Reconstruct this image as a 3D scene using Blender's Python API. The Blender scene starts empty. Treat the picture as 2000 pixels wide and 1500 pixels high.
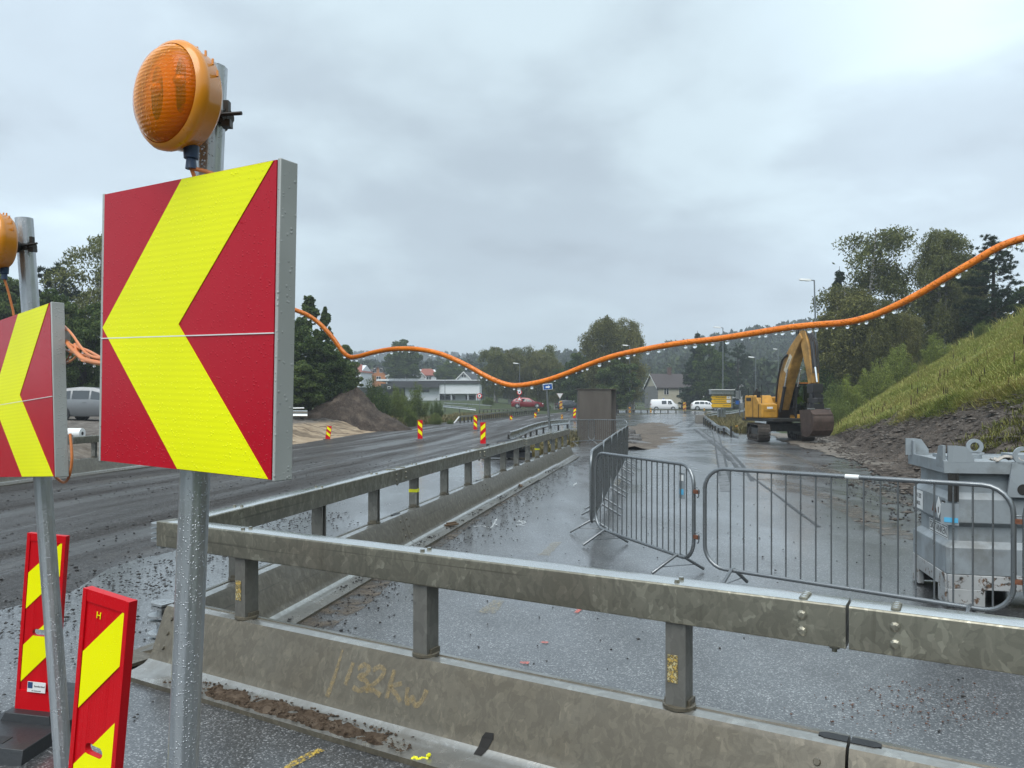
import bpy, bmesh, math, random
import numpy as np
from mathutils import Vector, Matrix, noise as mnoise

random.seed(7); np.random.seed(7)
sc = bpy.context.scene
COL = sc.collection
R = math.radians
PI = math.pi

# ---------------------------------------------------------------- camera
CAM_H, HOR, FPX = 1.72, 788.0, 1500.0
cam = bpy.data.cameras.new("camera"); cam_o = bpy.data.objects.new("camera", cam); COL.objects.link(cam_o)
cam.sensor_fit = 'HORIZONTAL'; cam.sensor_width = 36.0; cam.lens = 27.0
cam.shift_y = (HOR - 750.0) / 2000.0
cam.clip_start = 0.05; cam.clip_end = 5000
cam_o.location = (0, 0, CAM_H); cam_o.rotation_euler = (R(90), 0, 0)
sc.camera = cam_o

# ---------------------------------------------------------------- light
sc.view_settings.view_transform = 'Standard'; sc.view_settings.look = 'None'
sc.view_settings.exposure = 0.95; sc.view_settings.gamma = 1.0
SUN_EL, SUN_AZ = 58.0, 200.0        # behind the camera, a little to the left
world = bpy.data.worlds.new("World"); sc.world = world; world.use_nodes = True
nt = world.node_tree; nt.nodes.clear()
def wn(t, **k):
    n = nt.nodes.new(t)
    for a, b in k.items(): setattr(n, a, b)
    return n
L = nt.links.new
tc = wn('ShaderNodeTexCoord'); sep = wn('ShaderNodeSeparateXYZ'); L(tc.outputs['Generated'], sep.inputs[0])
zc_ = wn('ShaderNodeMath', operation='MAXIMUM'); L(sep.outputs[2], zc_.inputs[0]); zc_.inputs[1].default_value = 0.0
zp = wn('ShaderNodeMath', operation='ADD'); L(zc_.outputs[0], zp.inputs[0]); zp.inputs[1].default_value = 0.22
dx = wn('ShaderNodeMath', operation='DIVIDE'); L(sep.outputs[0], dx.inputs[0]); L(zp.outputs[0], dx.inputs[1])
dy = wn('ShaderNodeMath', operation='DIVIDE'); L(sep.outputs[1], dy.inputs[0]); L(zp.outputs[0], dy.inputs[1])
cmb = wn('ShaderNodeCombineXYZ'); L(dx.outputs[0], cmb.inputs[0]); L(dy.outputs[0], cmb.inputs[1])
def wnoise(scale, detail, rough, off, dist=0.0):
    m = wn('ShaderNodeMapping'); L(cmb.outputs[0], m.inputs[0]); m.inputs['Location'].default_value = off
    n = wn('ShaderNodeTexNoise'); L(m.outputs[0], n.inputs['Vector'])
    n.inputs['Scale'].default_value = scale; n.inputs['Detail'].default_value = detail
    n.inputs['Roughness'].default_value = rough; n.inputs['Distortion'].default_value = dist
    return n
n1 = wnoise(0.62, 6.0, 0.5, (3.1, 1.35, 0), 0.25)
n2 = wnoise(2.3, 7.0, 0.55, (7.7, 2.2, 0), 0.2)
mx = wn('ShaderNodeMix', data_type='FLOAT'); mx.inputs[0].default_value = 0.24
L(n1.outputs['Fac'], mx.inputs[2]); L(n2.outputs['Fac'], mx.inputs[3])
ramp = wn('ShaderNodeValToRGB'); L(mx.outputs[0], ramp.inputs[0])
cr = ramp.color_ramp; cr.interpolation = 'EASE'
cr.elements[0].position = 0.36; cr.elements[0].color = (0.250, 0.290, 0.335, 1)
cr.elements[1].position = 0.60; cr.elements[1].color = (0.49, 0.59, 0.645, 1)
e = cr.elements.new(0.47); e.color = (0.345, 0.41, 0.465, 1)
# the layer thickens to an even grey towards the horizon
hz = wn('ShaderNodeMapRange', interpolation_type='SMOOTHSTEP'); L(zc_.outputs[0], hz.inputs[0])
hz.inputs[1].default_value = 0.0; hz.inputs[2].default_value = 0.30; hz.inputs[3].default_value = 0.62; hz.inputs[4].default_value = 0.0
hm = wn('ShaderNodeMix', data_type='RGBA'); L(hz.outputs[0], hm.inputs[0]); L(ramp.outputs[0], hm.inputs[6])
hm.inputs[7].default_value = (0.40, 0.475, 0.53, 1)
# sky overhead and behind the viewer brightened as added fill light
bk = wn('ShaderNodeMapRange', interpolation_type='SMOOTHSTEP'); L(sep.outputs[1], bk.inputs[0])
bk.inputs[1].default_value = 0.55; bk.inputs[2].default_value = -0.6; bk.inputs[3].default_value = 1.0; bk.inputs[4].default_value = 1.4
# unseen rear sky darkened low down, added to dim reflections on steel sides
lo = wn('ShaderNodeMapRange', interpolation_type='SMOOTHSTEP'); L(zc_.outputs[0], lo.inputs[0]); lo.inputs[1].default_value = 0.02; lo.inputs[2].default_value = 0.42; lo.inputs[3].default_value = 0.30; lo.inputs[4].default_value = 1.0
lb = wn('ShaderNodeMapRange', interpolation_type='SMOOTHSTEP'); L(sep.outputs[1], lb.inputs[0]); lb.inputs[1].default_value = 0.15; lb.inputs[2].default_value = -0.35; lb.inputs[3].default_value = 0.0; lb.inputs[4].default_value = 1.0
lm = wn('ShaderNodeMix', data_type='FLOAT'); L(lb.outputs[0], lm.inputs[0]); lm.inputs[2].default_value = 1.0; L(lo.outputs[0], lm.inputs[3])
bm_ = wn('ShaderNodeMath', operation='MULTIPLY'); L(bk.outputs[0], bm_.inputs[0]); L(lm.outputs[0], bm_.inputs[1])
# one heavy cloud straight ahead, thinner cover to its sides
dt = wn('ShaderNodeVectorMath', operation='DOT_PRODUCT'); L(tc.outputs['Generated'], dt.inputs[0]); dt.inputs[1].default_value = Vector((-0.02, 1.0, 0.34)).normalized()
da = wn('ShaderNodeMath', operation='MULTIPLY_ADD'); L(n1.outputs['Fac'], da.inputs[0]); da.inputs[1].default_value = 0.22; L(dt.outputs['Value'], da.inputs[2])
dr = wn('ShaderNodeMapRange', interpolation_type='SMOOTHSTEP'); L(da.outputs[0], dr.inputs[0]); dr.inputs[1].default_value = 0.99; dr.inputs[2].default_value = 1.12; dr.inputs[3].default_value = 1.10; dr.inputs[4].default_value = 0.80
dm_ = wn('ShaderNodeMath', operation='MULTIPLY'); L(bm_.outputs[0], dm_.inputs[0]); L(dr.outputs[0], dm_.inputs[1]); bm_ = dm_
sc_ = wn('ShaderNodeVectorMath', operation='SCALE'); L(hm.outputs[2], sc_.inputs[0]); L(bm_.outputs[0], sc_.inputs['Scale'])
sky = wn('ShaderNodeTexSky'); sky.sky_type = 'NISHITA'; sky.sun_disc = False
sky.sun_elevation = R(SUN_EL); sky.sun_rotation = R(SUN_AZ)
bg1 = wn('ShaderNodeBackground'); L(sky.outputs[0], bg1.inputs[0]); bg1.inputs[1].default_value = 0.06
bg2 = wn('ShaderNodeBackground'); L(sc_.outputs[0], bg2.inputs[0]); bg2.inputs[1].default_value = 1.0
ms = wn('ShaderNodeMixShader'); ms.inputs[0].default_value = 0.95     # share of the sky that is cloud
L(bg1.outputs[0], ms.inputs[1]); L(bg2.outputs[0], ms.inputs[2])
wo = wn('ShaderNodeOutputWorld'); L(ms.outputs[0], wo.inputs[0])
sun = bpy.data.lights.new("sun", 'SUN'); sun.energy = 1.5; sun.angle = R(50); sun.color = (1, 0.97, 0.92)
sun_o = bpy.data.objects.new("sun", sun); COL.objects.link(sun_o)
sv = Vector((math.sin(R(SUN_AZ)) * math.cos(R(SUN_EL)), math.cos(R(SUN_AZ)) * math.cos(R(SUN_EL)), math.sin(R(SUN_EL))))
sun_o.rotation_euler = sv.to_track_quat('Z', 'Y').to_euler(); sun_o.location = (-5, -12, 30)
sc.cycles.max_bounces = 8; sc.cycles.diffuse_bounces = 3; sc.cycles.glossy_bounces = 3
sc.cycles.transmission_bounces = 6; sc.cycles.transparent_max_bounces = 12; sc.cycles.volume_bounces = 0
sc.cycles.caustics_reflective = False; sc.cycles.caustics_refractive = False

# ---------------------------------------------------------------- naming and tagging
def tag(o, label=None, cat=None, group=None, kind=None):
    if label: o['label'] = label
    if cat: o['category'] = cat
    if group: o['group'] = group
    if kind: o['kind'] = kind
    return o
def thing(name, label, cat, loc=(0, 0, 0), rotz=0.0, group=None):
    o = bpy.data.objects.new(name, None); COL.objects.link(o)
    o.empty_display_size = 0.2; o.location = loc; o.rotation_euler = (0, 0, rotz)
    return tag(o, label, cat, group)
def copy_tree(o, parent=None):
    c = o.copy(); COL.objects.link(c)
    if parent is not None: c.parent = parent
    for ch in list(o.children): copy_tree(ch, c)
    return c
def link_copy(o, parent, loc=None, rot=None):
    c = o.copy(); COL.objects.link(c); c.parent = parent
    if loc is not None: c.location = loc
    if rot is not None: c.rotation_euler = rot
    return c

# ---------------------------------------------------------------- mesh builder
class MB:
    def __init__(s): s.v = []; s.f = []; s.m = []
    def add(s, vs, fs, m=0, M=None):
        b = len(s.v)
        for p in vs:
            p = Vector(p)
            if M is not None: p = M @ p
            s.v.append(p)
        for f in fs: s.f.append([b + i for i in f]); s.m.append(m)
        return s
    def box(s, c, d, m=0, M=None, taper=1.0):
        x, y, z = d[0] / 2, d[1] / 2, d[2] / 2; t = taper
        vs = [(-x, -y, -z), (x, -y, -z), (x, y, -z), (-x, y, -z), (-x * t, -y * t, z), (x * t, -y * t, z), (x * t, y * t, z), (-x * t, y * t, z)]
        fs = [(0, 3, 2, 1), (4, 5, 6, 7), (0, 1, 5, 4), (1, 2, 6, 5), (2, 3, 7, 6), (3, 0, 4, 7)]
        T = Matrix.Translation(c)
        return s.add(vs, fs, m, T if M is None else M @ T)
    def tube(s, pts, r, n=8, m=0, closed=False, cap=True):
        pts = [Vector(p) for p in pts]; N = len(pts)
        rs = r if isinstance(r, (list, tuple)) else [r] * N
        tang = []
        for i in range(N):
            if closed: t = pts[(i + 1) % N] - pts[i - 1]
            else: t = pts[min(i + 1, N - 1)] - pts[max(i - 1, 0)]
            tang.append(t.normalized() if t.length > 1e-9 else Vector((0, 0, 1)))
        u = tang[0].orthogonal().normalized(); vs = []
        for i in range(N):
            u = (u - tang[i] * u.dot(tang[i]))
            u = u.normalized() if u.length > 1e-6 else tang[i].orthogonal().normalized()
            w = tang[i].cross(u)
            for k in range(n):
                a = 2 * PI * k / n
                vs.append(pts[i] + (u * math.cos(a) + w * math.sin(a)) * rs[i])
        fs = []
        for i in range(N if closed else N - 1):
            j = (i + 1) % N
            for k in range(n):
                k2 = (k + 1) % n
                fs.append((i * n + k, i * n + k2, j * n + k2, j * n + k))
        if cap and not closed:
            fs.append(tuple(reversed(range(n)))); fs.append(tuple((N - 1) * n + k for k in range(n)))
        return s.add(vs, fs, m)
    def cyl(s, p0, p1, r0, r1=None, n=14, m=0):
        return s.tube([p0, p1], [r0, r0 if r1 is None else r1], n, m)
    def prism(s, poly, lo, hi, axis='x', m=0, M=None):
        n = len(poly); vs = []
        for h in (lo, hi):
            for (a, b) in poly:
                vs.append({'x': (h, a, b), 'y': (a, h, b), 'z': (a, b, h)}[axis])
        fs = [tuple(reversed(range(n))), tuple(range(n, 2 * n))]
        for i in range(n):
            j = (i + 1) % n; fs.append((i, j, n + j, n + i))
        return s.add(vs, fs, m, M)
    def lathe(s, prof, n=32, m=0, M=None):
        vs = []; fs = []
        for (r, h) in prof:
            for k in range(n):
                a = 2 * PI * k / n; vs.append((r * math.cos(a), r * math.sin(a), h))
        for i in range(len(prof) - 1):
            for k in range(n):
                k2 = (k + 1) % n; fs.append((i * n + k, i * n + k2, (i + 1) * n + k2, (i + 1) * n + k))
        fs.append(tuple(reversed(range(n)))); fs.append(tuple((len(prof) - 1) * n + k for k in range(n)))
        return s.add(vs, fs, m, M)
    def loft(s, rings, m=0, cap=True, M=None):
        n = len(rings[0]); vs = [p for r in rings for p in r]; fs = []
        for i in range(len(rings) - 1):
            for k in range(n):
                k2 = (k + 1) % n; fs.append((i * n + k, i * n + k2, (i + 1) * n + k2, (i + 1) * n + k))
        if cap: fs.append(tuple(reversed(range(n)))); fs.append(tuple((len(rings) - 1) * n + k for k in range(n)))
        return s.add(vs, fs, m, M)
    def grid(s, P, m=0):
        ny, nx = len(P), len(P[0])
        vs = [p for row in P for p in row]
        fs = [(j * nx + i, j * nx + i + 1, (j + 1) * nx + i + 1, (j + 1) * nx + i) for j in range(ny - 1) for i in range(nx - 1)]
        return s.add(vs, fs, m)
    def build(s, name, mat, parent=None, smooth=35, bevel=0.0, seg=2, recalc=True):
        me = bpy.data.meshes.new(name)
        me.from_pydata([tuple(p) for p in s.v], [], s.f)
        mats = mat if isinstance(mat, (list, tuple)) else [mat]
        for q in mats: me.materials.append(q)
        if len(mats) > 1: me.polygons.foreach_set('material_index', s.m)
        if recalc:
            bm = bmesh.new(); bm.from_mesh(me); bmesh.ops.recalc_face_normals(bm, faces=bm.faces); bm.to_mesh(me); bm.free()
        if callable(s_sel := getattr(s, 'sel', None)):
            for p in me.polygons: p.material_index = s_sel(p)
        if smooth:
            me.polygons.foreach_set('use_smooth', [True] * len(me.polygons)); me.set_sharp_from_angle(angle=R(smooth))
        me.update()
        o = bpy.data.objects.new(name, me); COL.objects.link(o)
        if parent is not None: o.parent = parent
        if bevel:
            b = o.modifiers.new('bevel', 'BEVEL'); b.width = bevel; b.segments = seg; b.limit_method = 'ANGLE'; b.angle_limit = R(40)
        return o

def frame(o, ux, uz):
    """4x4 with x axis ux, z axis uz at o"""
    ux = Vector(ux).normalized(); uz = Vector(uz); uz = (uz - ux * uz.dot(ux)).normalized(); uy = uz.cross(ux)
    return Matrix(((ux.x, uy.x, uz.x, o[0]), (ux.y, uy.y, uz.y, o[1]), (ux.z, uy.z, uz.z, o[2]), (0, 0, 0, 1)))

def text_obj(s, size, name, mat, parent, M, sx=1.0, align='CENTER', extrude=0.0006):
    cu = bpy.data.curves.new('t', 'FONT'); cu.body = s; cu.size = size; cu.align_x = align; cu.align_y = 'CENTER'; cu.extrude = extrude
    cu.resolution_u = 3
    t = bpy.data.objects.new('t', cu); COL.objects.link(t)
    bpy.context.view_layer.update()
    me = bpy.data.meshes.new_from_object(t.evaluated_get(bpy.context.evaluated_depsgraph_get()))
    bpy.data.objects.remove(t); bpy.data.curves.remove(cu)
    me.name = name; me.materials.clear(); me.materials.append(mat)
    me.transform(M @ Matrix.Diagonal((sx, 1, 1, 1)))
    o = bpy.data.objects.new(name, me); COL.objects.link(o); o.parent = parent
    return o

# ---------------------------------------------------------------- materials
MATS = {}
class NT:
    def __init__(s, name):
        s.mat = bpy.data.materials.new(name); s.mat.use_nodes = True
        s.t = s.mat.node_tree; s.b = s.t.nodes['Principled BSDF']; s.out = s.t.nodes['Material Output']
        s.tc = s.t.nodes.new('ShaderNodeTexCoord'); s.obj = s.tc.outputs['Object']
    def n(s, t, **k):
        q = s.t.nodes.new(t)
        for a, b in k.items(): setattr(q, a, b)
        return q
    def l(s, a, b): s.t.links.new(a, b)
    def val(s, inp, v):
        if hasattr(v, 'links') or isinstance(v, bpy.types.NodeSocket): s.l(v, inp)
        else:
            if isinstance(v, (tuple, list)) and len(v) == 3 and inp.type == 'RGBA': v = (*v, 1)
            inp.default_value = v
    def map(s, vec, scale=(1, 1, 1), rot=(0, 0, 0), loc=(0, 0, 0)):
        q = s.n('ShaderNodeMapping'); s.l(vec, q.inputs[0]); q.inputs['Scale'].default_value = scale
        q.inputs['Rotation'].default_value = rot; q.inputs['Location'].default_value = loc
        return q.outputs[0]
    def noise(s, scale, detail=4, rough=0.5, vec=None, dist=0.0):
        q = s.n('ShaderNodeTexNoise'); s.l(vec or s.obj, q.inputs['Vector'])
        q.inputs['Scale'].default_value = scale; q.inputs['Detail'].default_value = detail
        q.inputs['Roughness'].default_value = rough; q.inputs['Distortion'].default_value = dist
        return q.outputs['Fac']
    def vor(s, scale, vec=None, feature='F1', rnd=1.0):
        q = s.n('ShaderNodeTexVoronoi', feature=feature); s.l(vec or s.obj, q.inputs['Vector'])
        q.inputs['Scale'].default_value = scale; q.inputs['Randomness'].default_value = rnd
        return q
    def ramp(s, fac, stops, interp='LINEAR'):
        q = s.n('ShaderNodeValToRGB'); s.l(fac, q.inputs[0]); c = q.color_ramp; c.interpolation = interp
        while len(c.elements) < len(stops): c.elements.new(0.5)
        for e_, (p, col) in zip(c.elements, stops):
            e_.position = p; e_.color = (*col, 1) if len(col) == 3 else col
        return q.outputs[0]
    def rng(s, v, a, b, c, d, clamp=True):
        q = s.n('ShaderNodeMapRange'); q.clamp = clamp; s.l(v, q.inputs[0])
        for i, x in enumerate((a, b, c, d)): q.inputs[i + 1].default_value = x
        return q.outputs[0]
    def mix(s, f, a, b):
        q = s.n('ShaderNodeMix', data_type='RGBA'); s.val(q.inputs[0], f); s.val(q.inputs[6], a); s.val(q.inputs[7], b)
        return q.outputs[2]
    def math(s, op, a, b=0.0, c=0.0):
        q = s.n('ShaderNodeMath', operation=op); s.val(q.inputs[0], a); s.val(q.inputs[1], b); s.val(q.inputs[2], c)
        return q.outputs[0]
    def bump(s, h, strength=0.3, dist=0.01, normal=None):
        q = s.n('ShaderNodeBump'); q.inputs['Strength'].default_value = strength; q.inputs['Distance'].default_value = dist
        s.l(h, q.inputs['Height'])
        if normal is not None: s.l(normal, q.inputs['Normal'])
        return q.outputs[0]
    def set(s, **k):
        names = {'col': 'Base Color', 'rough': 'Roughness', 'metal': 'Metallic', 'normal': 'Normal', 'spec': 'Specular IOR Level', 'coat': 'Coat Weight',
                 'coatr': 'Coat Roughness', 'trans': 'Transmission Weight', 'ior': 'IOR', 'alpha': 'Alpha', 'emis': 'Emission Color', 'emiss': 'Emission Strength', 'coatn': 'Coat Normal'}
        for a, b in k.items(): s.val(s.b.inputs[names[a]], b)
        return s.mat
    def drops(s, scale=170.0, dens=0.45, h=0.5, base=None):
        """rain drops as small domes"""
        v = s.vor(scale); r = s.n('ShaderNodeSeparateColor'); s.l(v.outputs['Color'], r.inputs[0])
        rad = s.math('MULTIPLY', r.outputs[0], dens)
        d = s.math('SUBTRACT', rad, v.outputs['Distance'])
        d = s.math('MAXIMUM', d, 0.0); d = s.math('SQRT', d)
        return s.bump(d, h, 0.004, base)

def simple(name, col, rough=0.5, metal=0.0, var=0.08, scale=6.0, bump=0.0, bscale=60.0, spec=0.5, coat=0.0):
    q = NT(name); f = q.noise(scale, 5, 0.6)
    lo = tuple(max(0, c * (1 - var)) for c in col); hi = tuple(min(1, c * (1 + var)) for c in col)
    c = q.ramp(f, [(0.3, lo), (0.7, hi)])
    q.set(col=c, rough=q.rng(q.noise(scale * 2.3, 3), 0.3, 0.7, max(0, rough - 0.06), min(1, rough + 0.06)), metal=metal, spec=spec, coat=coat)
    if bump: q.set(normal=q.bump(q.noise(bscale, 4), bump, 0.01))
    MATS[name] = q.mat; return q.mat

def galv(name, base=(0.30, 0.295, 0.265), scale=14.0, metal=0.75, r0=0.3, r1=0.5, lines=False, contrast=1.0, coat=0.0, dirtk=0.55):
    q = NT(name)
    w = q.noise(9.0, 3, 0.5); vv = q.n('ShaderNodeVectorMath', operation='ADD')
    cx = q.n('ShaderNodeCombineXYZ'); q.l(q.math('MULTIPLY', w, 0.12), cx.inputs[0]); q.l(q.math('MULTIPLY', q.noise(11.0, 3), 0.12), cx.inputs[2])
    q.l(q.obj, vv.inputs[0]); q.l(cx.outputs[0], vv.inputs[1])
    vs_ = q.map(vv.outputs[0], (1, 1, 0.62)); v1 = q.vor(scale, vs_); v2 = q.vor(scale * 2.3, vs_)
    s1 = q.n('ShaderNodeSeparateColor'); q.l(v1.outputs['Color'], s1.inputs[0]); s2 = q.n('ShaderNodeSeparateColor'); q.l(v2.outputs['Color'], s2.inputs[0])
    t = q.math('ADD', q.math('MULTIPLY', s1.outputs[0], 0.55), q.math('MULTIPLY', s2.outputs[1], 0.45))
    patch = q.noise(1.6, 4, 0.6)
    t = q.math('ADD', t, q.math('MULTIPLY', q.math('SUBTRACT', patch, 0.5), 0.7))
    k = contrast
    c = q.ramp(t, [(0.25, tuple(b * (1 - 0.22 * k) for b in base)), (0.55, base), (0.78, tuple(b * (1 + 0.14 * k) for b in base)), (0.92, tuple(b * (1 + 0.55 * k) for b in base))])
    dirt = q.rng(q.noise(3.1, 6, 0.65), 0.5, 0.72, 0.0, dirtk)
    c = q.mix(dirt, c, (0.10, 0.092, 0.07))
    q.set(col=c, metal=q.math('MULTIPLY', q.math('SUBTRACT', 1.0, dirt), metal), rough=q.rng(t, 0.2, 0.9, r1, r0), coat=coat, coatr=0.12)
    if lines:
        sl = q.noise(1.0, 3, 0.5, vec=q.map(q.obj, (0.35, 30.0, 38.0))); dr = q.noise(1.0, 4, 0.6, vec=q.map(q.obj, (26.0, 26.0, 1.3)))
        c = q.mix(q.rng(sl, 0.66, 0.70, 0.0, 0.55), c, tuple(b * 0.35 for b in base)); c = q.mix(q.rng(dr, 0.58, 0.75, 0.0, 0.30), c, (0.045, 0.038, 0.026)); q.set(col=c)
    h = q.bump(q.noise(55.0, 4, 0.6), 0.08, 0.01)
    q.set(normal=q.drops(210.0, 0.42, 0.16, h))
    MATS[name] = q.mat; return q.mat
# every copy samples its own piece of the pattern
_init = NT.__init__
def _init2(s, name):
    _init(s, name)
    oi = s.n('ShaderNodeObjectInfo'); sc3 = s.n('ShaderNodeVectorMath', operation='SCALE'); sc3.inputs[0].default_value = (31.0, 17.0, 23.0)
    s.l(oi.outputs['Random'], sc3.inputs['Scale']); ad = s.n('ShaderNodeVectorMath', operation='ADD')
    s.raw = s.tc.outputs['Object']; s.l(s.raw, ad.inputs[0]); s.l(sc3.outputs[0], ad.inputs[1]); s.obj = ad.outputs[0]
NT.__init__ = _init2

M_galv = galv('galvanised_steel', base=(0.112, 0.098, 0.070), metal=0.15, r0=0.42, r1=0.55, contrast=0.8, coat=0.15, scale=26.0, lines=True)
M_post = galv('galvanised_post', base=(0.20, 0.195, 0.175), metal=0.5, r0=0.4, r1=0.5, contrast=0.7, coat=0.2)
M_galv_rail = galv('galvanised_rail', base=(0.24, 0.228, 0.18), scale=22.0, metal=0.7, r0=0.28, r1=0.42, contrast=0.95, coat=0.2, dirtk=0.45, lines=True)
M_wet_skylit_top = galv('wet_skylit_galvanised_top', base=(0.56, 0.58, 0.57), scale=8.0, metal=0.75, r0=0.18, r1=0.3, contrast=0.35, coat=1.0, dirtk=0.15)  # wet rail top, its sky reflection painted in as a lighter base
M_flange = galv('galvanised_flange', base=(0.34, 0.335, 0.31), metal=0.7, r0=0.25, r1=0.38, contrast=0.6, coat=0.8, dirtk=0.6)  # level faces of the base; wet sky sheen put into the lighter colour
M_galv_clean = galv('galvanised_tube', base=(0.21, 0.225, 0.235), scale=20.0, r0=0.25, r1=0.4, contrast=0.25, dirtk=0.1, coat=0.4)
M_beam = galv('galvanised_beam', base=(0.42, 0.44, 0.45), scale=6.0, r0=0.25, r1=0.38, contrast=0.3, dirtk=0.15)
M_rubber = simple('black_rubber', (0.022, 0.024, 0.027), 0.42, bump=0.15)
M_black = simple('black_paint', (0.012, 0.012, 0.013), 0.5)
M_dark = simple('dark_steel', (0.05, 0.048, 0.045), 0.5, 0.6, 0.25, 8)
M_white = simple('white_paint', (0.72, 0.73, 0.72), 0.45, var=0.05)
M_white_pl = simple('white_plastic', (0.78, 0.79, 0.78), 0.35, var=0.03)
M_signedge = None
M_blue = simple('blue_plastic', (0.02, 0.045, 0.10), 0.4)
M_glass = NT('dark_glass').set(col=(0.02, 0.025, 0.03), rough=0.06, spec=0.9)
M_rust = simple('rust_brown', (0.16, 0.06, 0.03), 0.75, var=0.4, scale=40)

def mk_sign(name, col, rough, grid):
    q = NT(name)
    f = q.noise(3.0, 4); c = q.ramp(f, [(0.3, tuple(x * 0.94 for x in col)), (0.7, tuple(min(1, x * 1.04) for x in col))])
    nb = None
    if grid:
        w = q.n('ShaderNodeTexWave', wave_type='BANDS', bands_direction='Z'); q.l(q.raw, w.inputs['Vector']); w.inputs['Scale'].default_value = 24.0
        w2 = q.n('ShaderNodeTexWave', wave_type='BANDS', bands_direction='X'); q.l(q.raw, w2.inputs['Vector']); w2.inputs['Scale'].default_value = 75.0
        g = q.math('MULTIPLY', w.outputs['Fac'], w2.outputs['Fac'])
        c = q.mix(q.math('ADD', q.rng(g, 0.2, 0.9, 0.0, 0.08), q.rng(w.outputs['Fac'], 0.2, 0.9, 0.0, 0.14)), c, tuple(x * 0.72 for x in col))
    spk = q.vor(420.0); c = q.mix(q.rng(spk.outputs['Distance'], 0.0, 0.09, 0.12, 0.0), c, (0.5, 0.5, 0.5))
    q.set(col=c, rough=rough, spec=0.22, normal=q.drops(150.0, 0.40, 0.45))
    return q.mat
M_red = mk_sign('red_reflective_film', (0.44, 0.006, 0.020), 0.22, False)
M_yel = mk_sign('yellow_reflective_film', (0.86, 0.88, 0.0), 0.38, True)
M_panelred = mk_sign('red_panel_plastic', (0.58, 0.004, 0.010), 0.30, False)
M_panelyel = mk_sign('yellow_panel_film', (0.92, 0.90, 0.0), 0.35, False)
q = NT('sign_tray_grey'); q.set(col=q.ramp(q.noise(5, 4), [(0.3, (0.33, 0.345, 0.33)), (0.7, (0.40, 0.415, 0.40))]), rough=0.45, normal=q.drops(120.0, 0.42, 0.6)); M_tray = q.mat
q = NT('aluminium_pole'); q.set(col=q.ramp(q.noise(4, 5, vec=q.map(q.obj, (8, 8, 0.6))), [(0.3, (0.36, 0.38, 0.40)), (0.7, (0.58, 0.60, 0.62))]), metal=0.8, rough=q.rng(q.noise(14, 4), 0.3, 0.7, 0.26, 0.42), normal=q.drops(190.0, 0.46, 0.75)); M_alu = q.mat
q = NT('orange_cable'); q.set(col=q.ramp(q.noise(25, 4), [(0.3, (0.70, 0.17, 0.012)), (0.7, (0.86, 0.235, 0.02))]), rough=0.32, normal=q.drops(420.0, 0.6, 0.9)); M_orange = q.mat
M_cable_thin = simple('thin_orange_cable', (0.62, 0.20, 0.06), 0.4, var=0.12)
M_water = NT('water').set(col=(1, 1, 1), rough=0.0, trans=1.0, ior=1.33)
q = NT('amber_lens'); w = q.n('ShaderNodeTexWave', wave_type='RINGS', rings_direction='SPHERICAL'); q.l(q.map(q.raw, (1, 1.0, 1.0), loc=(0.05, 0, 0.12)), w.inputs['Vector']); w.inputs['Scale'].default_value = 38; w.inputs['Distortion'].default_value = 0.6
nl = q.drops(130, 0.5, 0.35, q.bump(w.outputs['Fac'], 0.13, 0.004)); q.set(col=(0.85, 0.30, 0.008), rough=0.1, normal=nl)
tr = q.n('ShaderNodeBsdfTransparent'); tr.inputs[0].default_value = (1.0, 0.60, 0.10, 1); m1_ = q.n('ShaderNodeMixShader'); fz = q.n('ShaderNodeFresnel'); fz.inputs[0].default_value = 1.45; q.l(nl, fz.inputs['Normal'])
q.l(q.rng(fz.outputs[0], 0.03, 0.3, 0.26, 1.0), m1_.inputs[0]); q.l(tr.outputs[0], m1_.inputs[1]); q.l(q.b.outputs[0], m1_.inputs[2]); q.l(m1_.outputs[0], q.out.inputs[0]); M_lens = q.mat
M_amber = simple('amber_housing', (0.66, 0.235, 0.006), 0.3, var=0.14, coat=0.3)
M_amber_in = simple('amber_reflector', (0.85, 0.42, 0.06), 0.35, 0.3)
M_lampwell = simple('lamp_well', (0.80, 0.36, 0.02), 0.4)
M_tank = galv('tank_grey_paint', base=(0.255, 0.285, 0.305), scale=3.0, metal=0.0, r0=0.35, r1=0.5, contrast=0.25)
q = NT('worn_white_skid'); f = q.noise(11, 6, 0.7); q.set(col=q.mix(q.rng(f, 0.54, 0.6, 0, 1), q.ramp(q.noise(4, 3), [(0.3, (0.33, 0.34, 0.34)), (0.7, (0.46, 0.47, 0.47))]), q.ramp(q.noise(30, 3), [(0.4, (0.03, 0.028, 0.025)), (0.6, (0.16, 0.09, 0.05))])), rough=0.6); M_skid = q.mat
q = NT('brown_shield_steel'); f = q.noise(2.2, 6, 0.6, vec=q.map(q.obj, (1, 1, 0.25))); q.set(col=q.ramp(f, [(0.3, (0.078, 0.066, 0.056)), (0.7, (0.115, 0.100, 0.086))]), rough=0.55, metal=0.15); M_shield = q.mat
q = NT('sticker_old'); q.set(col=q.ramp(q.noise(70, 3), [(0.42, (0.52, 0.36, 0.10)), (0.5, (0.06, 0.05, 0.03)), (0.6, (0.55, 0.47, 0.25))]), rough=0.5); M_sticker = q.mat
M_marker = simple('yellow_tape', (0.85, 0.82, 0.02), 0.4)
M_ink = simple('black_print', (0.02, 0.02, 0.022), 0.5)
M_navy = simple('navy_print', (0.02, 0.06, 0.16), 0.5)
M_cyan = simple('cyan_label', (0.10, 0.42, 0.66), 0.45)
M_chalk = None
q = NT('chalk_yellow'); tr = q.n('ShaderNodeBsdfTransparent'); mxs = q.n('ShaderNodeMixShader'); q.set(col=(0.46, 0.34, 0.16), rough=0.9)
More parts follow.
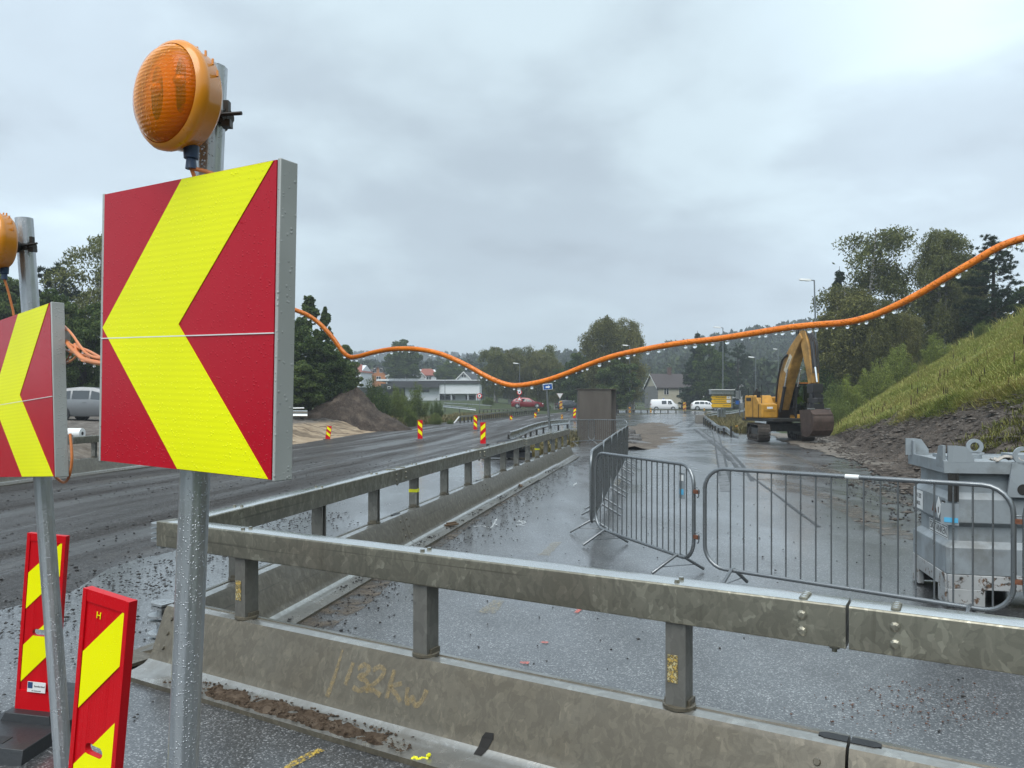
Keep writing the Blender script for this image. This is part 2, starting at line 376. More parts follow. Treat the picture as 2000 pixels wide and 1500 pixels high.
q.l(q.rng(q.noise(70, 5, 0.7), 0.32, 0.66, 0.04, 0.50), mxs.inputs[0]); q.l(tr.outputs[0], mxs.inputs[1]); q.l(q.b.outputs[0], mxs.inputs[2]); q.l(mxs.outputs[0], q.out.inputs[0]); M_chalk = q.mat
def paint_mark(name, col, a, b, sc_=45):
    q = NT(name); tr = q.n('ShaderNodeBsdfTransparent'); m = q.n('ShaderNodeMixShader'); q.set(col=col, rough=0.5)
    q.l(q.rng(q.noise(sc_, 6, 0.75), a, b, 0.0, 1.0), m.inputs[0]); q.l(tr.outputs[0], m.inputs[1]); q.l(q.b.outputs[0], m.inputs[2]); q.l(m.outputs[0], q.out.inputs[0]); return q.mat
M_mk_white = paint_mark('white_marking', (0.62, 0.64, 0.64), 0.42, 0.58)
M_mk_faint = paint_mark('worn_marking', (0.36, 0.30, 0.17), 0.45, 0.75)
M_mk_red = paint_mark('red_marking', (0.60, 0.14, 0.10), 0.36, 0.62, 90)
M_mk_yel = paint_mark('yellow_marking', (0.62, 0.42, 0.06), 0.46, 0.62)
M_seam = paint_mark('dark_seam', (0.03, 0.032, 0.034), 0.22, 0.5, 4)
M_mudmark = paint_mark('mud_smear', (0.115, 0.092, 0.068), 0.42, 0.64, 5)
M_seamlight = paint_mark('pale_strip', (0.12, 0.125, 0.13), 0.2, 0.5, 4)  # strips paler than the asphalt around them

# ---------------------------------------------------------------- ground shape
def sstep(a, b, x):
    t = min(1.0, max(0.0, (x - a) / (b - a))); return t * t * (3 - 2 * t)
def interp(x, pts):
    if x <= pts[0][0]: return pts[0][1]
    for (a, b), (c, d) in zip(pts, pts[1:]):
        if x <= c: return b + (d - b) * (x - a) / (c - a)
    return pts[-1][1]
ZC = [(-30, 0), (14, 0), (24, -0.06), (36, -0.13), (48, -0.09), (60, 0.0), (90, 0.22), (133, 0.57), (170, 0.9), (300, 2.0), (1100, 6)]
def zc(y): return interp(y, ZC)
LEFT = [(-30, -14.5), (0, -13.2), (10, -12.3), (20, -11.1), (33, -9.75), (44, -9.05), (56, -7.6), (70, -5.2), (90, 0.5), (105, 5.5), (115, 8.0), (125, 9.0), (400, 9.0)]
def left(y): return interp(y, LEFT)
def toe(y): return 3.63 + 0.3316 * y if y < 44 else 18.22 + 0.42 * (y - 44)
CREST = [(0, 10.5), (25, 9.0), (43, 7.4), (54, 6.4), (69, 4.9), (90, 3.6), (115, 2.2), (150, 1.2), (400, 0.8)]
HILLU = [(-900, 22), (300, 12), (600, 9), (800, 8), (900, 11), (960, 15), (1100, 16), (1250, 17), (1350, 20), (1480, 27), (1600, 32), (1800, 34), (4000, 34)]
def ground(x, y):
    z = zc(y)
    e = left(y) - x
    if e > 0:
        A = 0.78 * (1 - sstep(52, 66, y)) * sstep(-5, 12, y)
        z += A * sstep(0.25, 2.6, e) + (0.035 * min(14.0, max(0.0, e - 2.6)) if y < 60 else 0.0) * (1 - sstep(48, 60, y))
        z += 1.5 * sstep(72, 160, y) * sstep(1.0, 14.0, e)
    t = x - toe(y)
    if t > 0 and y < 200:
        c = interp(y, CREST); h = 0.60 * t
        z += min(h, c) + 0.05 * max(0.0, t - c / 0.6)
        # a shallow rock toe
    if y > 180:
        u = 1000 + 1500 * x / y
        z += interp(u, HILLU) * sstep(230, 430, y)
        z += 30.0 * sstep(480, 900, y) * sstep(1150, 800, u)
    return z
def G(u, v, dz=0.0):
    """where the sight line through a picture point of the photograph meets the road level"""
    y = 10.0
    for _ in range(60):
        y = 0.5 * y + 0.5 * max(1.0, 1500.0 * (CAM_H - zc(y) - dz) / max(1.0, v - HOR))
    return ((u - 1000.0) * y / 1500.0, y, zc(y) + dz)
def X(u, y): return (u - 1000.0) * y / 1500.0
def Zv(v, y): return CAM_H - (v - HOR) * y / 1500.0
def fr(x, y, z, s, o=4, H=0.6):
    return mnoise.fractal(Vector((x * s, y * s, z * s)), H, 2.1, o)

# ---- ground materials
def road_mat(name, stone, wet0, wet1, agg=115.0, dark=(0.022, 0.023, 0.025), lightstone=0.25, rot=0.0, streak=0.0, bumpk=0.35, mud=False, sx=2.2, c0=0.35, s0=0.5, f0=0.42, f1=0.60, c1=1.0, cr0=0.22, cr1=0.2):
    q = NT(name); V = q.raw
    big = q.noise(0.35, 5, 0.55, vec=V)
    st = q.noise(1.0, 4, 0.6, vec=q.map(q.map(V, rot=(0, 0, rot)), (sx, 0.05, 1)))
    wet = q.math('ADD', q.math('MULTIPLY', big, 1 - streak), q.math('MULTIPLY', st, streak))
    v = q.vor(agg, V); s1 = q.n('ShaderNodeSeparateColor'); q.l(v.outputs['Color'], s1.inputs[0])
    c = q.ramp(s1.outputs[0], [(0.0, dark), (0.55, stone), (0.80, tuple(x * 1.5 for x in stone)), (0.90, (lightstone * 0.9, lightstone * 0.93, lightstone * 0.95)), (1.0, (lightstone * 1.5,) * 3)])
    tone = q.noise(2.6, 6, 0.65, vec=V)
    c = q.mix(q.rng(tone, 0.35, 0.7, 0.0, 0.5), c, dark)
    if mud:
        mf = q.noise(0.9, 6, 0.65, vec=q.map(V, (1, 0.35, 1), rot=(0, 0, rot)))
        c = q.mix(q.rng(mf, 0.55, 0.72, 0, 0.55), c, (0.10, 0.082, 0.062))
    h = q.math('SUBTRACT', 1.0, v.outputs['Distance'])
    h2 = q.math('ADD', q.math('MULTIPLY', h, 0.6), q.math('MULTIPLY', s1.outputs[1], 0.4))
    film = q.rng(wet, f0, f1, 0.0, 1.0)
    nb = q.n('ShaderNodeBump'); q.l(q.rng(film, 0, 1, bumpk, bumpk * 0.35), nb.inputs['Strength']); nb.inputs['Distance'].default_value = 0.006; q.l(h2, nb.inputs['Height'])
    n2 = q.bump(q.noise(7.0, 4, 0.6, vec=V), 0.05, 0.05, nb.outputs[0])
    q.set(col=c, rough=q.rng(film, 0, 1, wet0, wet1), spec=q.rng(film, 0, 1, s0, 0.5), normal=n2, coat=q.rng(film, 0, 1, c0, c1), coatr=q.rng(film, 0, 1, cr0, cr1))
    if mud:
        n2 = q.bump(q.noise(15.0, 6, 0.75, vec=V), 0.9, 0.06, n2); n2 = q.bump(q.vor(34.0, V).outputs['Distance'], 0.6, 0.03, n2); q.set(normal=n2)
        c = q.mix(q.rng(q.noise(16.0, 4, 0.7, vec=V), 0.40, 0.62, 0.0, 0.7), c, dark); q.set(col=c)
    cb = q.n('ShaderNodeBump'); q.l(q.rng(film, 0, 1, bumpk * 0.6, bumpk * 0.15), cb.inputs['Strength']); cb.inputs['Distance'].default_value = 0.006; q.l(h2, cb.inputs['Height'])
    q.set(coatn=cb.outputs[0]); return q.mat
M_road = road_mat('wet_asphalt', (0.058, 0.060, 0.062), 0.46, 0.32, agg=130, rot=R(-12), streak=0.35, bumpk=0.34, c0=0.9, f0=0.35, f1=0.56, cr0=0.30, cr1=0.15)
M_mill = road_mat('milled_asphalt', (0.074, 0.067, 0.062), 0.7, 0.45, agg=70, dark=(0.028, 0.025, 0.023), lightstone=0.12, rot=R(8), streak=0.92, bumpk=0.95, mud=True, sx=1.0, c0=0.0, s0=0.15, f0=0.40, f1=0.64, c1=0.6, cr1=0.3)
def dirt_mat(name, cols, scale=2.2, bump=0.6, rough=0.75, stretch=(1, 1, 1), rot=0, spec=0.3):
    q = NT(name); V = q.map(q.map(q.raw, rot=(0, 0, rot)), stretch); f = q.noise(scale, 8, 0.65, vec=V)
    c = q.ramp(f, [(0.30, cols[0]), (0.5, cols[1]), (0.72, cols[2])])
    g = q.vor(28.0, q.raw); s1 = q.n('ShaderNodeSeparateColor'); q.l(g.outputs['Color'], s1.inputs[0])
    c = q.mix(q.rng(s1.outputs[0], 0.72, 1.0, 0, 0.5), c, tuple(x * 1.5 for x in cols[2]))
    q.set(col=c, rough=q.rng(f, 0.3, 0.7, rough - 0.2, rough), spec=spec, normal=q.bump(q.noise(scale * 8, 8, 0.7, vec=V), bump, 0.06)); return q.mat
M_mudflat = dirt_mat('wet_mud', [(0.060, 0.048, 0.037), (0.135, 0.112, 0.088), (0.20, 0.172, 0.140)], 1.3, 0.6, 0.7, (2.5, 0.5, 1), R(-17), 0.45)
M_sand = dirt_mat('pale_sand', [(0.17, 0.125, 0.082), (0.40, 0.315, 0.215), (0.50, 0.41, 0.30)], 1.1, 0.5, 0.85, (2.0, 0.55, 1), R(35))
M_rock = dirt_mat('shale_cut', [(0.022, 0.016, 0.012), (0.070, 0.055, 0.044), (0.165, 0.140, 0.118)], 1.9, 1.0, 0.85, (1.0, 0.8, 3.5), R(20), 0.15)
M_soil = dirt_mat('soil', [(0.020, 0.014, 0.011), (0.046, 0.035, 0.028), (0.125, 0.10, 0.08)], 1.3, 1.0, 0.9, (1, 1, 0.45), 0, 0.15)
M_sandheap = dirt_mat('brown_grit', [(0.10, 0.068, 0.046), (0.22, 0.155, 0.105), (0.34, 0.26, 0.19)], 22, 1.0, 0.9, spec=0.2)
M_stone = dirt_mat('grey_stone', [(0.04, 0.037, 0.034), (0.085, 0.08, 0.076), (0.18, 0.175, 0.17)], 5, 0.6, 0.55, spec=0.5)
M_stone_dk = dirt_mat('dark_chip', [(0.012, 0.012, 0.012), (0.03, 0.028, 0.027), (0.06, 0.055, 0.05)], 15, 0.5, 0.5, spec=0.5)
def grass_mat(name, cols, scale=0.5):
    q = NT(name); f = q.noise(scale, 7, 0.6, vec=q.raw); f2 = q.noise(scale * 14, 5, 0.7, vec=q.raw)
    c = q.ramp(q.math('ADD', q.math('MULTIPLY', f, 0.65), q.math('MULTIPLY', f2, 0.35)), [(0.32, cols[0]), (0.5, cols[1]), (0.68, cols[2])])
    q.set(col=c, rough=0.8, spec=0.2, normal=q.bump(f2, 0.9, 0.25)); return q.mat
M_grass = grass_mat('meadow_ground', [(0.10, 0.135, 0.032), (0.20, 0.25, 0.058), (0.30, 0.30, 0.09)])
M_field = grass_mat('ground_cover', [(0.026, 0.036, 0.016), (0.050, 0.068, 0.026), (0.085, 0.098, 0.038)], 0.2)

# ---- ground sheet
def axis(parts):
    out = []
    for a, b, st in parts:
        n = max(1, int(round((b - a) / st))); out += [a + (b - a) * i / n for i in range(n)]
    out.append(parts[-1][1]); return out
gx = axis([(-1200, -300, 60), (-300, -80, 12), (-80, -30, 4), (-30, 40, 1.0), (40, 90, 3), (90, 300, 12), (300, 1200, 60)])
gy = axis([(-40, -6, 4), (-6, 80, 1.0), (80, 180, 4), (180, 560, 14), (560, 1200, 60)])
b = MB()
def under(x, y):
    z = ground(x, y)
    if left(y) - 0.3 < x < toe(y) + 0.2 and y < 128: z -= 0.10
    elif x >= toe(y) and y < 75: z -= 0.30
    elif x <= left(y) - 0.3 and 2 < y < 56: z -= 0.15
    return z
b.grid([[(x, y, under(x, y)) for x in gx] for y in gy])
tag(b.build('ground', M_field, smooth=180, recalc=False), 'rough green ground stretching from the road works to the far wooded hills', 'ground', kind='structure')

# ---- the wet asphalt carriageway
def split(y): return -3.75 + 0.135 * (y - 9) if y < 40 else interp(y, [(40, 0.44), (60, 3.4), (90, 9.0), (130, 14.0)])
def mudline(y): return 5.6 + 0.205 * y if y < 40 else interp(y, [(40, 13.8), (60, 18.0), (90, 33), (130, 52)])
ys = axis([(-6, 40, 0.5), (40, 132, 2.0)])
b = MB(); P = []
for y in ys:
    a, c = split(y) - 0.8, mudline(y) + 1.2
    P.append([(a + (c - a) * i / 30, y, zc(y) + 0.012 * fr(a + (c - a) * i / 30, y, 0, 0.25, 3)) for i in range(31)])
b.grid(P); tag(b.build('road', M_road, smooth=180, recalc=False), 'wet grey asphalt carriageway running from the barrier to the far bend', 'road', kind='structure')
b = MB(); P = []
for y in ys:
    a, c = left(y) + 0.02, split(y)
    row = []
    for i in range(25):
        x = a + (c - a) * i / 24
        if i >= 23: x += 0.30 * fr(0, y, 0, 0.8, 5)
        row.append((x, y, zc(y) + 0.014 + 0.012 * fr(x, y, 0, 0.25, 3) + 0.010 * fr(x, y, 3, 1.3, 4) + 0.012 * sstep(0, 1.5, abs(c - x)) - (0.04 if i == 24 else 0.0)))
    P.append(row)
b.grid(P); tag(b.build('milled_road', M_mill, smooth=180, recalc=False), 'dark milled carriageway with wet wheel tracks left of the long barrier', 'road', kind='structure')
# verge of mud between asphalt and slope
b = MB(); P = []
for y in axis([(4, 46, 0.4)]):
    a, c = mudline(y) + 0.45 * fr(0, y, 9, 0.35, 5), toe(y) + 0.8
    if c - a < 0.4: a = c - 0.4
    P.append([(a + (c - a) * i / 16, y, zc(y) + 0.03 + 0.05 * (i / 16) + (0.05 * fr(a + (c - a) * i / 16, y, 1, 0.9, 4) if 0 < i else -0.01)) for i in range(17)])
b.grid(P); tag(b.build('dirt_verge', M_mudflat, smooth=180, recalc=False), 'brown wet mud between the asphalt and the foot of the slope', 'verge', kind='structure')
# brown broken patch beside the carriageway behind the row of crowd barriers
b = MB(); P = []
for y in axis([(30, 66, 0.6)]):
    t = (y - 30) / 36
    a = split(y) + 2.8 + 3.0 * t; k_ = math.sin(PI * min(1, 0.06 + 0.9 * t)) ** 0.6; m_ = a + 2.8 - 1.0 * t; a = m_ - 2.4 * k_ + 0.5 * fr(3, y, 2, 0.4, 4); c = m_ + 2.9 * k_ + 0.6 * fr(0, y, 2, 0.4, 4)
    P.append([(a + (c - a) * i / 12, y, zc(y) - 0.035 + (0.09 + 0.13 * fr(a + (c - a) * i / 12, y, 5, 0.8, 4)) * math.sin(PI * i / 12)) for i in range(13)])
M_patch = dirt_mat('broken_dirt', [(0.045, 0.034, 0.026), (0.11, 0.09, 0.07), (0.19, 0.165, 0.14)], 0.9, 0.8, 0.85, (1.0, 2.5, 1), R(-10), 0.2)
b.grid(P); tag(b.build('dirt_patch', M_patch, smooth=180, recalc=False), 'brown broken strip of dirt beside the wet road', 'ground', kind='structure')
# sand bank and platform along the left edge
b = MB(); P = []
for y in axis([(2, 56, 0.4)]):
    row = []
    for i in range(27):
        e = -0.35 + (4.4 if i < 20 else 4.4) * min(i, 19) / 19 + max(0, i - 19) * 3.0
        x = left(y) - e
        k = sstep(0.0, 0.6, e) * (1 - 0.6 * sstep(3, 5, e))
        row.append((x, y, ground(x, y) + 0.02 + k * (0.10 * fr(x * 1.6, y * 0.8, 0, 0.7, 5) + 0.07 * fr((x + y) * 1.5, (y - x) * 0.25, 4, 1.2, 4)) - 0.05 * (e < -0.2)))
    P.append(row)
q = NT('sand_and_gravel'); sm = q.n('ShaderNodeSeparateXYZ'); q.l(q.raw, sm.inputs[0])
sand = q.ramp(q.noise(1.6, 9, 0.72, vec=q.map(q.map(q.raw, rot=(0, 0, R(35))), (2.6, 0.35, 1))), [(0.36, (0.10, 0.065, 0.04)), (0.46, (0.30, 0.225, 0.15)), (0.62, (0.45, 0.36, 0.25))])
stk = q.noise(0.8, 5, 0.6, vec=q.map(q.map(q.raw, rot=(0, 0, R(35))), (2.2, 0.22, 1)), dist=0.6); sand = q.mix(q.rng(stk, 0.50, 0.60, 0.0, 0.65), sand, (0.10, 0.072, 0.048))
grav = q.ramp(q.noise(3.0, 8, 0.7, vec=q.raw), [(0.3, (0.05, 0.043, 0.036)), (0.5, (0.12, 0.105, 0.09)), (0.7, (0.24, 0.22, 0.195))])
tz = q.math('ADD', sm.outputs[2], q.math('MULTIPLY', q.math('SUBTRACT', q.noise(1.6, 5, 0.6, vec=q.raw), 0.5), 0.35))
near = q.rng(sm.outputs[1], 24.0, 28.0, 1.0, 0.0)
gf = q.math('MAXIMUM', q.rng(tz, 0.56, 0.68, 0.0, 1.0), q.math('MULTIPLY', near, 0.85))
q.set(col=q.mix(gf, sand, grav), rough=0.85, spec=0.25, normal=q.bump(q.noise(9, 8, 0.7, vec=q.raw), 0.7, 0.08))
b.grid(P); tag(b.build('sand_bank', q.mat, smooth=180, recalc=False), 'pale sandy bank rising from the dark road to a gravel terrace', 'bank', kind='structure')

# right hand slope: shale below, meadow above
def rock_top(y): return interp(y, [(0, 4.0), (12, 3.6), (20, 3.0), (28, 2.1), (35, 1.2), (39, 0.6), (44, 0.25), (75, 0.0)])
def slope_z(t, y):
    c = interp(y, CREST); return zc(y) + min(0.6 * max(t, -0.5), c) + 0.05 * max(0.0, t - c / 0.6)
b = MB(); P = []
for y in axis([(2, 42, 0.3)]):
    w = rock_top(y) + 1.0; row = []
    for i in range(33):
        t = -0.9 + (w + 0.9) * i / 32; x = toe(y) + t
        ramp_ = sstep(-0.9, 0.8, t)
        n = 0.16 * fr(x, y, 0, 0.9, 6, 0.5) + 0.10 * abs(fr(x * 0.7, y * 1.0, 4, 2.2, 4))
        row.append((x, y, slope_z(max(t, -0.1) if t > 0 else 0.0, y) + 0.02 + ramp_ * n + 0.06 * sstep(-0.9, 0, t)))
    P.append(row)
b.grid(P); tag(b.build('rock_slope', M_rock, smooth=40, recalc=False), 'dark cut of broken shale at the foot of the grassy slope', 'slope', kind='structure')
def edge_t(y): return rock_top(y) + 0.55 * fr(0, y, 7, 0.45, 5)
b = MB(); P = []
def meadow_z(x, y, t, t0): return slope_z(t, y) + 0.16 * fr(x, y, 2, 0.35, 5) + 0.22 * sstep(0.0, 0.5, t - t0) - 0.12
for y in axis([(2, 60, 0.5), (60, 112, 2.0)]):
    t0 = edge_t(y); t1 = 26.0; row = []
    for i in range(41):
        s = i / 40; t = t0 + (t1 - t0) * (0.45 * s + 0.55 * s * s); x = toe(y) + t
        row.append((x, y, meadow_z(x, y, t, t0)))
    P.append(row)
b.grid(P); tag(b.build('grass_slope', M_grass, smooth=180, recalc=False), 'green meadow slope rising on the right above the shale cut', 'slope', kind='structure')
# ================================================================ steel road barrier with posts and top rail
ELEN = 4.155; PSP = ELEN / 3
def make_barrier_parts(root, tape=(), stickers=()):
    Lh = ELEN / 2 - 0.006
    prof = [(-0.39, 0.0), (-0.39, 0.028), (-0.30, 0.036), (-0.235, 0.052), (-0.20, 0.075), (-0.178, 0.115), (-0.085, 0.362), (-0.066, 0.384), (-0.024, 0.390),
            (-0.020, 0.384), (0.020, 0.384), (0.024, 0.390), (0.066, 0.384), (0.085, 0.362), (0.178, 0.115), (0.20, 0.075), (0.235, 0.052), (0.30, 0.036), (0.39, 0.028), (0.39, 0.0)]
    b = MB(); b.prism(prof, -Lh, Lh, 'x')
    # rivets and cover straps near the joints
    for sx in (-1, 1):
        for sy in (-1, 1):
            for k, z in enumerate((0.15, 0.235, 0.32)):
                y = sy * (0.178 - (z - 0.115) * 0.376)
                for dxx in (0.10,):
                    c = Vector((sx * (Lh - dxx), y, z)); nrm = Vector((0, sy * 0.936, 0.352))
                    b.cyl(c - nrm * 0.004, c + nrm * 0.010, 0.017, 0.012, 8)
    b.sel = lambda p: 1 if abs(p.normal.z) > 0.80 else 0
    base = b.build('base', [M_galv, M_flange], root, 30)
    # black slot cover over the joint on top of the base
    for sx in (-1, 1):
        b = MB()
        pts = [(sx * Lh + 0 * sx, -0.028), (sx * (Lh - 0.085), -0.028), (sx * (Lh - 0.108), -0.014), (sx * (Lh - 0.108), 0.014), (sx * (Lh - 0.085), 0.028), (sx * Lh, 0.028)]
        b.prism(pts, 0.3865, 0.3935, 'z'); b.build('joint_slot', M_black, root, 30)
    # top rail
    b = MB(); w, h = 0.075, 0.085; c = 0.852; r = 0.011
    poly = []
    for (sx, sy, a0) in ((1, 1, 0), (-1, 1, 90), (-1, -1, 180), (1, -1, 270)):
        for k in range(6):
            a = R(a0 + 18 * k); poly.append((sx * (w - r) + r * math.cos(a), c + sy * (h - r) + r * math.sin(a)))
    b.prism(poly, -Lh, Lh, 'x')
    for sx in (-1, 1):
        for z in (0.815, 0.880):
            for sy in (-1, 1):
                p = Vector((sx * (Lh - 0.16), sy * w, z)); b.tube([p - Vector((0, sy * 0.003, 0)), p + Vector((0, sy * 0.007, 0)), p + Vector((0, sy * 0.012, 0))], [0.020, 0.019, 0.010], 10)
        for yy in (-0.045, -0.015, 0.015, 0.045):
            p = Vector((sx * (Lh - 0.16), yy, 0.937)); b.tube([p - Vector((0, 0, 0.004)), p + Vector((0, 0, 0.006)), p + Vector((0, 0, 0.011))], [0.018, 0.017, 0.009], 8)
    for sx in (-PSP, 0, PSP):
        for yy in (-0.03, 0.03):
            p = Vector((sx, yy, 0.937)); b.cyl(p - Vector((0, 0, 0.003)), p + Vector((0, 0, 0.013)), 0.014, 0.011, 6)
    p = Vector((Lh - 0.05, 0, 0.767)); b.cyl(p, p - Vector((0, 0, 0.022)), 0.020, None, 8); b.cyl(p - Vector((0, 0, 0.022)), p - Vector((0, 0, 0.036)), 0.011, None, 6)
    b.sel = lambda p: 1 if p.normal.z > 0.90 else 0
    b.build('rail', [M_galv_rail, M_wet_skylit_top], root, 14)
    for i, sx in enumerate((-PSP, 0, PSP)):
        b = MB(); x0, x1, y0, y1, t = sx - 0.045, sx + 0.045, -0.052, 0.052, 0.012
        poly = [(x0, y1), (x0, y0), (x1, y0), (x1, y1), (x1 - 0.02, y1), (x1 - 0.02, y1 - t), (x1 - t, y1 - t), (x1 - t, y0 + t), (x0 + t, y0 + t), (x0 + t, y1 - t), (x0 + 0.02, y1 - t), (x0 + 0.02, y1)]
        b.prism(poly, 0.398, 0.770, 'z')
        po = b.build('post', M_post, root, 30)
        b = MB(); b.tube([(sx, 0, 0.388), (sx, 0, 0.402), (sx, 0, 0.404)], [0.073, 0.073, 0.066], 22)
        for s in (-1, 1): b.box((sx + s * 0.052, 0.01, 0.412), (0.012, 0.075, 0.03))
        b.build('foot_plate', M_galv, po, 40)
        if i in tape:
            b = MB(); b.box((sx, 0.0, 0.60), (0.096, 0.112, 0.04)); b.build('tape_band', M_marker, po, 0)
        if i in stickers:
            b = MB(); b.box((sx - 0.012, -0.0545, 0.565), (0.045, 0.004, 0.12)); b.build('sticker', M_sticker, po, 0)
    return root
def barrier(x, y, ang, label, z=0.0, rough=None, **k):
    r = thing('steel_barrier', label, 'road barrier', (x, y, z), ang, 'steel barrier elements with posts and top rail')
    return make_barrier_parts(r, **k)
AD = Vector((0.863, -0.506)).normalized(); AANG = math.atan2(AD.y, AD.x)
a2 = Vector((-0.458, 4.085))
A1 = barrier(a2.x, a2.y, AANG, 'galvanised barrier element across the front, chalked 132 kW, hinge plates at its free end', stickers=(0, 2))
a3 = a2 + AD * ELEN
A2 = barrier(a3.x, a3.y, AANG, 'galvanised barrier element bolted on the lower right of the chalked one, running out of frame')
# hinge plates on the free end
b = MB(); L0 = -ELEN / 2 - 0.10
b.box((L0 + 0.055, 0, 0.852), (0.11, 0.148, 0.168)); b.build('end_cap', M_galv_rail, A1, 0, bevel=0.006)
b = MB()
for z in (0.80, 0.835, 0.87, 0.905):
    b.cyl((L0 - 0.045, 0.0, z - 0.009), (L0 - 0.045, 0.0, z + 0.009), 0.068, None, 20); b.box((L0 - 0.01, 0, z), (0.09, 0.12, 0.016))
b.cyl((L0 - 0.05, 0, 0.74), (L0 - 0.05, 0, 0.80), 0.03, None, 12)
b.build('hinge_plate', M_beam, A1, 35)
b = MB()
for z in (0.13, 0.165, 0.25, 0.285, 0.345, 0.37):
    b.cyl((L0 - 0.05, 0, z - 0.008), (L0 - 0.05, 0, z + 0.008), 0.085 - 0.02 * (z > 0.3), None, 20); b.box((L0 - 0.01, 0, z), (0.11, 0.13, 0.014))
b.cyl((L0 - 0.05, 0, 0.12), (L0 - 0.05, 0, 0.38), 0.03, None, 12)
b.build('hinge_plate', M_beam, A1, 35)
b = MB(); P = [(-0.39, 0.0), (-0.22, -0.20), (0.0, -0.27), (0.22, -0.20), (0.39, 0.0)]
b.prism([(L0 + y_, x_) for x_, y_ in P], 0.012, 0.034, 'z'); b.build('end_flange', M_galv, A1, 30)
# chalk writing on the face of A1: 2D strokes (s along the element, t up the face)
def face_pt(s, t, off=0.0035):
    n = Vector((0, -0.936, 0.352)); p0 = Vector((s, -0.178, 0.115)); up = Vector((0, 0.352, 0.936))
    return p0 + up * t + n * off
def stroke(b, pts, w0, w1=None):
    pts = [Vector(p) for p in pts]; w1 = w1 or w0; vs = []; N = len(pts)
    for i, p in enumerate(pts):
        d = (pts[min(i + 1, N - 1)] - pts[max(i - 1, 0)]).normalized(); n = Vector((-d.y, d.x)); w = (w0 + (w1 - w0) * i / (N - 1)) / 2 * (0.85 + 0.3 * random.random())
        vs += [face_pt(*(p + n * w)), face_pt(*(p - n * w))]
    b.add(vs, [(2 * i, 2 * i + 1, 2 * i + 3, 2 * i + 2) for i in range(N - 1)])
def smooth_pts(pts, n=6):
    out = []
    for i in range(len(pts) - 1):
        p0 = Vector(pts[max(i - 1, 0)]); p1 = Vector(pts[i]); p2 = Vector(pts[i + 1]); p3 = Vector(pts[min(i + 2, len(pts) - 1)])
        for k in range(n):
            t = k / n; out.append(0.5 * ((2 * p1) + (p2 - p0) * t + (2 * p0 - 5 * p1 + 4 * p2 - p3) * t * t + (3 * p1 - p0 - 3 * p2 + p3) * t ** 3))
    out.append(Vector(pts[-1])); return out
CH0, CW = -0.46, 0.5            # start and width of the writing along the element
def ch(pts): return smooth_pts([(CH0 + CW * x, 0.045 + 0.165 * y) for x, y in pts])
b = MB()
stroke(b, smooth_pts([(-0.535, 0.0), (-0.515, 0.13), (-0.505, 0.255)]), 0.034, 0.014)
for pts in ([(0.06, 0.22), (0.08, 0.6), (0.10, 0.95)],
            [(0.18, 0.80), (0.26, 0.95), (0.33, 0.88), (0.31, 0.70), (0.22, 0.55), (0.33, 0.48), (0.36, 0.32), (0.27, 0.16), (0.17, 0.20)],
            [(0.39, 0.85), (0.47, 1.0), (0.54, 0.90), (0.50, 0.62), (0.36, 0.22), (0.46, 0.26), (0.56, 0.16)],
            [(0.67, 1.0), (0.655, 0.6), (0.645, 0.12)], [(0.80, 0.66), (0.67, 0.47), (0.76, 0.30), (0.83, 0.12)],
            [(0.88, 0.58), (0.90, 0.22), (0.93, 0.14), (0.97, 0.34), (1.0, 0.16), (1.05, 0.16), (1.10, 0.38), (1.12, 0.64)]):
    stroke(b, ch(pts), 0.026)
b.build('chalk_writing', M_chalk, A1, 0, recalc=False)
M_drain = simple('drain_shadow', (0.018, 0.017, 0.016), 0.9)
b = MB(); b.add([face_pt(0.468, 0.0), face_pt(0.534, 0.0), face_pt(0.53, 0.030), face_pt(0.485, 0.026)], [(0, 1, 2, 3)]); pf = [(-0.389, 0.0305), (-0.30, 0.0385), (-0.236, 0.0545), (-0.202, 0.078), (-0.1794, 0.1185)]
b.build('drain_opening', M_drain, A1, 0, recalc=False)
b = MB(); b.add([p_ for i_, (y_, z_) in enumerate(pf[2:]) for p_ in ((0.457 + 0.006 * i_, y_, z_), (0.50 + 0.016 * i_, y_, z_))], [(0, 1, 3, 2), (2, 3, 5, 4)]); b.build('flange_gap', M_drain, A1, 0, recalc=False)
# grit caught on the flange
b = MB(); P = []
for i in range(70):
    s = -1.62 + 1.68 * i / 69; row = []
    for k in range(9):
        yy = -0.385 + 0.185 * k / 8; e_ = math.sin(PI * i / 69) ** 0.35 * math.sin(PI * min(1, (k + 0.3) / 8.3))
        row.append((s, yy, 0.030 + max(0, (yy + 0.30)) * 0.22 - 0.012 + e_ * (0.030 + 0.012 * fr(s, yy, 0, 22.0, 5) + 0.022 * fr(s, yy, 0, 3.5, 3) + 0.012 * fr(s, yy, 4, 9.0, 3))))
    P.append(row)
b.grid(P); o = b.build('sand_heap', M_sandheap, None, 60, recalc=False); o.location = A1.location; o.rotation_euler = A1.rotation_euler
tag(o, 'brown grit washed up along the flange of the chalked barrier', 'grit', kind='stuff')
# barrier line going away
BD = Vector((-0.2, -1.0)).normalized(); BANG = math.atan2(BD.y, BD.x)
def bx(y): return -1.278 + 0.2 * (y - 9.83)
blab = ['galvanised barrier element meeting the chalked one at the corner, printed plate on its end', 'second barrier element from the corner in the receding line, with yellow tape on a post',
        'third barrier element from the corner in the receding line', 'fourth barrier element from the corner, in front of the leaning blue sign pole',
        'last barrier element of the receding line, ending at the brown steel shield']
Bs = []
for k in range(5):
    yc = 5.15 + (k + 0.5) * ELEN * abs(BD.y)
    z0, z1 = zc(yc - 2), zc(yc + 2)
    e_ = barrier(bx(yc), yc, BANG, blab[k], (z0 + z1) / 2, tape=((2,) if k == 1 else (1,) if k == 3 else ()))
    Bs.append(e_)
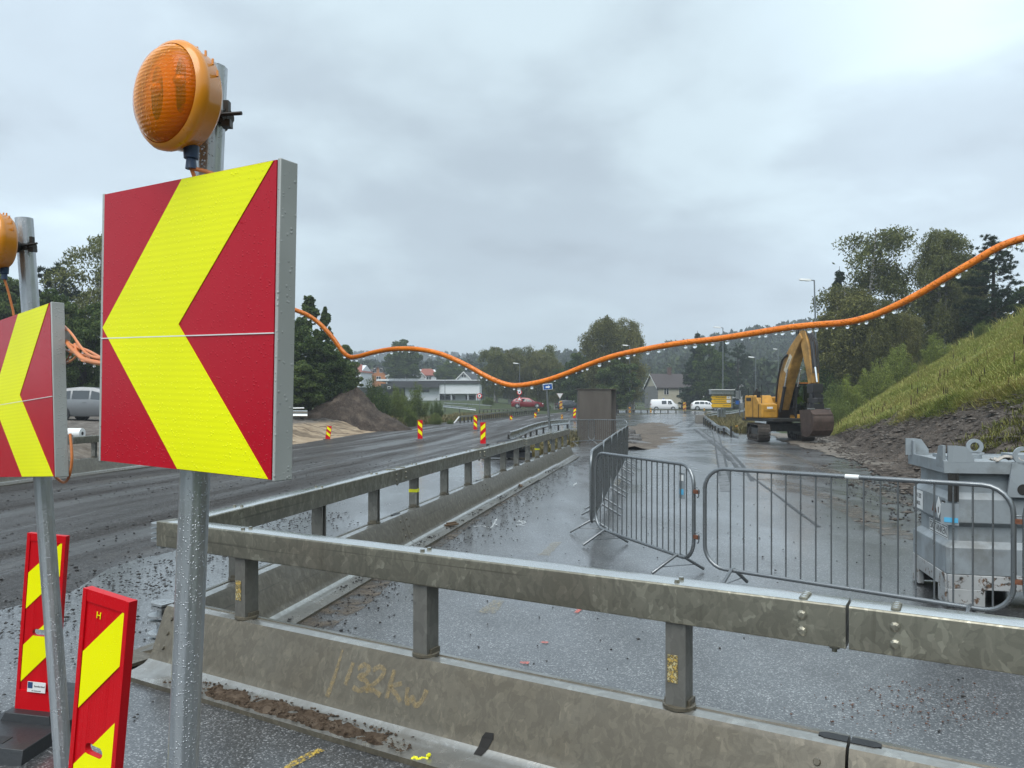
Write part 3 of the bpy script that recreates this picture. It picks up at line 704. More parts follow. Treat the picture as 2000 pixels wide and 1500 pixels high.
# printed plate on the near end of the first receding element (its far-right face looks to the carriageway)
b = MB(); M = frame((ELEN / 2 - 0.02 - 0.14, 0.152, 0.20), (-1, 0, 0), (0, 0.936, 0.352))
b.box((0, 0, 0), (0.21, 0.125, 0.004), 0, M); pl = b.build('name_plate', M_white_pl, Bs[0], 0)
M2 = frame(M @ Vector((0.02, 0.02, 0.0025)), (-1, 0, 0), (0, 0.936, 0.352)); text_obj('safebar', 0.045, 'lettering', M_ink, pl, M2)
M2 = frame(M @ Vector((0.0, -0.036, 0.0025)), (-1, 0, 0), (0, 0.936, 0.352)); text_obj('steel barrier', 0.026, 'lettering', M_navy, pl, M2)
b = MB(); b.box((-0.078, 0.018, 0.0025), (0.036, 0.042, 0.001), 0, M); b.build('emblem', M_sticker, pl, 0)
# far side element seen between the two chevron boards
for yy, lab in ((19.2, 'barrier element on the far edge of the dark road, white roll behind it'), (15.05, 'barrier element on the far edge of the dark road, nearer than the white roll')):
    xx = left(yy) + 0.75; ang = math.atan2(-1.0, (left(21) - left(17)) / -4.0)
    barrier(xx, yy, ang, lab, zc(yy) + 0.012)

# ================================================================ chevron boards with lamps
def lamp_parts(root, c, nrm, rad=0.11):
    M = frame(c, Vector(nrm).cross(Vector((0, 0, 1))), nrm)
    b = MB(); b.lathe([(0.03, -0.056), (rad * 0.84, -0.050), (rad * 0.95, -0.038), (rad * 0.975, -0.010), (rad * 1.03, -0.004), (rad * 1.04, 0.008), (rad * 0.99, 0.018), (rad * 0.93, 0.022), (rad * 0.92, 0.008), (rad * 0.90, -0.026), (0.01, -0.032)], 48, 0, M)
    for k in range(9):
        a = R(200 + 17 * k); p = M @ Vector((rad * 0.985 * math.cos(a), rad * 0.985 * math.sin(a), -0.03)); b.box(p, (0.004, 0.004, 0.012))
    hs = b.build('lamp_housing', M_amber, root, 40)
    b = MB(); pr = [(rad * 0.925, 0.012), (rad * 0.91, 0.024), (rad * 0.82, 0.036), (rad * 0.62, 0.047), (rad * 0.36, 0.054), (0.012, 0.056)]
    b.lathe(pr, 48, 0, M); b.build('lens', M_lens, hs, 60)
    b = MB()
    for sx in (-1, 1):
        b.loft([[(sx * 0.040 + 0.021 * math.cos(2 * PI * k / 18), -0.012 + 0.058 * math.sin(2 * PI * k / 18), zz) for k in range(18)] for zz in (-0.03, 0.012)], 0, True, M)
    b.box((0.0, 0.05, -0.015), (0.15, 0.018, 0.03), 0, M); b.build('reflector_box', M_dark, hs, 30)
    b = MB()
    for sx in (-1, 1):
        q_ = [(0.013, 0.0), (0.012, 0.010), (0.007, 0.016), (0.001, 0.017)]; b.lathe(q_, 14, 0, M @ Matrix.Translation((sx * 0.040, -0.02, 0.010)))
    b.build('led', M_amber_in, hs, 60)
    # bracket clamp and wing bolt at the back
    return M
def board(name_lab, lampside, C, d, W, H, lean, ztop, pole_pts, pr, lampc, cable_pts):
    """C centre of the front face (x, y), d unit vector along the board"""
    root = thing('chevron_sign', name_lab, 'traffic sign', (pole_pts[0][0], pole_pts[0][1], 0), 0, 'red and yellow chevron boards on poles')
    org = Vector((pole_pts[0][0], pole_pts[0][1], 0))
    nrm = Vector((d.y, -d.x, 0)); up = Vector((0, 0, 1)) ; ux = Vector((d.x, d.y, 0))
    Q = Matrix.Rotation(lean, 3, nrm); ux = Q @ ux; up = Q @ up
    cz = ztop - H / 2
    o = Vector((C.x, C.y, cz)) - org
    Mw = Matrix(((ux.x, -nrm.x, up.x, o.x), (ux.y, -nrm.y, up.y, o.y), (ux.z, -nrm.z, up.z, o.z), (0, 0, 0, 1)))   # local x along, y back, z up
    t = 0.041; w, h = W / 2, H / 2
    def emp(ob): ob.matrix_local = Mw; return ob
    # tray (frame) with rim
    b = MB(); b.box((0, t / 2 + 0.003, 0), (W, t, H)); 
    for s in (-1, 1): b.box((s * (w + 0.004), t / 2, 0), (0.009, t + 0.003, H + 0.006))
    for k, zz in enumerate((0.2, -0.18)): b.box((0, t + 0.02, zz * H / 0.62), (W * 0.9, 0.03, 0.035))
    tray = emp(b.build('sign_tray', M_tray, root, 30, bevel=0.002))
    zs = h - 0.54 * H            # height of the panel joint
    for (z0, z1) in ((zs + 0.001, h), (-h, zs - 0.001)):
        b = MB(); b.box((0, 0.0, (z0 + z1) / 2), (W - 0.004, 0.004, z1 - z0)); pn = emp(b.build('panel', M_red, root, 0))
    # yellow chevron, cut at the joint
    def arm(z0, z1, nm):
        def xl(z): return -w + 0.004 + (W) * 0.493 * abs(z) / h
        def xr(z): return xl(z) + W * 0.485
        zz = [z0, z1] if z0 * z1 >= 0 else [z0, 0.0, z1]
        poly = [(xl(z), z) for z in zz] + [(xr(z), z) for z in reversed(zz)]
        bb = MB(); bb.prism(poly, -0.0036, -0.0024, 'y'); return emp(bb.build(nm, M_yel, root, 0))
    arm(zs + 0.001, h - 0.001, 'chevron'); arm(-h + 0.001, zs - 0.001, 'chevron')
    b = MB(); b.box((0, -0.003, zs), (W, 0.002, 0.0022)); emp(b.build('joint_strip', M_white, root, 0))
    # pole: ribbed aluminium tube
    p0, p1 = Vector(pole_pts[0]) - org, Vector(pole_pts[1]) - org; ax = (p1 - p0).normalized(); Mp = frame(p0, ax.orthogonal(), ax); n = 60
    rings = []
    for hh in (0, (p1 - p0).length):
        rings.append([Mp @ Vector(((pr + 0.0006 * math.cos(12 * 2 * PI * k / n)) * math.cos(2 * PI * k / n), (pr + 0.0006 * math.cos(12 * 2 * PI * k / n)) * math.sin(2 * PI * k / n), hh)) for k in range(n)])
    b = MB(); b.loft(rings); pole = b.build('pole', M_alu, root, 30)
    bz = 0.06; b = MB(); b.cyl(p0, p0 + ax * 0.10, pr * 1.8, None, 20); b.box(p0 + Vector((0, 0, 0.02)), (0.34, 0.34, 0.04)); b.build('foot', M_rubber, root, 30)
    # clamps
    lc = Vector(lampc) - org; back = -nrm
    pl = p0 + ax * ((lc.z - p0.z) / ax.z)
    b = MB(); b.tube([pl + ax * -0.012, pl + ax * 0.012], pr + 0.006, 24); b.box(pl + ux * (pr + 0.018) + back * 0.0, (0.02, 0.02, 0.022))
    b.tube([pl + ux * 0.02 + nrm * 0.03, pl + ux * (pr + 0.075)], 0.0045, 8)
    b.tube([pl + ux * (pr + 0.022), pl + ux * (pr + 0.03)], [0.017, 0.017], 14)
    b.box(pl + ux * (pr + 0.026) + Vector((0, 0, 0.02)), (0.012, 0.016, 0.03)); b.box(pl + ux * (pr + 0.026) - Vector((0, 0, 0.016)), (0.02, 0.02, 0.016))
    b.cyl(pl + nrm * (pr), lc - nrm * 0.06, 0.022, None, 14)
    b.build('clamp', M_dark, root, 35)
    lamp_parts(root, lc, nrm)
    g = lc + Vector((0, 0, -0.105)) - nrm * 0.028 + ux * 0.018
    b = MB(); b.tube([g + Vector((0, 0, 0.012)), g - Vector((0, 0, 0.02)), g - Vector((0, 0, 0.022)), g - Vector((0, 0, 0.042))], [0.017, 0.015, 0.010, 0.012], 12); b.build('cable_gland', M_blue, root, 35)
    for cp in cable_pts:
        b = MB(); b.tube([g + Vector((0, 0, -0.04))] + [g + ux * a + back * c_ + Vector((0, 0, e_)) for a, c_, e_ in cp], 0.0045, 8); b.build('lead', M_cable_thin, root, 60)
    return root, Mw, org
d1 = Vector((0.852, -0.523)); d1.normalize()
S1, Mw1, og1 = board('big chevron sign, full red and yellow board with an amber lamp on its ribbed pole', 1, Vector((-0.7095, 1.647)), d1, 0.585, 0.622, R(-1.5), 2.2005,
      ((-0.7906, 1.758, 0.0), (-0.6857, 1.758, 2.49)), 0.0325, (-0.712, 1.618, 2.366),
      [[(0.002, 0.01, -0.065), (0.016, 0.045, -0.088), (0.035, 0.09, -0.105)], [(0.022, 0.02, -0.045), (0.055, 0.055, -0.058), (0.10, 0.10, -0.075), (0.16, 0.12, -0.12)]])
d2 = Vector((0.785, -0.62)); d2.normalize()
S2, Mw2, og2 = board('chevron sign cut off by the left frame edge, its lamp half out of view', 1, Vector((-1.864, 2.916)), d2, 0.585, 0.62, R(3.6), 2.062,
      ((-1.790, 3.096, 0.0), (-1.967, 3.096, 2.465)), 0.0325, (-1.992, 2.955, 2.345),
      [[(0.0, 0.012, -0.08), (0.0, 0.03, -0.16), (0.0, 0.04, -0.24), (0.0, 0.04, -0.32)]])
# loop of lead below the left board
b = MB(); b.tube(smooth_pts([Vector(Mw2 @ Vector((0.30, 0.05, -0.16))), Vector(Mw2 @ Vector((0.31, 0.05, -0.25))), Vector(Mw2 @ Vector((0.28, 0.05, -0.315))), Vector(Mw2 @ Vector((0.20, 0.06, -0.335))), Vector(Mw2 @ Vector((0.10, 0.06, -0.30)))]), 0.005, 8)
b.build('lead', M_cable_thin, S2, 60)

# ---------------------------------------------------------------- hanging orange cable with rain drops
CP = [(470, 560, 1.98), (566, 601, 1.95), (600, 615, 1.93), (625, 633, 1.92), (650, 660, 1.90), (668, 685, 1.89), (683, 697, 1.88), (700, 696, 1.87), (730, 688, 1.86), (765, 682, 1.84), (800, 681, 1.82), (830, 684, 1.80), (860, 691, 1.78), (890, 703, 1.76),
      (920, 718, 1.745), (950, 735, 1.73), (980, 748, 1.715), (1005, 753, 1.70), (1035, 750, 1.685), (1070, 742, 1.665), (1110, 728, 1.64), (1150, 712, 1.615), (1200, 695, 1.58), (1260, 682, 1.54), (1330, 670, 1.495), (1400, 662, 1.45),
      (1470, 651, 1.40), (1540, 640, 1.355), (1600, 634, 1.315), (1650, 630, 1.28), (1700, 618, 1.25), (1750, 597, 1.22), (1800, 571, 1.195), (1850, 541, 1.17), (1900, 512, 1.15), (1950, 483, 1.13), (2000, 465, 1.11), (2080, 446, 1.08), (2250, 420, 1.02)]
path = smooth_pts([Vector((-0.70, 1.80, 2.03))] + [Vector((X(u, d), d, Zv(v, d))) for u, v, d in CP] + [Vector((1.35, 1.0, 2.05)), Vector((2.2, 1.15, 2.25)), Vector((3.6, 1.7, 2.75))], 5)
cab = thing('orange_cable', 'thick orange cable hung with rain drops, sagging across the sky from the big sign', 'cable', path[8])
b = MB(); b.tube([p - path[8] for p in path], 0.0056, 12); b.build('cord', M_orange, cab, 60)
dm = MB(); dm.lathe([(0.0005, -0.0062), (0.0026, -0.0056), (0.0042, -0.0035), (0.0046, -0.0010), (0.0041, 0.0012), (0.0030, 0.0036), (0.0012, 0.0052)], 12)
drop0 = None; random.seed(11)
arc = 0.0; nxt = 0.02; cnt = 0
for i in range(11, len(path) - 16):
    a, c_ = path[i], path[i + 1]; seg = (c_ - a).length
    while nxt < arc + seg and cnt < 98:
        t = (nxt - arc) / seg; p = a.lerp(c_, t); slope = abs((c_ - a).normalized().z)
        if random.random() < 1.0 - 0.55 * slope:
            s = random.choice([0.45, 0.6, 0.75, 0.85, 1.0]) * (1 - 0.25 * slope)
            loc = p - path[8] - Vector((0, 0, 0.0052 + 0.0022 * s))
            if drop0 is None:
                drop0 = dm.build('water_drop', M_water, cab, 80); o = drop0
            else: o = link_copy(drop0, cab)
            o.location = loc; o.scale = (s, s, s); cnt += 1
        nxt += random.choice([0.012, 0.015, 0.019, 0.024, 0.030])
    arc += seg
# bundle of cable loops between the two boards
def pix(u, v, d): return Vector((X(u, d), d, Zv(v, d)))
loops = [[(100, 620, 2.75), (122, 634, 2.7), (140, 652, 2.6), (156, 675, 2.55), (172, 692, 2.4), (196, 700, 2.2), (230, 700, 2.0)],
         [(100, 640, 2.76), (120, 662, 2.7), (145, 676, 2.6), (170, 684, 2.45), (196, 698, 2.25), (230, 715, 2.0)],
         [(112, 650, 2.74), (124, 658, 2.66), (136, 676, 2.6), (150, 690, 2.52), (165, 702, 2.4), (195, 709, 2.2), (230, 712, 2.0)],
         [(110, 668, 2.76), (130, 684, 2.7), (150, 690, 2.6), (168, 695, 2.5), (173, 699, 2.45), (160, 704, 2.42), (178, 707, 2.3), (215, 712, 2.05)],
         [(110, 634, 2.78), (135, 648, 2.74), (150, 668, 2.7), (152, 690, 2.68), (140, 704, 2.66), (124, 710, 2.68), (108, 708, 2.72)],
         [(112, 646, 2.8), (130, 660, 2.78), (138, 680, 2.75), (136, 696, 2.72), (124, 706, 2.72), (108, 704, 2.74)],
         [(110, 655, 2.75), (135, 672, 2.66), (158, 680, 2.6), (170, 690, 2.56), (172, 698, 2.54), (163, 700, 2.52), (150, 686, 2.56), (146, 672, 2.6)]]
base = pix(100, 640, 2.75)
bun = thing('cable_bundle', 'tangle of loose orange leads hanging between the two chevron signs', 'cable', base)
for k, lp in enumerate(loops):
    lp = [(u_, v_, d_ + 0.22 * max(0.0, min(1.0, (150 - u_) / 25.0))) for u_, v_, d_ in lp]
    b = MB(); b.tube([p - base for p in smooth_pts([pix(*q_) for q_ in lp], 6)], 0.0075 if k == 2 else 0.0042, 8); b.build('loop', M_cable_thin, bun, 60)
    if k in (1, 2, 5):
        for q_ in smooth_pts([pix(*q2) for q2 in lp], 3)[2:-3:2]:
            o = link_copy(drop0, bun); o.location = q_ - base - Vector((0, 0, 0.011)); o.scale = (0.8,) * 3

# ================================================================ red and yellow marker boards
def marker_parts(root, W=0.21, H=0.92, base_h=0.12, flip=1, detail=True, lean=0.0):
    """front looks to -Y; stripes rise to the right when flip = 1"""
    T = 0.032; hz_ = base_h
    w = W / 2
    slot = (hz_ + H * 0.44, 0.085, 0.035)      # z, width, height of the grip hole
    def slotted(bb, x0, x1, lo, hi, y0, y1):
        """sheet between the edges lo(x) and hi(x), with a rounded grip hole left open"""
        cz, cw, chh = slot; xs = sorted(set([x0 + (x1 - x0) * i / 6 for i in range(7)] + [cw / 2 * math.cos(PI * k / 14) for k in range(15)])); xs = [x for x in xs if x0 - 1e-6 <= x <= x1 + 1e-6]
        def hole(x):
            r = chh / 2; f = cw / 2 - r; d = abs(x) - f
            if abs(x) >= cw / 2 - 1e-7: return 0.0
            return r if d <= 0 else math.sqrt(max(0.0, r * r - d * d))
        for xa, xb in zip(xs, xs[1:]):
            spans = [[(xa, lo(xa), hi(xa)), (xb, lo(xb), hi(xb))]]
            if max(hole(xa), hole(xb)) > 0:
                spans = [[(xa, lo(xa), min(hi(xa), cz - hole(xa))), (xb, lo(xb), min(hi(xb), cz - hole(xb)))], [(xa, max(lo(xa), cz + hole(xa)), hi(xa)), (xb, max(lo(xb), cz + hole(xb)), hi(xb))]]
            for (p, q_) in spans:
                if p[2] - p[1] < 1e-5 and q_[2] - q_[1] < 1e-5: continue
                bb.prism([(p[0], p[1]), (q_[0], q_[1]), (q_[0], max(q_[1], q_[2])), (p[0], max(p[1], p[2]))], y0, y1, 'y')
    if detail:
        b = MB(); slotted(b, -w + 0.012, w - 0.012, lambda x: hz_, lambda x: hz_ + H - 0.012, -0.010, 0.010)
        for s in (-1, 1): b.box((s * (w - 0.009), 0, hz_ + H / 2), (0.018, T, H))
        b.box((0, 0, hz_ + H - 0.02), (W - 0.036, T * 0.9, 0.04)); b.box((0, 0, hz_ + 0.05), (W - 0.036, T, 0.10))
    else:
        b = MB(); b.box((0, 0, hz_ + H / 2), (W, T, H))
    body = b.build('board', M_panelred, root, 0, bevel=0.003 if detail else 0)
    yf = -0.0125 if detail else -T / 2 - 0.002
    x0, x1 = -w + 0.02, w - 0.02
    bands = [(0.93, 0.70), (0.52, 0.29)] if False else None
    # two diagonal bands (z at left edge low, rising to the right), given as fractions of H
    for (la, lb, ra, rb) in ((0.57, 0.775, 0.77, 0.965), (0.155, 0.364, 0.36, 0.57)):
        if flip < 0: la, lb, ra, rb = ra, rb, la, lb
        z = lambda f: hz_ + H * f
        poly = [(x0, z(la)), (x1, z(ra)), (x1, z(rb)), (x0, z(lb))]
        b = MB()
        if detail: slotted(b, x0, x1, lambda x, l=la, r=ra: z(l + (r - l) * (x - x0) / (x1 - x0)), lambda x, l=lb, r=rb: z(l + (r - l) * (x - x0) / (x1 - x0)), yf - 0.001, yf)
        else: b.prism(poly, yf - 0.001, yf, 'y')

        st = b.build('stripe', M_panelyel, root, 0)
    if detail:
        yb = 0.2
        b = MB()
        b.box((0, 0.06, base_h * 0.36), (0.40, 0.86, base_h * 0.62), 0, None, 0.94); b.box((0, 0.0, base_h * 0.83), (0.27, 0.16, base_h * 0.36), 0, None, 0.88)
        for yy in (-0.27,): b.box((-0.01, yy, base_h * 0.672), (0.13, 0.07, 0.006), 1)
        b.build('rubber_base', [M_rubber, M_black], root, 0, bevel=0.008)
    else:
        b = MB(); b.box((0, 0.05, base_h * 0.4), (0.38, 0.75, base_h * 0.8), 0, None, 0.93); b.build('rubber_base', M_rubber, root, 0)
    return body
M_grip = simple('grip_opening', (0.17, 0.175, 0.18), 0.5)
def marker(x, y, z, rotz, label, flip=1, lean=0.0, detail=False, H=0.92, W=0.21, tilt=0.0, src=None):
    r = thing('marker_board', label, 'road marker', (x, y, z), 0, 'red and yellow marker boards')
    r.rotation_euler = (tilt, lean, rotz)
    if src is not None:
        for ch_ in src.children: copy_tree(ch_, r)
    else: marker_parts(r, W, H, 0.12 if detail else 0.08, flip, detail)
    return r
m1 = marker(-2.50, 4.02, 0.0, R(-4), 'red and yellow marker board standing behind the left sign pole, white sticker near its foot', 1, R(4.3), True, 0.92, 0.212)
M = frame((0.0, -0.0245, 0.245), (1, 0, 0), (0, -1, 0))
b = MB(); b.box((0.01, -0.0235, 0.245), (0.098, 0.002, 0.054)); st = b.build('sticker', M_white_pl, m1, 0)
b = MB(); b.box((-0.024, -0.0247, 0.254), (0.026, 0.001, 0.032)); b.build('emblem', M_navy, st, 0)
text_obj('Samferdsel', 0.0135, 'lettering', M_ink, st, frame((0.026, -0.0248, 0.250), (1, 0, 0), (0, -1, 0)))
text_obj('tlf. 32 00 46 00', 0.008, 'lettering', M_ink, st, frame((0.01, -0.0248, 0.226), (1, 0, 0), (0, -1, 0)))
m2 = marker(-1.405, 2.52, 0.075, R(-24), 'red and yellow marker board leaning in front, stamped with a yellow H at its top', 1, R(6.8), True, 0.92, 0.212)
text_obj('H', 0.032, 'lettering', M_panelyel, m2, frame((-0.028, -0.0122, 0.12 + 0.92 * 0.918), (1, 0, 0), (0, -1, 0)))

# ================================================================ crowd barriers
def crowd_parts(root, Lb=2.2, hooks=True):
    h0, h1, r, rc = 0.17, 1.10, 0.019, 0.20; x0, x1 = -Lb / 2, Lb / 2
    pts = []
    for (cx, cz, a0) in ((x1 - rc, h1 - rc, 0), (x0 + rc, h1 - rc, 90), (x0 + rc, h0 + rc, 180), (x1 - rc, h0 + rc, 270)):
        for k in range(7):
            a = R(a0 + 15 * k); pts.append((cx + rc * math.cos(a), 0, cz + rc * math.sin(a)))
    b = MB(); b.tube(pts, r, 10, closed=True); b.build('frame', M_galv_clean, root, 60)
    bm_ = MB(); bm_.cyl((0, 0, h0), (0, 0, h1), 0.0072, None, 7)
    n = 18; bar0 = None
    for k in range(n):
        x = x0 + 0.13 + (Lb - 0.26) * k / (n - 1)
        if bar0 is None: bar0 = bm_.build('bar', M_galv_clean, root, 60); o = bar0
        else: o = link_copy(bar0, root)
        o.location = (x, 0, 0)
    for s in (-1, 1):
        xf = s * (Lb / 2 - 0.28)
        b = MB(); b.tube([(xf, 0.30, 0.016), (xf, 0.02, h0 + 0.012), (xf, -0.02, h0 + 0.012), (xf, -0.30, 0.016)], 0.0165, 8); b.tube([(xf, 0.20, 0.07), (xf, -0.20, 0.07)], 0.004, 6)
        b.build('foot', M_galv_clean, root, 50)
    if hooks:
        for z in (0.42, 0.86):
            b = MB()
            b.tube([(x1 + 0.01, 0, z + 0.03), (x1 + 0.075, 0, z + 0.03), (x1 + 0.085, 0, z + 0.02), (x1 + 0.085, 0, z - 0.05), (x1 + 0.07, 0, z - 0.065), (x1 + 0.055, 0, z - 0.055)], 0.006, 6)
            b.build('hook', M_galv_clean, root, 50)
        for z in (0.44, 0.88): b = MB(); b.box((x1 + 0.045, 0, z - 0.03), (0.07, 0.03, 0.035)); b.build('catch', M_rust, root, 0)
    return root
def crowd(p0, p1, label, src=None, hooks=True, z=0.0):
    p0, p1 = Vector(p0), Vector(p1); c = (p0 + p1) / 2; d = p1 - p0
    r = thing('crowd_barrier', label, 'crowd barrier', (c.x, c.y, zc(c.y) + 0.012 + z), math.atan2(d.y, d.x), 'galvanised crowd barriers')
    if src is None: crowd_parts(r, d.length - 0.06, hooks)
    else:
        for ch_ in src.children: copy_tree(ch_, r)
    return r
P1 = crowd((1.03, 9.58), (1.785, 7.47), 'crowd barrier turned towards the steel rail, small blue label on its end bars')
P2 = crowd((1.80, 7.28), (3.68, 5.58), 'crowd barrier in front of the grey tank, light label hung on its bars')
P3 = crowd((3.76, 5.50), (5.55, 4.0), 'crowd barrier at the frame edge, hooked to the one before the tank', P2)
b = MB(); b.box((0.855, 0.012, 0.88), (0.11, 0.004, 0.26)); lb = b.build('label_plate', M_tank, P1, 0); b = MB(); b.box((0.855, 0.0085, 0.82), (0.075, 0.003, 0.055)); b.build('print', M_cyan, lb, 0)
b = MB(); b.box((0.855, 0.0085, 0.96), (0.075, 0.003, 0.06)); b.build('print', M_white_pl, lb, 0)
b = MB(); b.box((0.82, 0.012, 0.86), (0.125, 0.004, 0.165)); lb = b.build('label_plate', M_tank, P2, 0); b = MB(); b.box((0.83, 0.0085, 0.815), (0.095, 0.003, 0.036)); b.build('print', M_cyan, lb, 0)
b = MB(); b.tube([(0.05, 0, 1.1), (0.16, 0, 1.1)], 0.0205, 10); b.build('tape_wrap', M_white_pl, P2, 60)
dd = Vector((0.186, 1.0)).normalized(); ordn = ['first', 'second', 'third', 'fourth', 'fifth', 'sixth']
p = Vector((1.00, 9.75))
for k in range(6):
    q2 = p + dd * 2.22
    crowd(p, q2, '%s crowd barrier counted from the corner in the row running away' % ordn[k], P1 if False else (crow if k else None), hooks=True); crow = [o for o in COL.objects if o.get('label', '').startswith('first crowd')][0]
    p = q2 + dd * 0.06
pend = p
crowd((2.55, 33.2), (3.62, 34.6), 'left one of two crowd barriers before the brown steel shield', crow)
crowd((3.72, 34.6), (4.75, 33.6), 'right one of the two crowd barriers before the brown steel shield', crow)
# ================================================================ grey fuel tank
tf = Vector((0.975, -0.222)); ts = Vector((0.222, 0.975)); TL, TW = 2.25, 1.02
tank = thing('fuel_tank', 'grey steel fuel tank on a worn white skid, lifting eyes on top', 'fuel tank', (3.68, 6.5, 0.014), math.atan2(tf.y, tf.x))
def oct_ring(o, z, c=0.05):
    x0, x1, y0, y1 = -o, TL + o, -o, TW + o
    return [(x0 + c, y0, z), (x1 - c, y0, z), (x1, y0 + c, z), (x1, y1 - c, z), (x1 - c, y1, z), (x0 + c, y1, z), (x0, y1 - c, z), (x0, y0 + c, z)]
b = MB(); b.loft([oct_ring(o, z, c) for o, z, c in ((0.0, 0.262, 0.03), (0.0, 0.489, 0.03), (-0.05, 0.535, 0.05), (-0.05, 0.665, 0.05), (0.0, 0.70, 0.03), (0.0, 0.895, 0.03), (-0.05, 0.955, 0.05), (-0.05, 1.20, 0.05))])
b.build('tank_body', M_tank, tank, 20, bevel=0.006)
b = MB()
for (x0, x1, y0, y1) in ((-0.03, TL + 0.03, -0.03, -0.012), (-0.03, TL + 0.03, TW + 0.012, TW + 0.03), (-0.03, -0.012, -0.012, TW + 0.012), (TL + 0.012, TL + 0.03, -0.012, TW + 0.012)):
    b.box(((x0 + x1) / 2, (y0 + y1) / 2, 1.17), (x1 - x0, y1 - y0, 0.105))
b.box((TL / 2, TW / 2, 1.205), (TL, TW, 0.012))
b.build('rim', M_tank, tank, 20, bevel=0.003)
b = MB()
for x in (0.012, 0.075): b.box((x, -0.022, 1.0), (0.016, 0.02, 0.24))
b.box((0.045, -0.02, 1.0), (0.05, 0.006, 0.24)); b.build('corner_seam', M_dark, tank, 0)
def lug(x, y, z0, hgt, w0, w1, ring, name, yaw=0):
    Mx = Matrix.Translation((x, y, z0)) @ Matrix.Rotation(yaw, 4, 'Z')
    b = MB(); T = 0.022
    if ring:
        n = 20; ri, ro = 0.042, 0.075; vs = []
        for yy in (-T / 2, T / 2):
            for k in range(n):
                a = 2 * PI * k / n; vs += [(ri * math.cos(a), yy, hgt + ri * math.sin(a)), (ro * math.cos(a), yy, hgt + ro * math.sin(a))]
        fs = []
        for k in range(n):
            j = (k + 1) % n; o = 2 * n
            fs += [(2 * k, 2 * k + 1, 2 * j + 1, 2 * j), (o + 2 * k, o + 2 * j, o + 2 * j + 1, o + 2 * k + 1), (2 * k, 2 * j, o + 2 * j, o + 2 * k), (2 * k + 1, o + 2 * k + 1, o + 2 * j + 1, 2 * j + 1)]
        b.add(vs, fs, 0, Mx)
        b.prism([(-w0 / 2, 0), (w0 / 2, 0), (w1 / 2, hgt - 0.055), (-w1 / 2, hgt - 0.055)], -T / 2, T / 2, 'y', 0, Mx)
    else:
        b.prism([(-w0 / 2, 0), (w0 / 2, 0), (w0 / 2, hgt * 0.35), (w0 * 0.18, hgt * 0.95), (-w0 * 0.1, hgt), (-w0 / 2, hgt)], -T / 2, T / 2, 'y', 0, Mx)
    return b.build(name, M_tank, tank, 30)
lug(0.56, -0.035, 0.93, 0.345, 0.24, 0.16, True, 'lifting_eye'); lug(0.56, TW + 0.035, 0.93, 0.36, 0.24, 0.16, True, 'lifting_eye')
b = MB(); b.tube([(0.56, -0.044, 0.995), (0.56, -0.050, 0.995)], 0.045, 20); b.build('lug_hole', M_dark, tank, 30)
lug(0.10, -0.02, 1.21, 0.14, 0.20, 0.1, False, 'stacking_corner'); lug(0.02, TW - 0.08, 1.21, 0.16, 0.20, 0.1, False, 'stacking_corner'); lug(-0.02, 0.09, 1.16, 0.19, 0.18, 0.1, False, 'stacking_corner', R(90)); lug(-0.02, TW - 0.06, 1.16, 0.19, 0.18, 0.1, False, 'stacking_corner', R(90))
b = MB(); b.box((0.9, 0.5, 1.235), (0.5, 0.35, 0.05)); b.cyl((0.38, 0.55, 1.21), (0.38, 0.55, 1.25), 0.07, None, 18); b.box((0.16, 0.5, 1.225), (0.10, 0.55, 0.03)); b.build('manhole_cover', M_tank, tank, 30)
b = MB()
for y in (0.02, TW - 0.02): 
    b.box((TL / 2, y, 0.20), (TL - 0.02, 0.05, 0.12))
    for x in (0.15, 0.72, 1.5, TL - 0.15): b.box((x, y, 0.07), (0.28 if x < 0.3 or x > 2 else 0.18, 0.06, 0.14))
for x in (0.02, TL - 0.02): b.box((x, TW / 2, 0.20), (0.05, TW - 0.06, 0.12)); 
for x in (0.02,):
    for y in (0.12, TW - 0.12): b.box((x, y, 0.07), (0.05, 0.2, 0.14))
b.box((TL / 2, TW / 2, 0.17), (TL - 0.2, TW - 0.2, 0.05)); b.build('skid', M_skid, tank, 20, bevel=0.004)
# stickers and letters on the end wall (faces -x of the tank)
def end_frame(y, z, x=-0.0035): return frame((x, y, z), (0, -1, 0), (-1, 0, 0))
b = MB(); M = end_frame(0.38, 0.595, 0.046); b.box((0, 0, 0), (0.52, 0.118, 0.003), 0, M); pl = b.build('name_plate', M_white_pl, tank, 0)
b = MB()
for s in (-1, 1): b.box((0, s * 0.047, 0.002), (0.49, 0.006, 0.001), 0, M)
for s in (-1, 1): b.box((s * 0.245, 0, 0.002), (0.006, 0.10, 0.001), 0, M)
b.build('border', M_ink, pl, 0)
text_obj('SK TANKEN', 0.092, 'lettering', M_ink, pl, M @ Matrix.Translation((0, -0.002, 0.0022)), 0.92)
b = MB(); M = end_frame(0.80, 0.80); b.box((0, 0, 0), (0.26, 0.17, 0.003), 0, M); pl = b.build('notice', M_white_pl, tank, 0)
text_obj('UN 1202', 0.065, 'lettering', M_ink, pl, M @ Matrix.Translation((0, 0.036, 0.0022)), 0.75); text_obj('DIESEL', 0.05, 'lettering', M_ink, pl, M @ Matrix.Translation((0, -0.035, 0.0022)), 0.9)
M = end_frame(0.20, 0.80)
b = MB(); b.prism([(-0.075, 0), (0, -0.095), (0.075, 0), (0, 0.095)], 0, 0.003, 'z', 0, M); b.build('hazard_label', M_white_pl, tank, 0)
b = MB(); b.box((0.0, -0.02, 0.004), (0.02, 0.05, 0.001), 0, M); b.build('hazard_print', M_ink, tank, 0)
M = end_frame(0.08, 0.79)
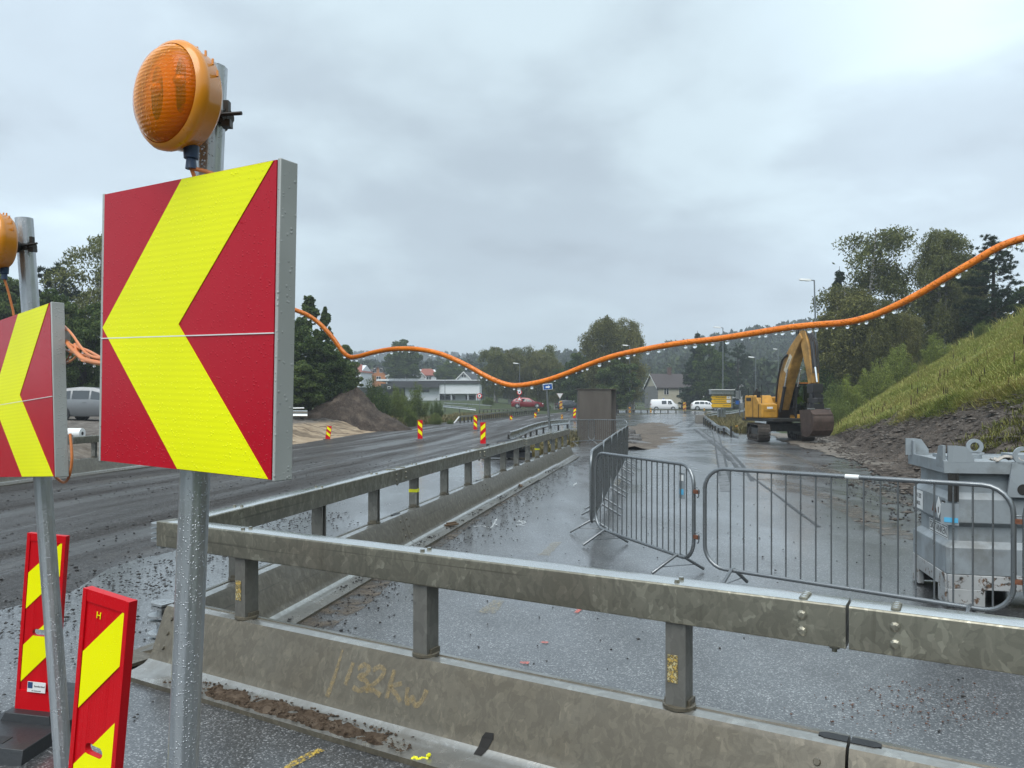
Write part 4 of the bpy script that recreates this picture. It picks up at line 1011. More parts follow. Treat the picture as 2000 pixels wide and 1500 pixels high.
b = MB(); b.box((0, 0, 0.0), (0.085, 0.17, 0.003), 0, M); pl = b.build('notice', M_dark, tank, 0); b = MB(); b.box((0.0, 0.045, 0.002), (0.05, 0.05, 0.001), 0, M); b.box((0.0, -0.035, 0.002), (0.06, 0.03, 0.001), 0, M); b.build('print', M_white_pl, pl, 0)
M = end_frame(0.33, 0.80); b = MB(); b.prism([(-0.055, -0.05), (0.055, -0.05), (0.0, 0.06)], 0, 0.003, 'z', 0, M); b.build('hazard_label', M_rust, tank, 0)
# rag on the lifting eye
b = MB(); P = []
for j in range(12):
    row = []
    for i in range(16):
        s, t = i / 15 - 0.5, j / 11 - 0.5
        row.append((0.22 * s + 0.02 * fr(s, t, 0, 2.5, 2), 0.14 * t + 0.02 * fr(s, t, 5, 3, 2), 0.025 + 0.03 * math.cos(3 * s) * math.cos(3 * t) + 0.028 * fr(s, t, 2, 3.2, 3)))
    P.append(row)
b.grid(P); o = b.build('rag', simple('rag_cloth', (0.40, 0.37, 0.33), 0.9, var=0.15, scale=20), None, 80, recalc=False)
tl = Vector((3.68, 6.5)) + tf * 0.47 + ts * 0.03; o.location = (tl.x, tl.y, 1.225); o.rotation_euler = (0, 0, math.atan2(tf.y, tf.x)); sm_ = o.modifiers.new('thick', 'SOLIDIFY'); sm_.thickness = 0.006
tag(o, 'crumpled pale rag lying by a lifting eye on the tank', 'rag')

# ================================================================ cars
def car(name, label, cat, x, y, rot, Lc, Wc, Hc, paint, kind='hatch', z=None, group='vehicles on the far road', lights=None):
    r = thing(name, label, cat, (x, y, ground(x, y) + 0.03 if z is None else z), rot, group)
    hw = Wc / 2
    if kind == 'van':
        T = [(0, .80), (.02, .97), (.06, 1.0), (.70, 1.0), (.76, .97), (.86, .66), (.97, .56), (1.0, .48)]; Bz = [(0, .52), (1, .52)]; bt = 0.53
    elif kind == 'suv':
        T = [(0, .58), (.03, .80), (.10, .97), (.30, 1.0), (.52, .98), (.60, .92), (.73, .64), (.95, .56), (1.0, .46)]; bt = 0.60
    else:
        T = [(0, .55), (.02, .66), (.08, .86), (.16, .95), (.35, 1.0), (.50, .98), (.58, .92), (.73, .66), (.94, .55), (1.0, .44)]; bt = 0.60
    def top(s): return interp(s, T) * Hc
    def belt(s): return min(top(s) - 0.02, Hc * (bt + (-0.03 if s > 0.6 else 0.0)) if kind != 'van' else Hc * 0.53)
    def wid(s): return hw * (1 - 0.16 * max(0, (0.07 - s) / 0.07) ** 2 - 0.28 * max(0, (s - 0.86) / 0.14) ** 2)
    N = 34; rings = []
    for i in range(N):
        s = i / (N - 1); xx = (s - 0.5) * Lc; w = wid(s); t = top(s); bl = belt(s); z0 = 0.20 * Hc / 1.5
        k = max(0.0, (t - bl) / (Hc * 0.42)); wt = w * (1 - 0.20 * min(1, k))
        prof = [(w * 0.90, z0), (w * 0.985, z0 + 0.12), (w, bl * 0.72), (w * 0.97, bl), (wt * 1.0, bl + (t - bl) * 0.80), (wt * 0.88, t - 0.01), (wt * 0.5, t + 0.004)]
        rings.append([(xx, -a, c) for a, c in prof] + [(xx, a, c) for a, c in reversed(prof)])
    b = MB(); b.loft(rings); b.build('body', paint, r, 40)
    def side_pt(s, f, sy, off=0.008):
        w = wid(s); t = top(s); bl = belt(s); k = max(0.0, (t - bl) / (Hc * 0.42)); wt = w * (1 - 0.20 * min(1, k))
        return ((s - 0.5) * Lc, sy * (w * 0.97 + (wt - w * 0.97) * f + off), bl + (t - bl) * 0.80 * f)
    wins = {'van': [(.05, .24), (.27, .46), (.52, .68), (.70, .79)], 'suv': [(.09, .26), (.28, .44), (.46, .66)], 'hatch': [(.12, .27), (.29, .46), (.48, .66)]}[kind]
    if kind == 'van': wins = [(.40, .57), (.62, .78)]
    for sy in (-1, 1):
        for (a, c) in wins:
            top_c = c - (0.05 if c > 0.6 else 0.0); b = MB()
            b.add([side_pt(a, .12, sy), side_pt(c, .12, sy), side_pt(top_c, .93, sy), side_pt(a + (0.03 if a < .2 else 0), .93, sy)], [(0, 1, 2, 3)])
            b.build('side_window', M_glass, r, 0)
    # windscreen and rear window
    def across(s0, s1, f, nm, mat):
        b = MB(); P = []
        for s in (s0, (s0 + s1) / 2, s1):
            w = wid(s); t = top(s); bl = belt(s); k = max(0.0, (t - bl) / (Hc * 0.42)); wt = w * (1 - 0.20 * min(1, k))
            P.append([((s - 0.5) * Lc, wt * f * q_, t + 0.012 - 0.006 * abs(q_)) for q_ in (-1, -.5, 0, .5, 1)])
        b.grid(P); b.build(nm, mat, r, 60)
    ws = {'van': (.775, .85), 'suv': (.61, .72), 'hatch': (.59, .72)}[kind]; across(ws[0], ws[1], 0.80, 'windscreen', M_glass)
    if kind == 'van':
        b = MB(); b.box((-Lc / 2 + 0.05, 0, Hc * 0.74), (0.06, Wc * 0.68, Hc * 0.26)); b.build('rear_window', M_glass, r, 0)
    else: across(.03, .10, 0.72, 'rear_window', M_glass)
    wr = 0.215 * Hc if kind != 'van' else 0.34
    for s in ((.19, .81) if kind != 'van' else (.20, .80)):
        for sy in (-1, 1):
            xx = (s - 0.5) * Lc; yy = sy * (hw - 0.065)
            b = MB(); b.tube([(xx, yy - sy * 0.10, wr), (xx, yy + sy * 0.06, wr), (xx, yy + sy * 0.085, wr), (xx, yy + sy * 0.10, wr)], [wr, wr, wr * 0.97, wr * 0.86], 22)
            b.tube([(xx, yy + sy * 0.02, wr), (xx, yy + sy * 0.088, wr)], wr * 1.13, 22)
            w_ = b.build('wheel', M_rubber, r, 40)
            b = MB(); b.cyl((xx, yy + sy * 0.09, wr), (xx, yy + sy * 0.112, wr), wr * 0.66, wr * 0.60, 18)
            for k in range(5):
                a = 2 * PI * k / 5; b.tube([(xx, yy + sy * 0.112, wr), (xx + wr * .58 * math.cos(a), yy + sy * 0.118, wr + wr * .58 * math.sin(a))], 0.03, 5)
            b.build('rim', M_beam, w_, 40)
    for sy in (-1, 1):
        b = MB(); b.box((Lc / 2 - 0.12, sy * hw * 0.60, Hc * 0.43), (0.16, hw * 0.42, Hc * 0.075)); b.build('headlight', M_glass if lights is None else lights, r, 0, bevel=0.02)
        b = MB(); b.box((-Lc / 2 + 0.06, sy * hw * 0.74, Hc * 0.56), (0.12, hw * 0.30, Hc * 0.11)); b.build('tail_light', M_taill, r, 0, bevel=0.02)
        b = MB(); b.box((Lc * 0.17, sy * (hw + 0.07), Hc * 0.63), (0.10, 0.16, 0.10)); b.build('mirror', paint, r, 0, bevel=0.02)
    for s in (.44, .62) if kind != 'van' else (.60,):
        for sy in (-1, 1):
            b = MB(); p_ = side_pt(s - 0.02, 0.0, sy, 0.012); b.box((p_[0], p_[1], p_[2] - 0.10), (0.16, 0.02, 0.03)); b.build('door_handle', paint, r, 0)
    b = MB(); b.box((-Lc / 2 + 0.01, 0, Hc * 0.36), (0.03, 0.5, 0.11)); b.build('number_plate', M_white_pl, r, 0)
    return r
M_taill = simple('tail_lamp_red', (0.30, 0.01, 0.01), 0.25)
M_headl = simple('head_lamp_clear', (0.75, 0.76, 0.78), 0.1)
M_silver = simple('silver_car_paint', (0.17, 0.18, 0.19), 0.35, 0.2, 0.03, coat=0.4)
M_carred = simple('red_car_paint', (0.20, 0.012, 0.018), 0.25, 0.1, 0.03, coat=0.6)
M_cargrey = simple('dark_grey_car_paint', (0.055, 0.065, 0.075), 0.25, 0.3, 0.03, coat=0.6)
M_carwhite = simple('white_car_paint', (0.74, 0.75, 0.76), 0.3, 0, 0.02, coat=0.5)
car('silver_car', 'silver hatchback parked on the gravel terrace, seen between the two chevron signs', 'car', -19.0, 35.6, 0.02, 4.45, 1.79, 1.56, M_silver, 'hatch', group='cars and vans')
car('red_car', 'dark red car on the bend behind the guardrails, left of the leaning sign pole', 'car', X(1031, 106), 106, R(-8), 4.4, 1.8, 1.48, M_carred, 'hatch', Zv(797.5, 106), lights=M_headl, group='cars and vans')
car('grey_car', 'dark grey hatchback on the bend, left of the brown steel shield', 'car', X(1112, 118), 118, R(8), 4.1, 1.78, 1.5, M_cargrey, 'hatch', Zv(800, 118), lights=M_headl, group='cars and vans')
car('white_car', 'white car mostly hidden behind the brown steel shield', 'car', X(1142, 122), 122, R(4), 4.4, 1.8, 1.55, M_carwhite, 'suv', Zv(800, 122), group='cars and vans')
car('white_van', 'white panel van with blue roof light passing the cream house', 'van', X(1297, 133), 133, R(-5), 4.75, 1.9, 1.95, M_carwhite, 'van', Zv(802, 133), group='cars and vans')
vb = [o for o in COL.objects if o.name == 'white_van'][0]
b = MB(); b.box((-0.1, 0.0, 2.02), (0.30, 0.16, 0.14), 0, None, 0.8); b.build('roof_light', simple('blue_lamp', (0.03, 0.12, 0.5), 0.3), vb, 0)
car('white_suv', 'white estate car behind the guardrail, left of the yellow direction sign', 'car', X(1378, 128), 128, R(-6), 4.7, 1.9, 1.62, M_carwhite, 'suv', Zv(801.5, 128), group='cars and vans')

# ================================================================ excavator
M_cat = simple('excavator_yellow', (0.48, 0.24, 0.028), 0.45, var=0.22, scale=3, bump=0.05)
M_catd = simple('excavator_yellow_dirty', (0.36, 0.195, 0.045), 0.55, var=0.5, scale=2.2, bump=0.15)
M_track = simple('track_steel', (0.060, 0.050, 0.042), 0.65, 0.4, 0.4, 8, bump=0.2)
M_bucket = simple('bucket_steel', (0.075, 0.050, 0.040), 0.55, 0.35, 0.35, 4, bump=0.2)
M_hyd = simple('hydraulic_black', (0.02, 0.02, 0.022), 0.45)
M_chrome = simple('piston_chrome', (0.75, 0.76, 0.77), 0.15, 1.0, 0.02)
EX, EY = X(1522, 38.3), 38.3; EZ = zc(EY) + 0.03; EYAW = math.atan2(-0.985, 0.165)
ex = thing('excavator', 'yellow tracked excavator with raised boom and brown bucket at the roadside', 'excavator', (EX, EY, EZ), EYAW)
def track(sy):
    yc = sy * 1.02; wd = 0.56; r_ = 0.38; hl = 1.42; n = 60; b = MB(); pts = []
    per = 4 * hl + 2 * PI * r_
    for k in range(n):
        d = per * k / n
        if d < 2 * hl: pts.append((-hl + d, 0, 2 * r_ + 0.02, 0))
        elif d < 2 * hl + PI * r_: a = (d - 2 * hl) / r_; pts.append((hl + r_ * math.sin(a), 0, r_ + 0.02 + r_ * math.cos(a), -a))
        elif d < 4 * hl + PI * r_: pts.append((hl - (d - 2 * hl - PI * r_), 0, 0.02, PI))
        else: a = (d - 4 * hl - PI * r_) / r_; pts.append((-hl - r_ * math.sin(a), 0, r_ + 0.02 - r_ * math.cos(a), PI - a))
    for (px, _, pz, a) in pts:
        Mx = Matrix.Translation((px, yc, pz)) @ Matrix.Rotation(-a, 4, 'Y')
        b.box((0, 0, 0.0), (per / n * 0.86, wd, 0.035), 0, Mx); b.box((0, 0, 0.028), (0.03, wd, 0.03), 0, Mx)
    t = b.build('track', M_track, ex, 0)
    b = MB(); b.box((0, yc, r_ + 0.02), (2 * hl, 0.30, 0.42)); b.build('track_frame', M_dark, t, 0)
    b = MB()
    for s in (-1, 1): b.cyl((s * hl, yc - 0.16, r_ + 0.02), (s * hl, yc + 0.16, r_ + 0.02), r_ * 0.86, None, 20); b.cyl((s * hl, yc - 0.24, r_ + 0.02), (s * hl, yc + 0.24, r_ + 0.02), r_ * 0.45, None, 14)
    for k in range(6): xx = -hl + 0.4 + k * (2 * hl - 0.8) / 5; b.cyl((xx, yc - 0.2, 0.17), (xx, yc + 0.2, 0.17), 0.12, None, 12)
    b.build('sprocket', M_track, t, 30); t.rotation_euler = (0, 0, R(-18))
track(-1); track(1)
b = MB(); b.box((0, 0, 0.62), (1.5, 1.7, 0.35)); b.cyl((0, 0, 0.75), (0, 0, 0.98), 0.62, None, 24); b.build('undercarriage', M_dark, ex, 30).rotation_euler = (0, 0, R(-18))
b = MB(); b.box((-0.05, 0, 1.02), (3.3, 2.3, 0.16)); b.build('turntable_deck', M_dark, ex, 0, bevel=0.02)
# superstructure: right hand side (camera left) panels, counterweight at the rear
b = MB(); P = [(-1.25, 1.10), (0.55, 1.10), (0.55, 1.78), (0.20, 1.86), (-0.10, 2.22), (-1.25, 2.22)]
b.prism(P, -1.22, -0.38, 'y'); hood = b.build('side_housing', M_cat, ex, 0, bevel=0.05)
b = MB(); b.box((0.235, -1.235, 1.43), (0.02, 0.02, 0.66)); b.box((-0.36, -1.232, 1.60), (0.012, 0.014, 1.0)); b.box((-0.80, -1.232, 2.02), (0.5, 0.012, 0.16)); b.box((0.56, -0.8, 1.45), (0.012, 0.6, 0.012)); b.build('panel_gap', M_black, hood, 0)
b = MB(); b.box((0.562, -0.80, 1.60), (0.012, 0.30, 0.10)); b.build('decal', M_white_pl, hood, 0)
b = MB(); P2_ = []
for k in range(9):
    a = R(-90 + 22.5 * k); P2_.append((-1.25 - 0.55 * math.cos(a), 1.2 * math.sin(a)))
b.prism(P2_ , 0.98, 2.16, 'z'); b.build('counterweight', M_cat, ex, 30, bevel=0.06)
b = MB(); b.box((-0.95, 0.05, 1.62), (0.62, 2.2, 1.05)); b.build('engine_hood', M_cat, ex, 0, bevel=0.06)
b = MB(); b.cyl((-0.9, -0.75, 2.2), (-0.9, -0.75, 2.46), 0.07, None, 12); b.cyl((-0.9, -0.75, 2.46), (-0.86, -0.75, 2.56), 0.05, None, 12); b.box((-0.62, -0.9, 2.32), (0.22, 0.18, 0.2)); b.build('exhaust', M_dark, ex, 30)
b = MB()
for (x_, y_) in ((0.40, -1.15), (-0.35, -1.2), (-0.9, -1.2)): b.tube([(x_, y_, 1.75), (x_, y_, 2.75 if x_ > 0 else 2.6)], 0.018, 6)
b.tube([(-0.9, -1.2, 2.6), (-0.35, -1.2, 2.6)], 0.018, 6); b.build('handrail', M_hyd, ex, 40)
b = MB(); b.box((0.42, -1.32, 2.25), (0.06, 0.20, 0.30)); b.tube([(0.40, -1.18, 2.1), (0.42, -1.3, 2.2)], 0.018, 6); b.build('mirror', M_black, ex, 0, bevel=0.02)
# cab (machine's left, camera right)
def cab_ring(x, y0, y1): return y0, y1
b = MB(); cx0, cx1, cy0, cy1, cz0, cz1 = -0.55, 1.05, 0.30, 1.20, 1.10, 2.72
pr = 0.035
cor = [(cx0, cy0), (cx1, cy0), (cx1, cy1), (cx0, cy1)]
for (x_, y_) in cor: b.box((x_, y_, (cz0 + cz1) / 2), (0.09, 0.09, cz1 - cz0))
b.box((0.25, cy1, (cz0 + cz1) / 2), (0.08, 0.07, cz1 - cz0))
b.box(((cx0 + cx1) / 2, (cy0 + cy1) / 2, cz0 + 0.04), (cx1 - cx0, cy1 - cy0, 0.10)); b.box((cx0, (cy0 + cy1) / 2, (cz0 + cz1) / 2 - 0.3), (0.06, cy1 - cy0, cz1 - cz0 - 0.7))
for y_ in (cy0, cy1): b.box(((cx0 + cx1) / 2, y_, cz0 + 0.28), (cx1 - cx0, 0.05, 0.46))
cabo = b.build('cab', M_black, ex, 0, bevel=0.015)
b = MB(); b.box(((cx0 + cx1) / 2, (cy0 + cy1) / 2, cz1 + 0.03), (cx1 - cx0 + 0.14, cy1 - cy0 + 0.12, 0.09)); b.build('cab_roof', M_black, cabo, 0, bevel=0.03)
b = MB(); b.box((cx1 + 0.04, (cy0 + cy1) / 2, cz1 + 0.085), (0.12, 0.8, 0.05)); b.build('roof_lamp_bar', simple('orange_bar', (0.55, 0.18, 0.03), 0.4), cabo, 0)
MG = NT('cab_glass'); 
gl = MG.n('ShaderNodeBsdfGlossy'); gl.inputs['Roughness'].default_value = 0.03; tr_ = MG.n('ShaderNodeBsdfTransparent'); tr_.inputs[0].default_value = (0.62, 0.68, 0.68, 1)
fre = MG.n('ShaderNodeFresnel'); fre.inputs[0].default_value = 1.5; mm = MG.n('ShaderNodeMixShader'); MG.l(fre.outputs[0], mm.inputs[0]); MG.l(tr_.outputs[0], mm.inputs[1]); MG.l(gl.outputs[0], mm.inputs[2]); MG.l(mm.outputs[0], MG.out.inputs[0])
b = MB(); b.box((cx1 + 0.035, (cy0 + cy1) / 2, 2.02), (0.012, cy1 - cy0 - 0.1, 1.26)); b.build('front_glass', MG.mat, cabo, 0)
for y_ in (cy0, cy1):
    b = MB(); b.box((0.63, y_, 2.12), (0.70, 0.012, 1.05)); b.build('side_glass', MG.mat, cabo, 0)
b = MB(); b.box((0.80, 0.75, 1.16), (0.58, 0.95, 0.24)); b.build('front_step', M_cat, ex, 0, bevel=0.03)
# boom: bent box girder in the x-z plane
def girder(spine, hts, wds, y, name, mat, parent, bevel=0.03):
    rings = []
    for i, (p, h, w) in enumerate(zip(spine, hts, wds)):
        p = Vector((p[0], y, p[1])); a = Vector((spine[max(i - 1, 0)][0], y, spine[max(i - 1, 0)][1])); c = Vector((spine[min(i + 1, len(spine) - 1)][0], y, spine[min(i + 1, len(spine) - 1)][1]))
        t = (c - a).normalized(); n = Vector((-t.z, 0, t.x)); s = Vector((0, w / 2, 0))
        rings.append([p + n * h / 2 - s, p + n * h / 2 + s, p - n * h / 2 + s, p - n * h / 2 - s])
    b = MB(); b.loft(rings); return b.build(name, mat, parent, 40, bevel=bevel)
bs = smooth_pts([(0.30, 1.55), (0.62, 2.45), (1.02, 3.35), (1.60, 4.22), (2.45, 4.98)], 4); bs = [(p[0], p[1]) for p in bs]; n = len(bs)
hh = [interp(i / (n - 1), [(0, 0.46), (0.25, 0.66), (0.55, 0.78), (0.8, 0.56), (1, 0.36)]) for i in range(n)]
boom = girder(bs, hh, [0.52] * n, -0.02, 'boom', M_catd, ex)
b = MB(); Mb = frame((1.35, -0.286, 3.72), Vector((0.60, 0, 0.80)), (0, -1, 0)); b.box((0, 0.02, 0), (0.95, 0.26, 0.006), 0, Mb); pl_ = b.build('decal_panel', simple('decal_cream', (0.55, 0.50, 0.40), 0.5), boom, 0)
text_obj('MASKIN', 0.16, 'lettering', M_ink, pl_, Mb @ Matrix.Translation((0, 0.02, 0.004)), 0.85)
st = [(2.22, 5.12), (2.50, 5.02), (2.75, 4.35), (3.02, 3.35), (3.15, 2.70)]
stick = girder(st, [0.24, 0.58, 0.58, 0.44, 0.28], [0.40] * 5, -0.02, 'stick', M_catd, ex)
def ram(p0, p1, f, name, par, y=0.0, r_=0.075):
    p0 = Vector((p0[0], y, p0[1])); p1 = Vector((p1[0], y, p1[1])); m = p0.lerp(p1, f)
    b = MB(); b.cyl(p0, m, r_, None, 14); b.cyl(m - (m - p0).normalized() * 0.08, m, r_ * 1.2, None, 14); c = b.build(name, M_hyd, par, 30)
    b = MB(); b.cyl(m, p1, r_ * 0.55, None, 12); b.build('piston', M_chrome, c, 30)
ram((0.75, 1.40), (1.45, 3.45), 0.6, 'boom_cylinder', ex, -0.36); ram((0.75, 1.40), (1.45, 3.45), 0.6, 'boom_cylinder', ex, 0.32)
ram((1.02, 4.00), (2.20, 5.32), 0.65, 'stick_cylinder', ex, -0.02)
ram((2.98, 4.65), (3.42, 2.78), 0.62, 'bucket_cylinder', ex, -0.02, 0.09)
b = MB(); random.seed(3)
for k in range(5):
    yy = 0.20 - 0.08 * k
    b.tube(smooth_pts([(1.95, yy, 4.62), (2.05, yy - 0.1, 5.30), (2.55, yy - 0.12, 5.32 + 0.05 * k), (3.0, yy, 4.7), (3.15, yy, 4.0), (3.25, yy, 3.2)]), 0.028, 6)
b.tube(smooth_pts([(1.35, -0.32, 4.15), (1.0, -0.38, 3.9), (0.75, -0.42, 3.3), (0.5, -0.40, 2.5), (0.35, -0.36, 1.9)]), 0.05, 6)
b.tube(smooth_pts([(0.9, 0.28, 3.6), (0.45, 0.35, 2.9), (0.25, 0.3, 1.8)]), 0.045, 6)
b.build('hydraulic_hose', M_hyd, ex, 60)
# quick hitch and tilt rotator
b = MB(); b.box((3.24, -0.02, 2.50), (0.52, 0.50, 0.42)); b.box((3.26, -0.02, 2.18), (0.44, 0.36, 0.30)); b.cyl((3.28, -0.02, 1.84), (3.28, -0.02, 2.06), 0.34, None, 20); b.box((3.28, -0.02, 1.68), (0.60, 0.52, 0.26))
for s in (-1, 1): b.cyl((3.30, s * 0.30, 1.62), (3.30, s * 0.16, 2.40), 0.07, None, 10); b.box((3.35, s * 0.26, 1.95), (0.16, 0.05, 0.55))
b.build('tilt_rotator', M_hyd, ex, 30, bevel=0.015)
# bucket: curved shell, back of the shell to the camera
def shell(rad0, rad1):
    out = []
    for k in range(11):
        a = R(-128 + 20.5 * k - 22); out.append((3.30 + rad0 * 0.98 * math.cos(a), 0.98 + rad1 * math.sin(a)))
    return out
hwk = 0.50; b = MB()
prof = [(2.72, 1.50), (3.62, 1.56), (3.86, 1.30), (3.94, 0.95), (3.86, 0.60), (3.62, 0.36), (3.30, 0.28), (2.95, 0.34)]
inn = [(2.74, 1.46), (3.58, 1.51), (3.81, 1.28), (3.89, 0.95), (3.82, 0.63), (3.60, 0.41), (3.30, 0.33), (2.95, 0.37)]
vs = []
for y in (-hwk, hwk):
    vs += [(x, y, z) for x, z in prof] + [(x, y, z) for x, z in inn]
m = len(prof); fs = []
for i in range(m - 1):
    fs += [(i, i + 1, 2 * m + i + 1, 2 * m + i), (m + i, 3 * m + i, 3 * m + i + 1, m + i + 1)]
fs += [tuple(range(m)), tuple(2 * m + i for i in reversed(range(m))), (0, 2 * m, 3 * m, m), (m - 1, 2 * m - 1, 4 * m - 1, 3 * m - 1)]
b.add(vs, fs)
for z in (0.62, 0.98, 1.30):
    xx = interp(z, [(0.36, 3.62), (0.60, 3.86), (0.95, 3.94), (1.30, 3.86), (1.56, 3.62)]); b.box((xx + 0.004, 0, z), (0.03, 2 * hwk - 0.04, 0.035))
for s in (-1, 1): b.box((3.34, s * hwk, 0.95), (1.12, 0.03, 1.10) if False else (0.9, 0.03, 0.9))
bk_ = b.build('bucket', M_bucket, ex, 30)
b = MB()
for s in (-1, 1): b.box((3.52, s * 0.38, 1.575), (0.30, 0.20, 0.06))
b.build('pale_ledge', M_beam, bk_, 0)  # pale metal blocks on top of the bucket

# ---------------------------------------------------------------- the driver
def skin_body(name, joints, edges, mat, parent, sub=2):
    me = bpy.data.meshes.new(name); me.from_pydata([j[0] for j in joints], edges, []); o = bpy.data.objects.new(name, me); COL.objects.link(o)
    if parent is not None: o.parent = parent
    md = o.modifiers.new('skin', 'SKIN'); sv_ = me.skin_vertices[0].data
    for i, j in enumerate(joints): sv_[i].radius = (j[1], j[1] if len(j) < 3 else j[2]); sv_[i].use_root = (i == 0)
    s_ = o.modifiers.new('sub', 'SUBSURF'); s_.levels = sub; s_.render_levels = sub
    me.materials.append(mat)
    for p in me.polygons: p.use_smooth = True
    return o
cr_, sr_ = math.cos(EYAW), math.sin(EYAW)
pw = (EX + 0.30 * cr_ - 0.75 * sr_, EY + 0.30 * sr_ + 0.75 * cr_, EZ + 1.16)
M_skin = simple('skin', (0.42, 0.25, 0.17), 0.5); M_hivis = simple('hi_vis_cloth', (0.42, 0.62, 0.03), 0.8); M_trous = simple('dark_work_cloth', (0.03, 0.035, 0.05), 0.85)
drv = thing('person', 'driver in a yellow-green work jacket sitting in the excavator cab', 'person', pw, EYAW)
J = [((0, 0, 0.47), .14, .16), ((0, 0, 0.75), .13, .17), ((0.01, 0, 0.98), .10, .17), ((0.02, 0, 1.08), .055), ((0.05, 0, 1.22), .095, .085), ((0.05, 0, 1.31), .08, .075),
     ((0.02, -.20, 0.97), .06), ((0.12, -.27, 0.72), .045), ((0.36, -.24, 0.70), .035), ((0.45, -.23, 0.71), .035),
     ((0.02, .20, 0.97), .06), ((0.12, .27, 0.72), .045), ((0.36, .24, 0.70), .035), ((0.45, .23, 0.71), .035),
     ((0.10, -.10, 0.45), .09), ((0.48, -.12, 0.48), .065), ((0.55, -.12, 0.06), .05), ((0.68, -.12, 0.04), .04),
     ((0.10, .10, 0.45), .09), ((0.48, .12, 0.48), .065), ((0.55, .12, 0.06), .05), ((0.68, .12, 0.04), .04)]
E_ = [(0, 1), (1, 2), (2, 3), (3, 4), (4, 5), (2, 6), (6, 7), (7, 8), (8, 9), (2, 10), (10, 11), (11, 12), (12, 13), (0, 14), (14, 15), (15, 16), (16, 17), (0, 18), (18, 19), (19, 20), (20, 21)]
skin_body('body', J, E_, M_skin, drv)
def sub(idx, k): return [(J[i][0], J[i][1] + k) if len(J[i]) < 3 else (J[i][0], J[i][1] + k, J[i][2] + k) for i in idx]
skin_body('jacket', sub((0, 1, 2, 6, 7, 8, 10, 11, 12), 0.018), [(0, 1), (1, 2), (2, 3), (3, 4), (4, 5), (2, 6), (6, 7), (7, 8)], M_hivis, drv)
skin_body('trousers', sub((0, 14, 15, 16, 18, 19, 20), 0.016), [(0, 1), (1, 2), (2, 3), (0, 4), (4, 5), (5, 6)], M_trous, drv)
b = MB(); b.lathe([(0.098, 1.27), (0.105, 1.31), (0.09, 1.37), (0.05, 1.405), (0.005, 1.415)], 16, 0, Matrix.Translation((0.04, 0, 0))); b.build('hair', simple('brown_hair', (0.05, 0.03, 0.02), 0.7), drv, 60)
b = MB(); b.box((0.05, 0, 0.38), (0.5, 0.5, 0.14)); b.box((-0.20, 0, 0.75), (0.12, 0.48, 0.75)); b.box((0.1, 0, 0.15), (0.4, 0.4, 0.32)); o = b.build('driver_seat', M_black, cabo, 0, bevel=0.03); o.location = (0.30, 0.75, 1.16)
# ================================================================ things around the carriageway
sy_ = 36.6; sx0, sx1 = X(1129.5, sy_), X(1194, sy_); sz = zc(sy_)
sh = thing('steel_shield', 'tall brown steel shield standing at the end of the barrier line', 'shield', ((sx0 + sx1) / 2, sy_, sz), 0)
b = MB(); w_ = sx1 - sx0; hS = Zv(760.5, sy_) - sz
b.box((0, 0.35, hS / 2), (w_, 0.70, hS)); b.box((w_ / 2 + 0.14, 0.75, hS / 2), (0.28, 0.6, hS - 0.02)); b.build('wall_panel', M_shield, sh, 0, bevel=0.012)
b = MB(); b.box((0.1, 0.5, hS + 0.015), (w_ + 0.34, 1.1, 0.03)); b.build('top_plate', M_shield, sh, 0)
b = MB()
for x_ in (-w_ / 2 + 0.02, w_ / 2 - 0.02): b.box((x_, -0.006, hS / 2), (0.04, 0.014, hS - 0.03))
b.box((0, -0.006, 0.05), (w_ - 0.08, 0.014, 0.10)); b.build('edge_strip', M_shield, sh, 0)
# slabs of broken asphalt
for i, (u, v, w, d, h, a, lab) in enumerate([(1236, 862, 0.9, 0.7, 0.20, 10, 'thick grey slab of broken asphalt behind the row of crowd barriers'), (1247, 868, 1.3, 0.6, 0.10, -15, 'low flat slab of broken asphalt, frontmost of the pile'),
                                             (1228, 853, 0.8, 0.7, 0.30, 30, 'dark slab of broken asphalt at the back of the pile'), (1240, 856, 0.7, 0.5, 0.18, -30, 'tilted slab of broken asphalt on the mud, upper one of the pile')]):
    p = G(u, v); b = MB(); n = 9
    ring = [(w / 2 * (0.85 + 0.3 * random.random()) * math.cos(2 * PI * k / n), d / 2 * (0.85 + 0.3 * random.random()) * math.sin(2 * PI * k / n)) for k in range(n)]
    b.loft([[(x, y, 0) for x, y in ring], [(x * 1.02, y * 1.02, h * .6) for x, y in ring], [(x * 0.93, y * 0.93, h * (0.9 + 0.2 * random.random())) for x, y in ring]])
    o = b.build('asphalt_slab', M_stone, None, 20); o.location = (p[0], p[1], p[2] + 0.03); o.rotation_euler = (R(random.uniform(-6, 6)), R(random.uniform(-8, 8)), R(a)); tag(o, lab, 'asphalt slab', 'slabs of broken asphalt')
# concrete block far on the bend
yb_ = 66; b = MB(); b.box((0, 0, 0.35), (X(1378, yb_) - X(1358, yb_), 1.5, 0.7)); o = b.build('concrete_block', simple('wet_concrete', (0.15, 0.14, 0.125), 0.6, var=0.2, bump=0.3), None, 0, bevel=0.03)
o.location = (X(1368, yb_), yb_, zc(yb_)); o.rotation_euler = (0, 0, R(-14)); tag(o, 'grey concrete block on the wet bend in front of the yellow direction sign', 'concrete block')
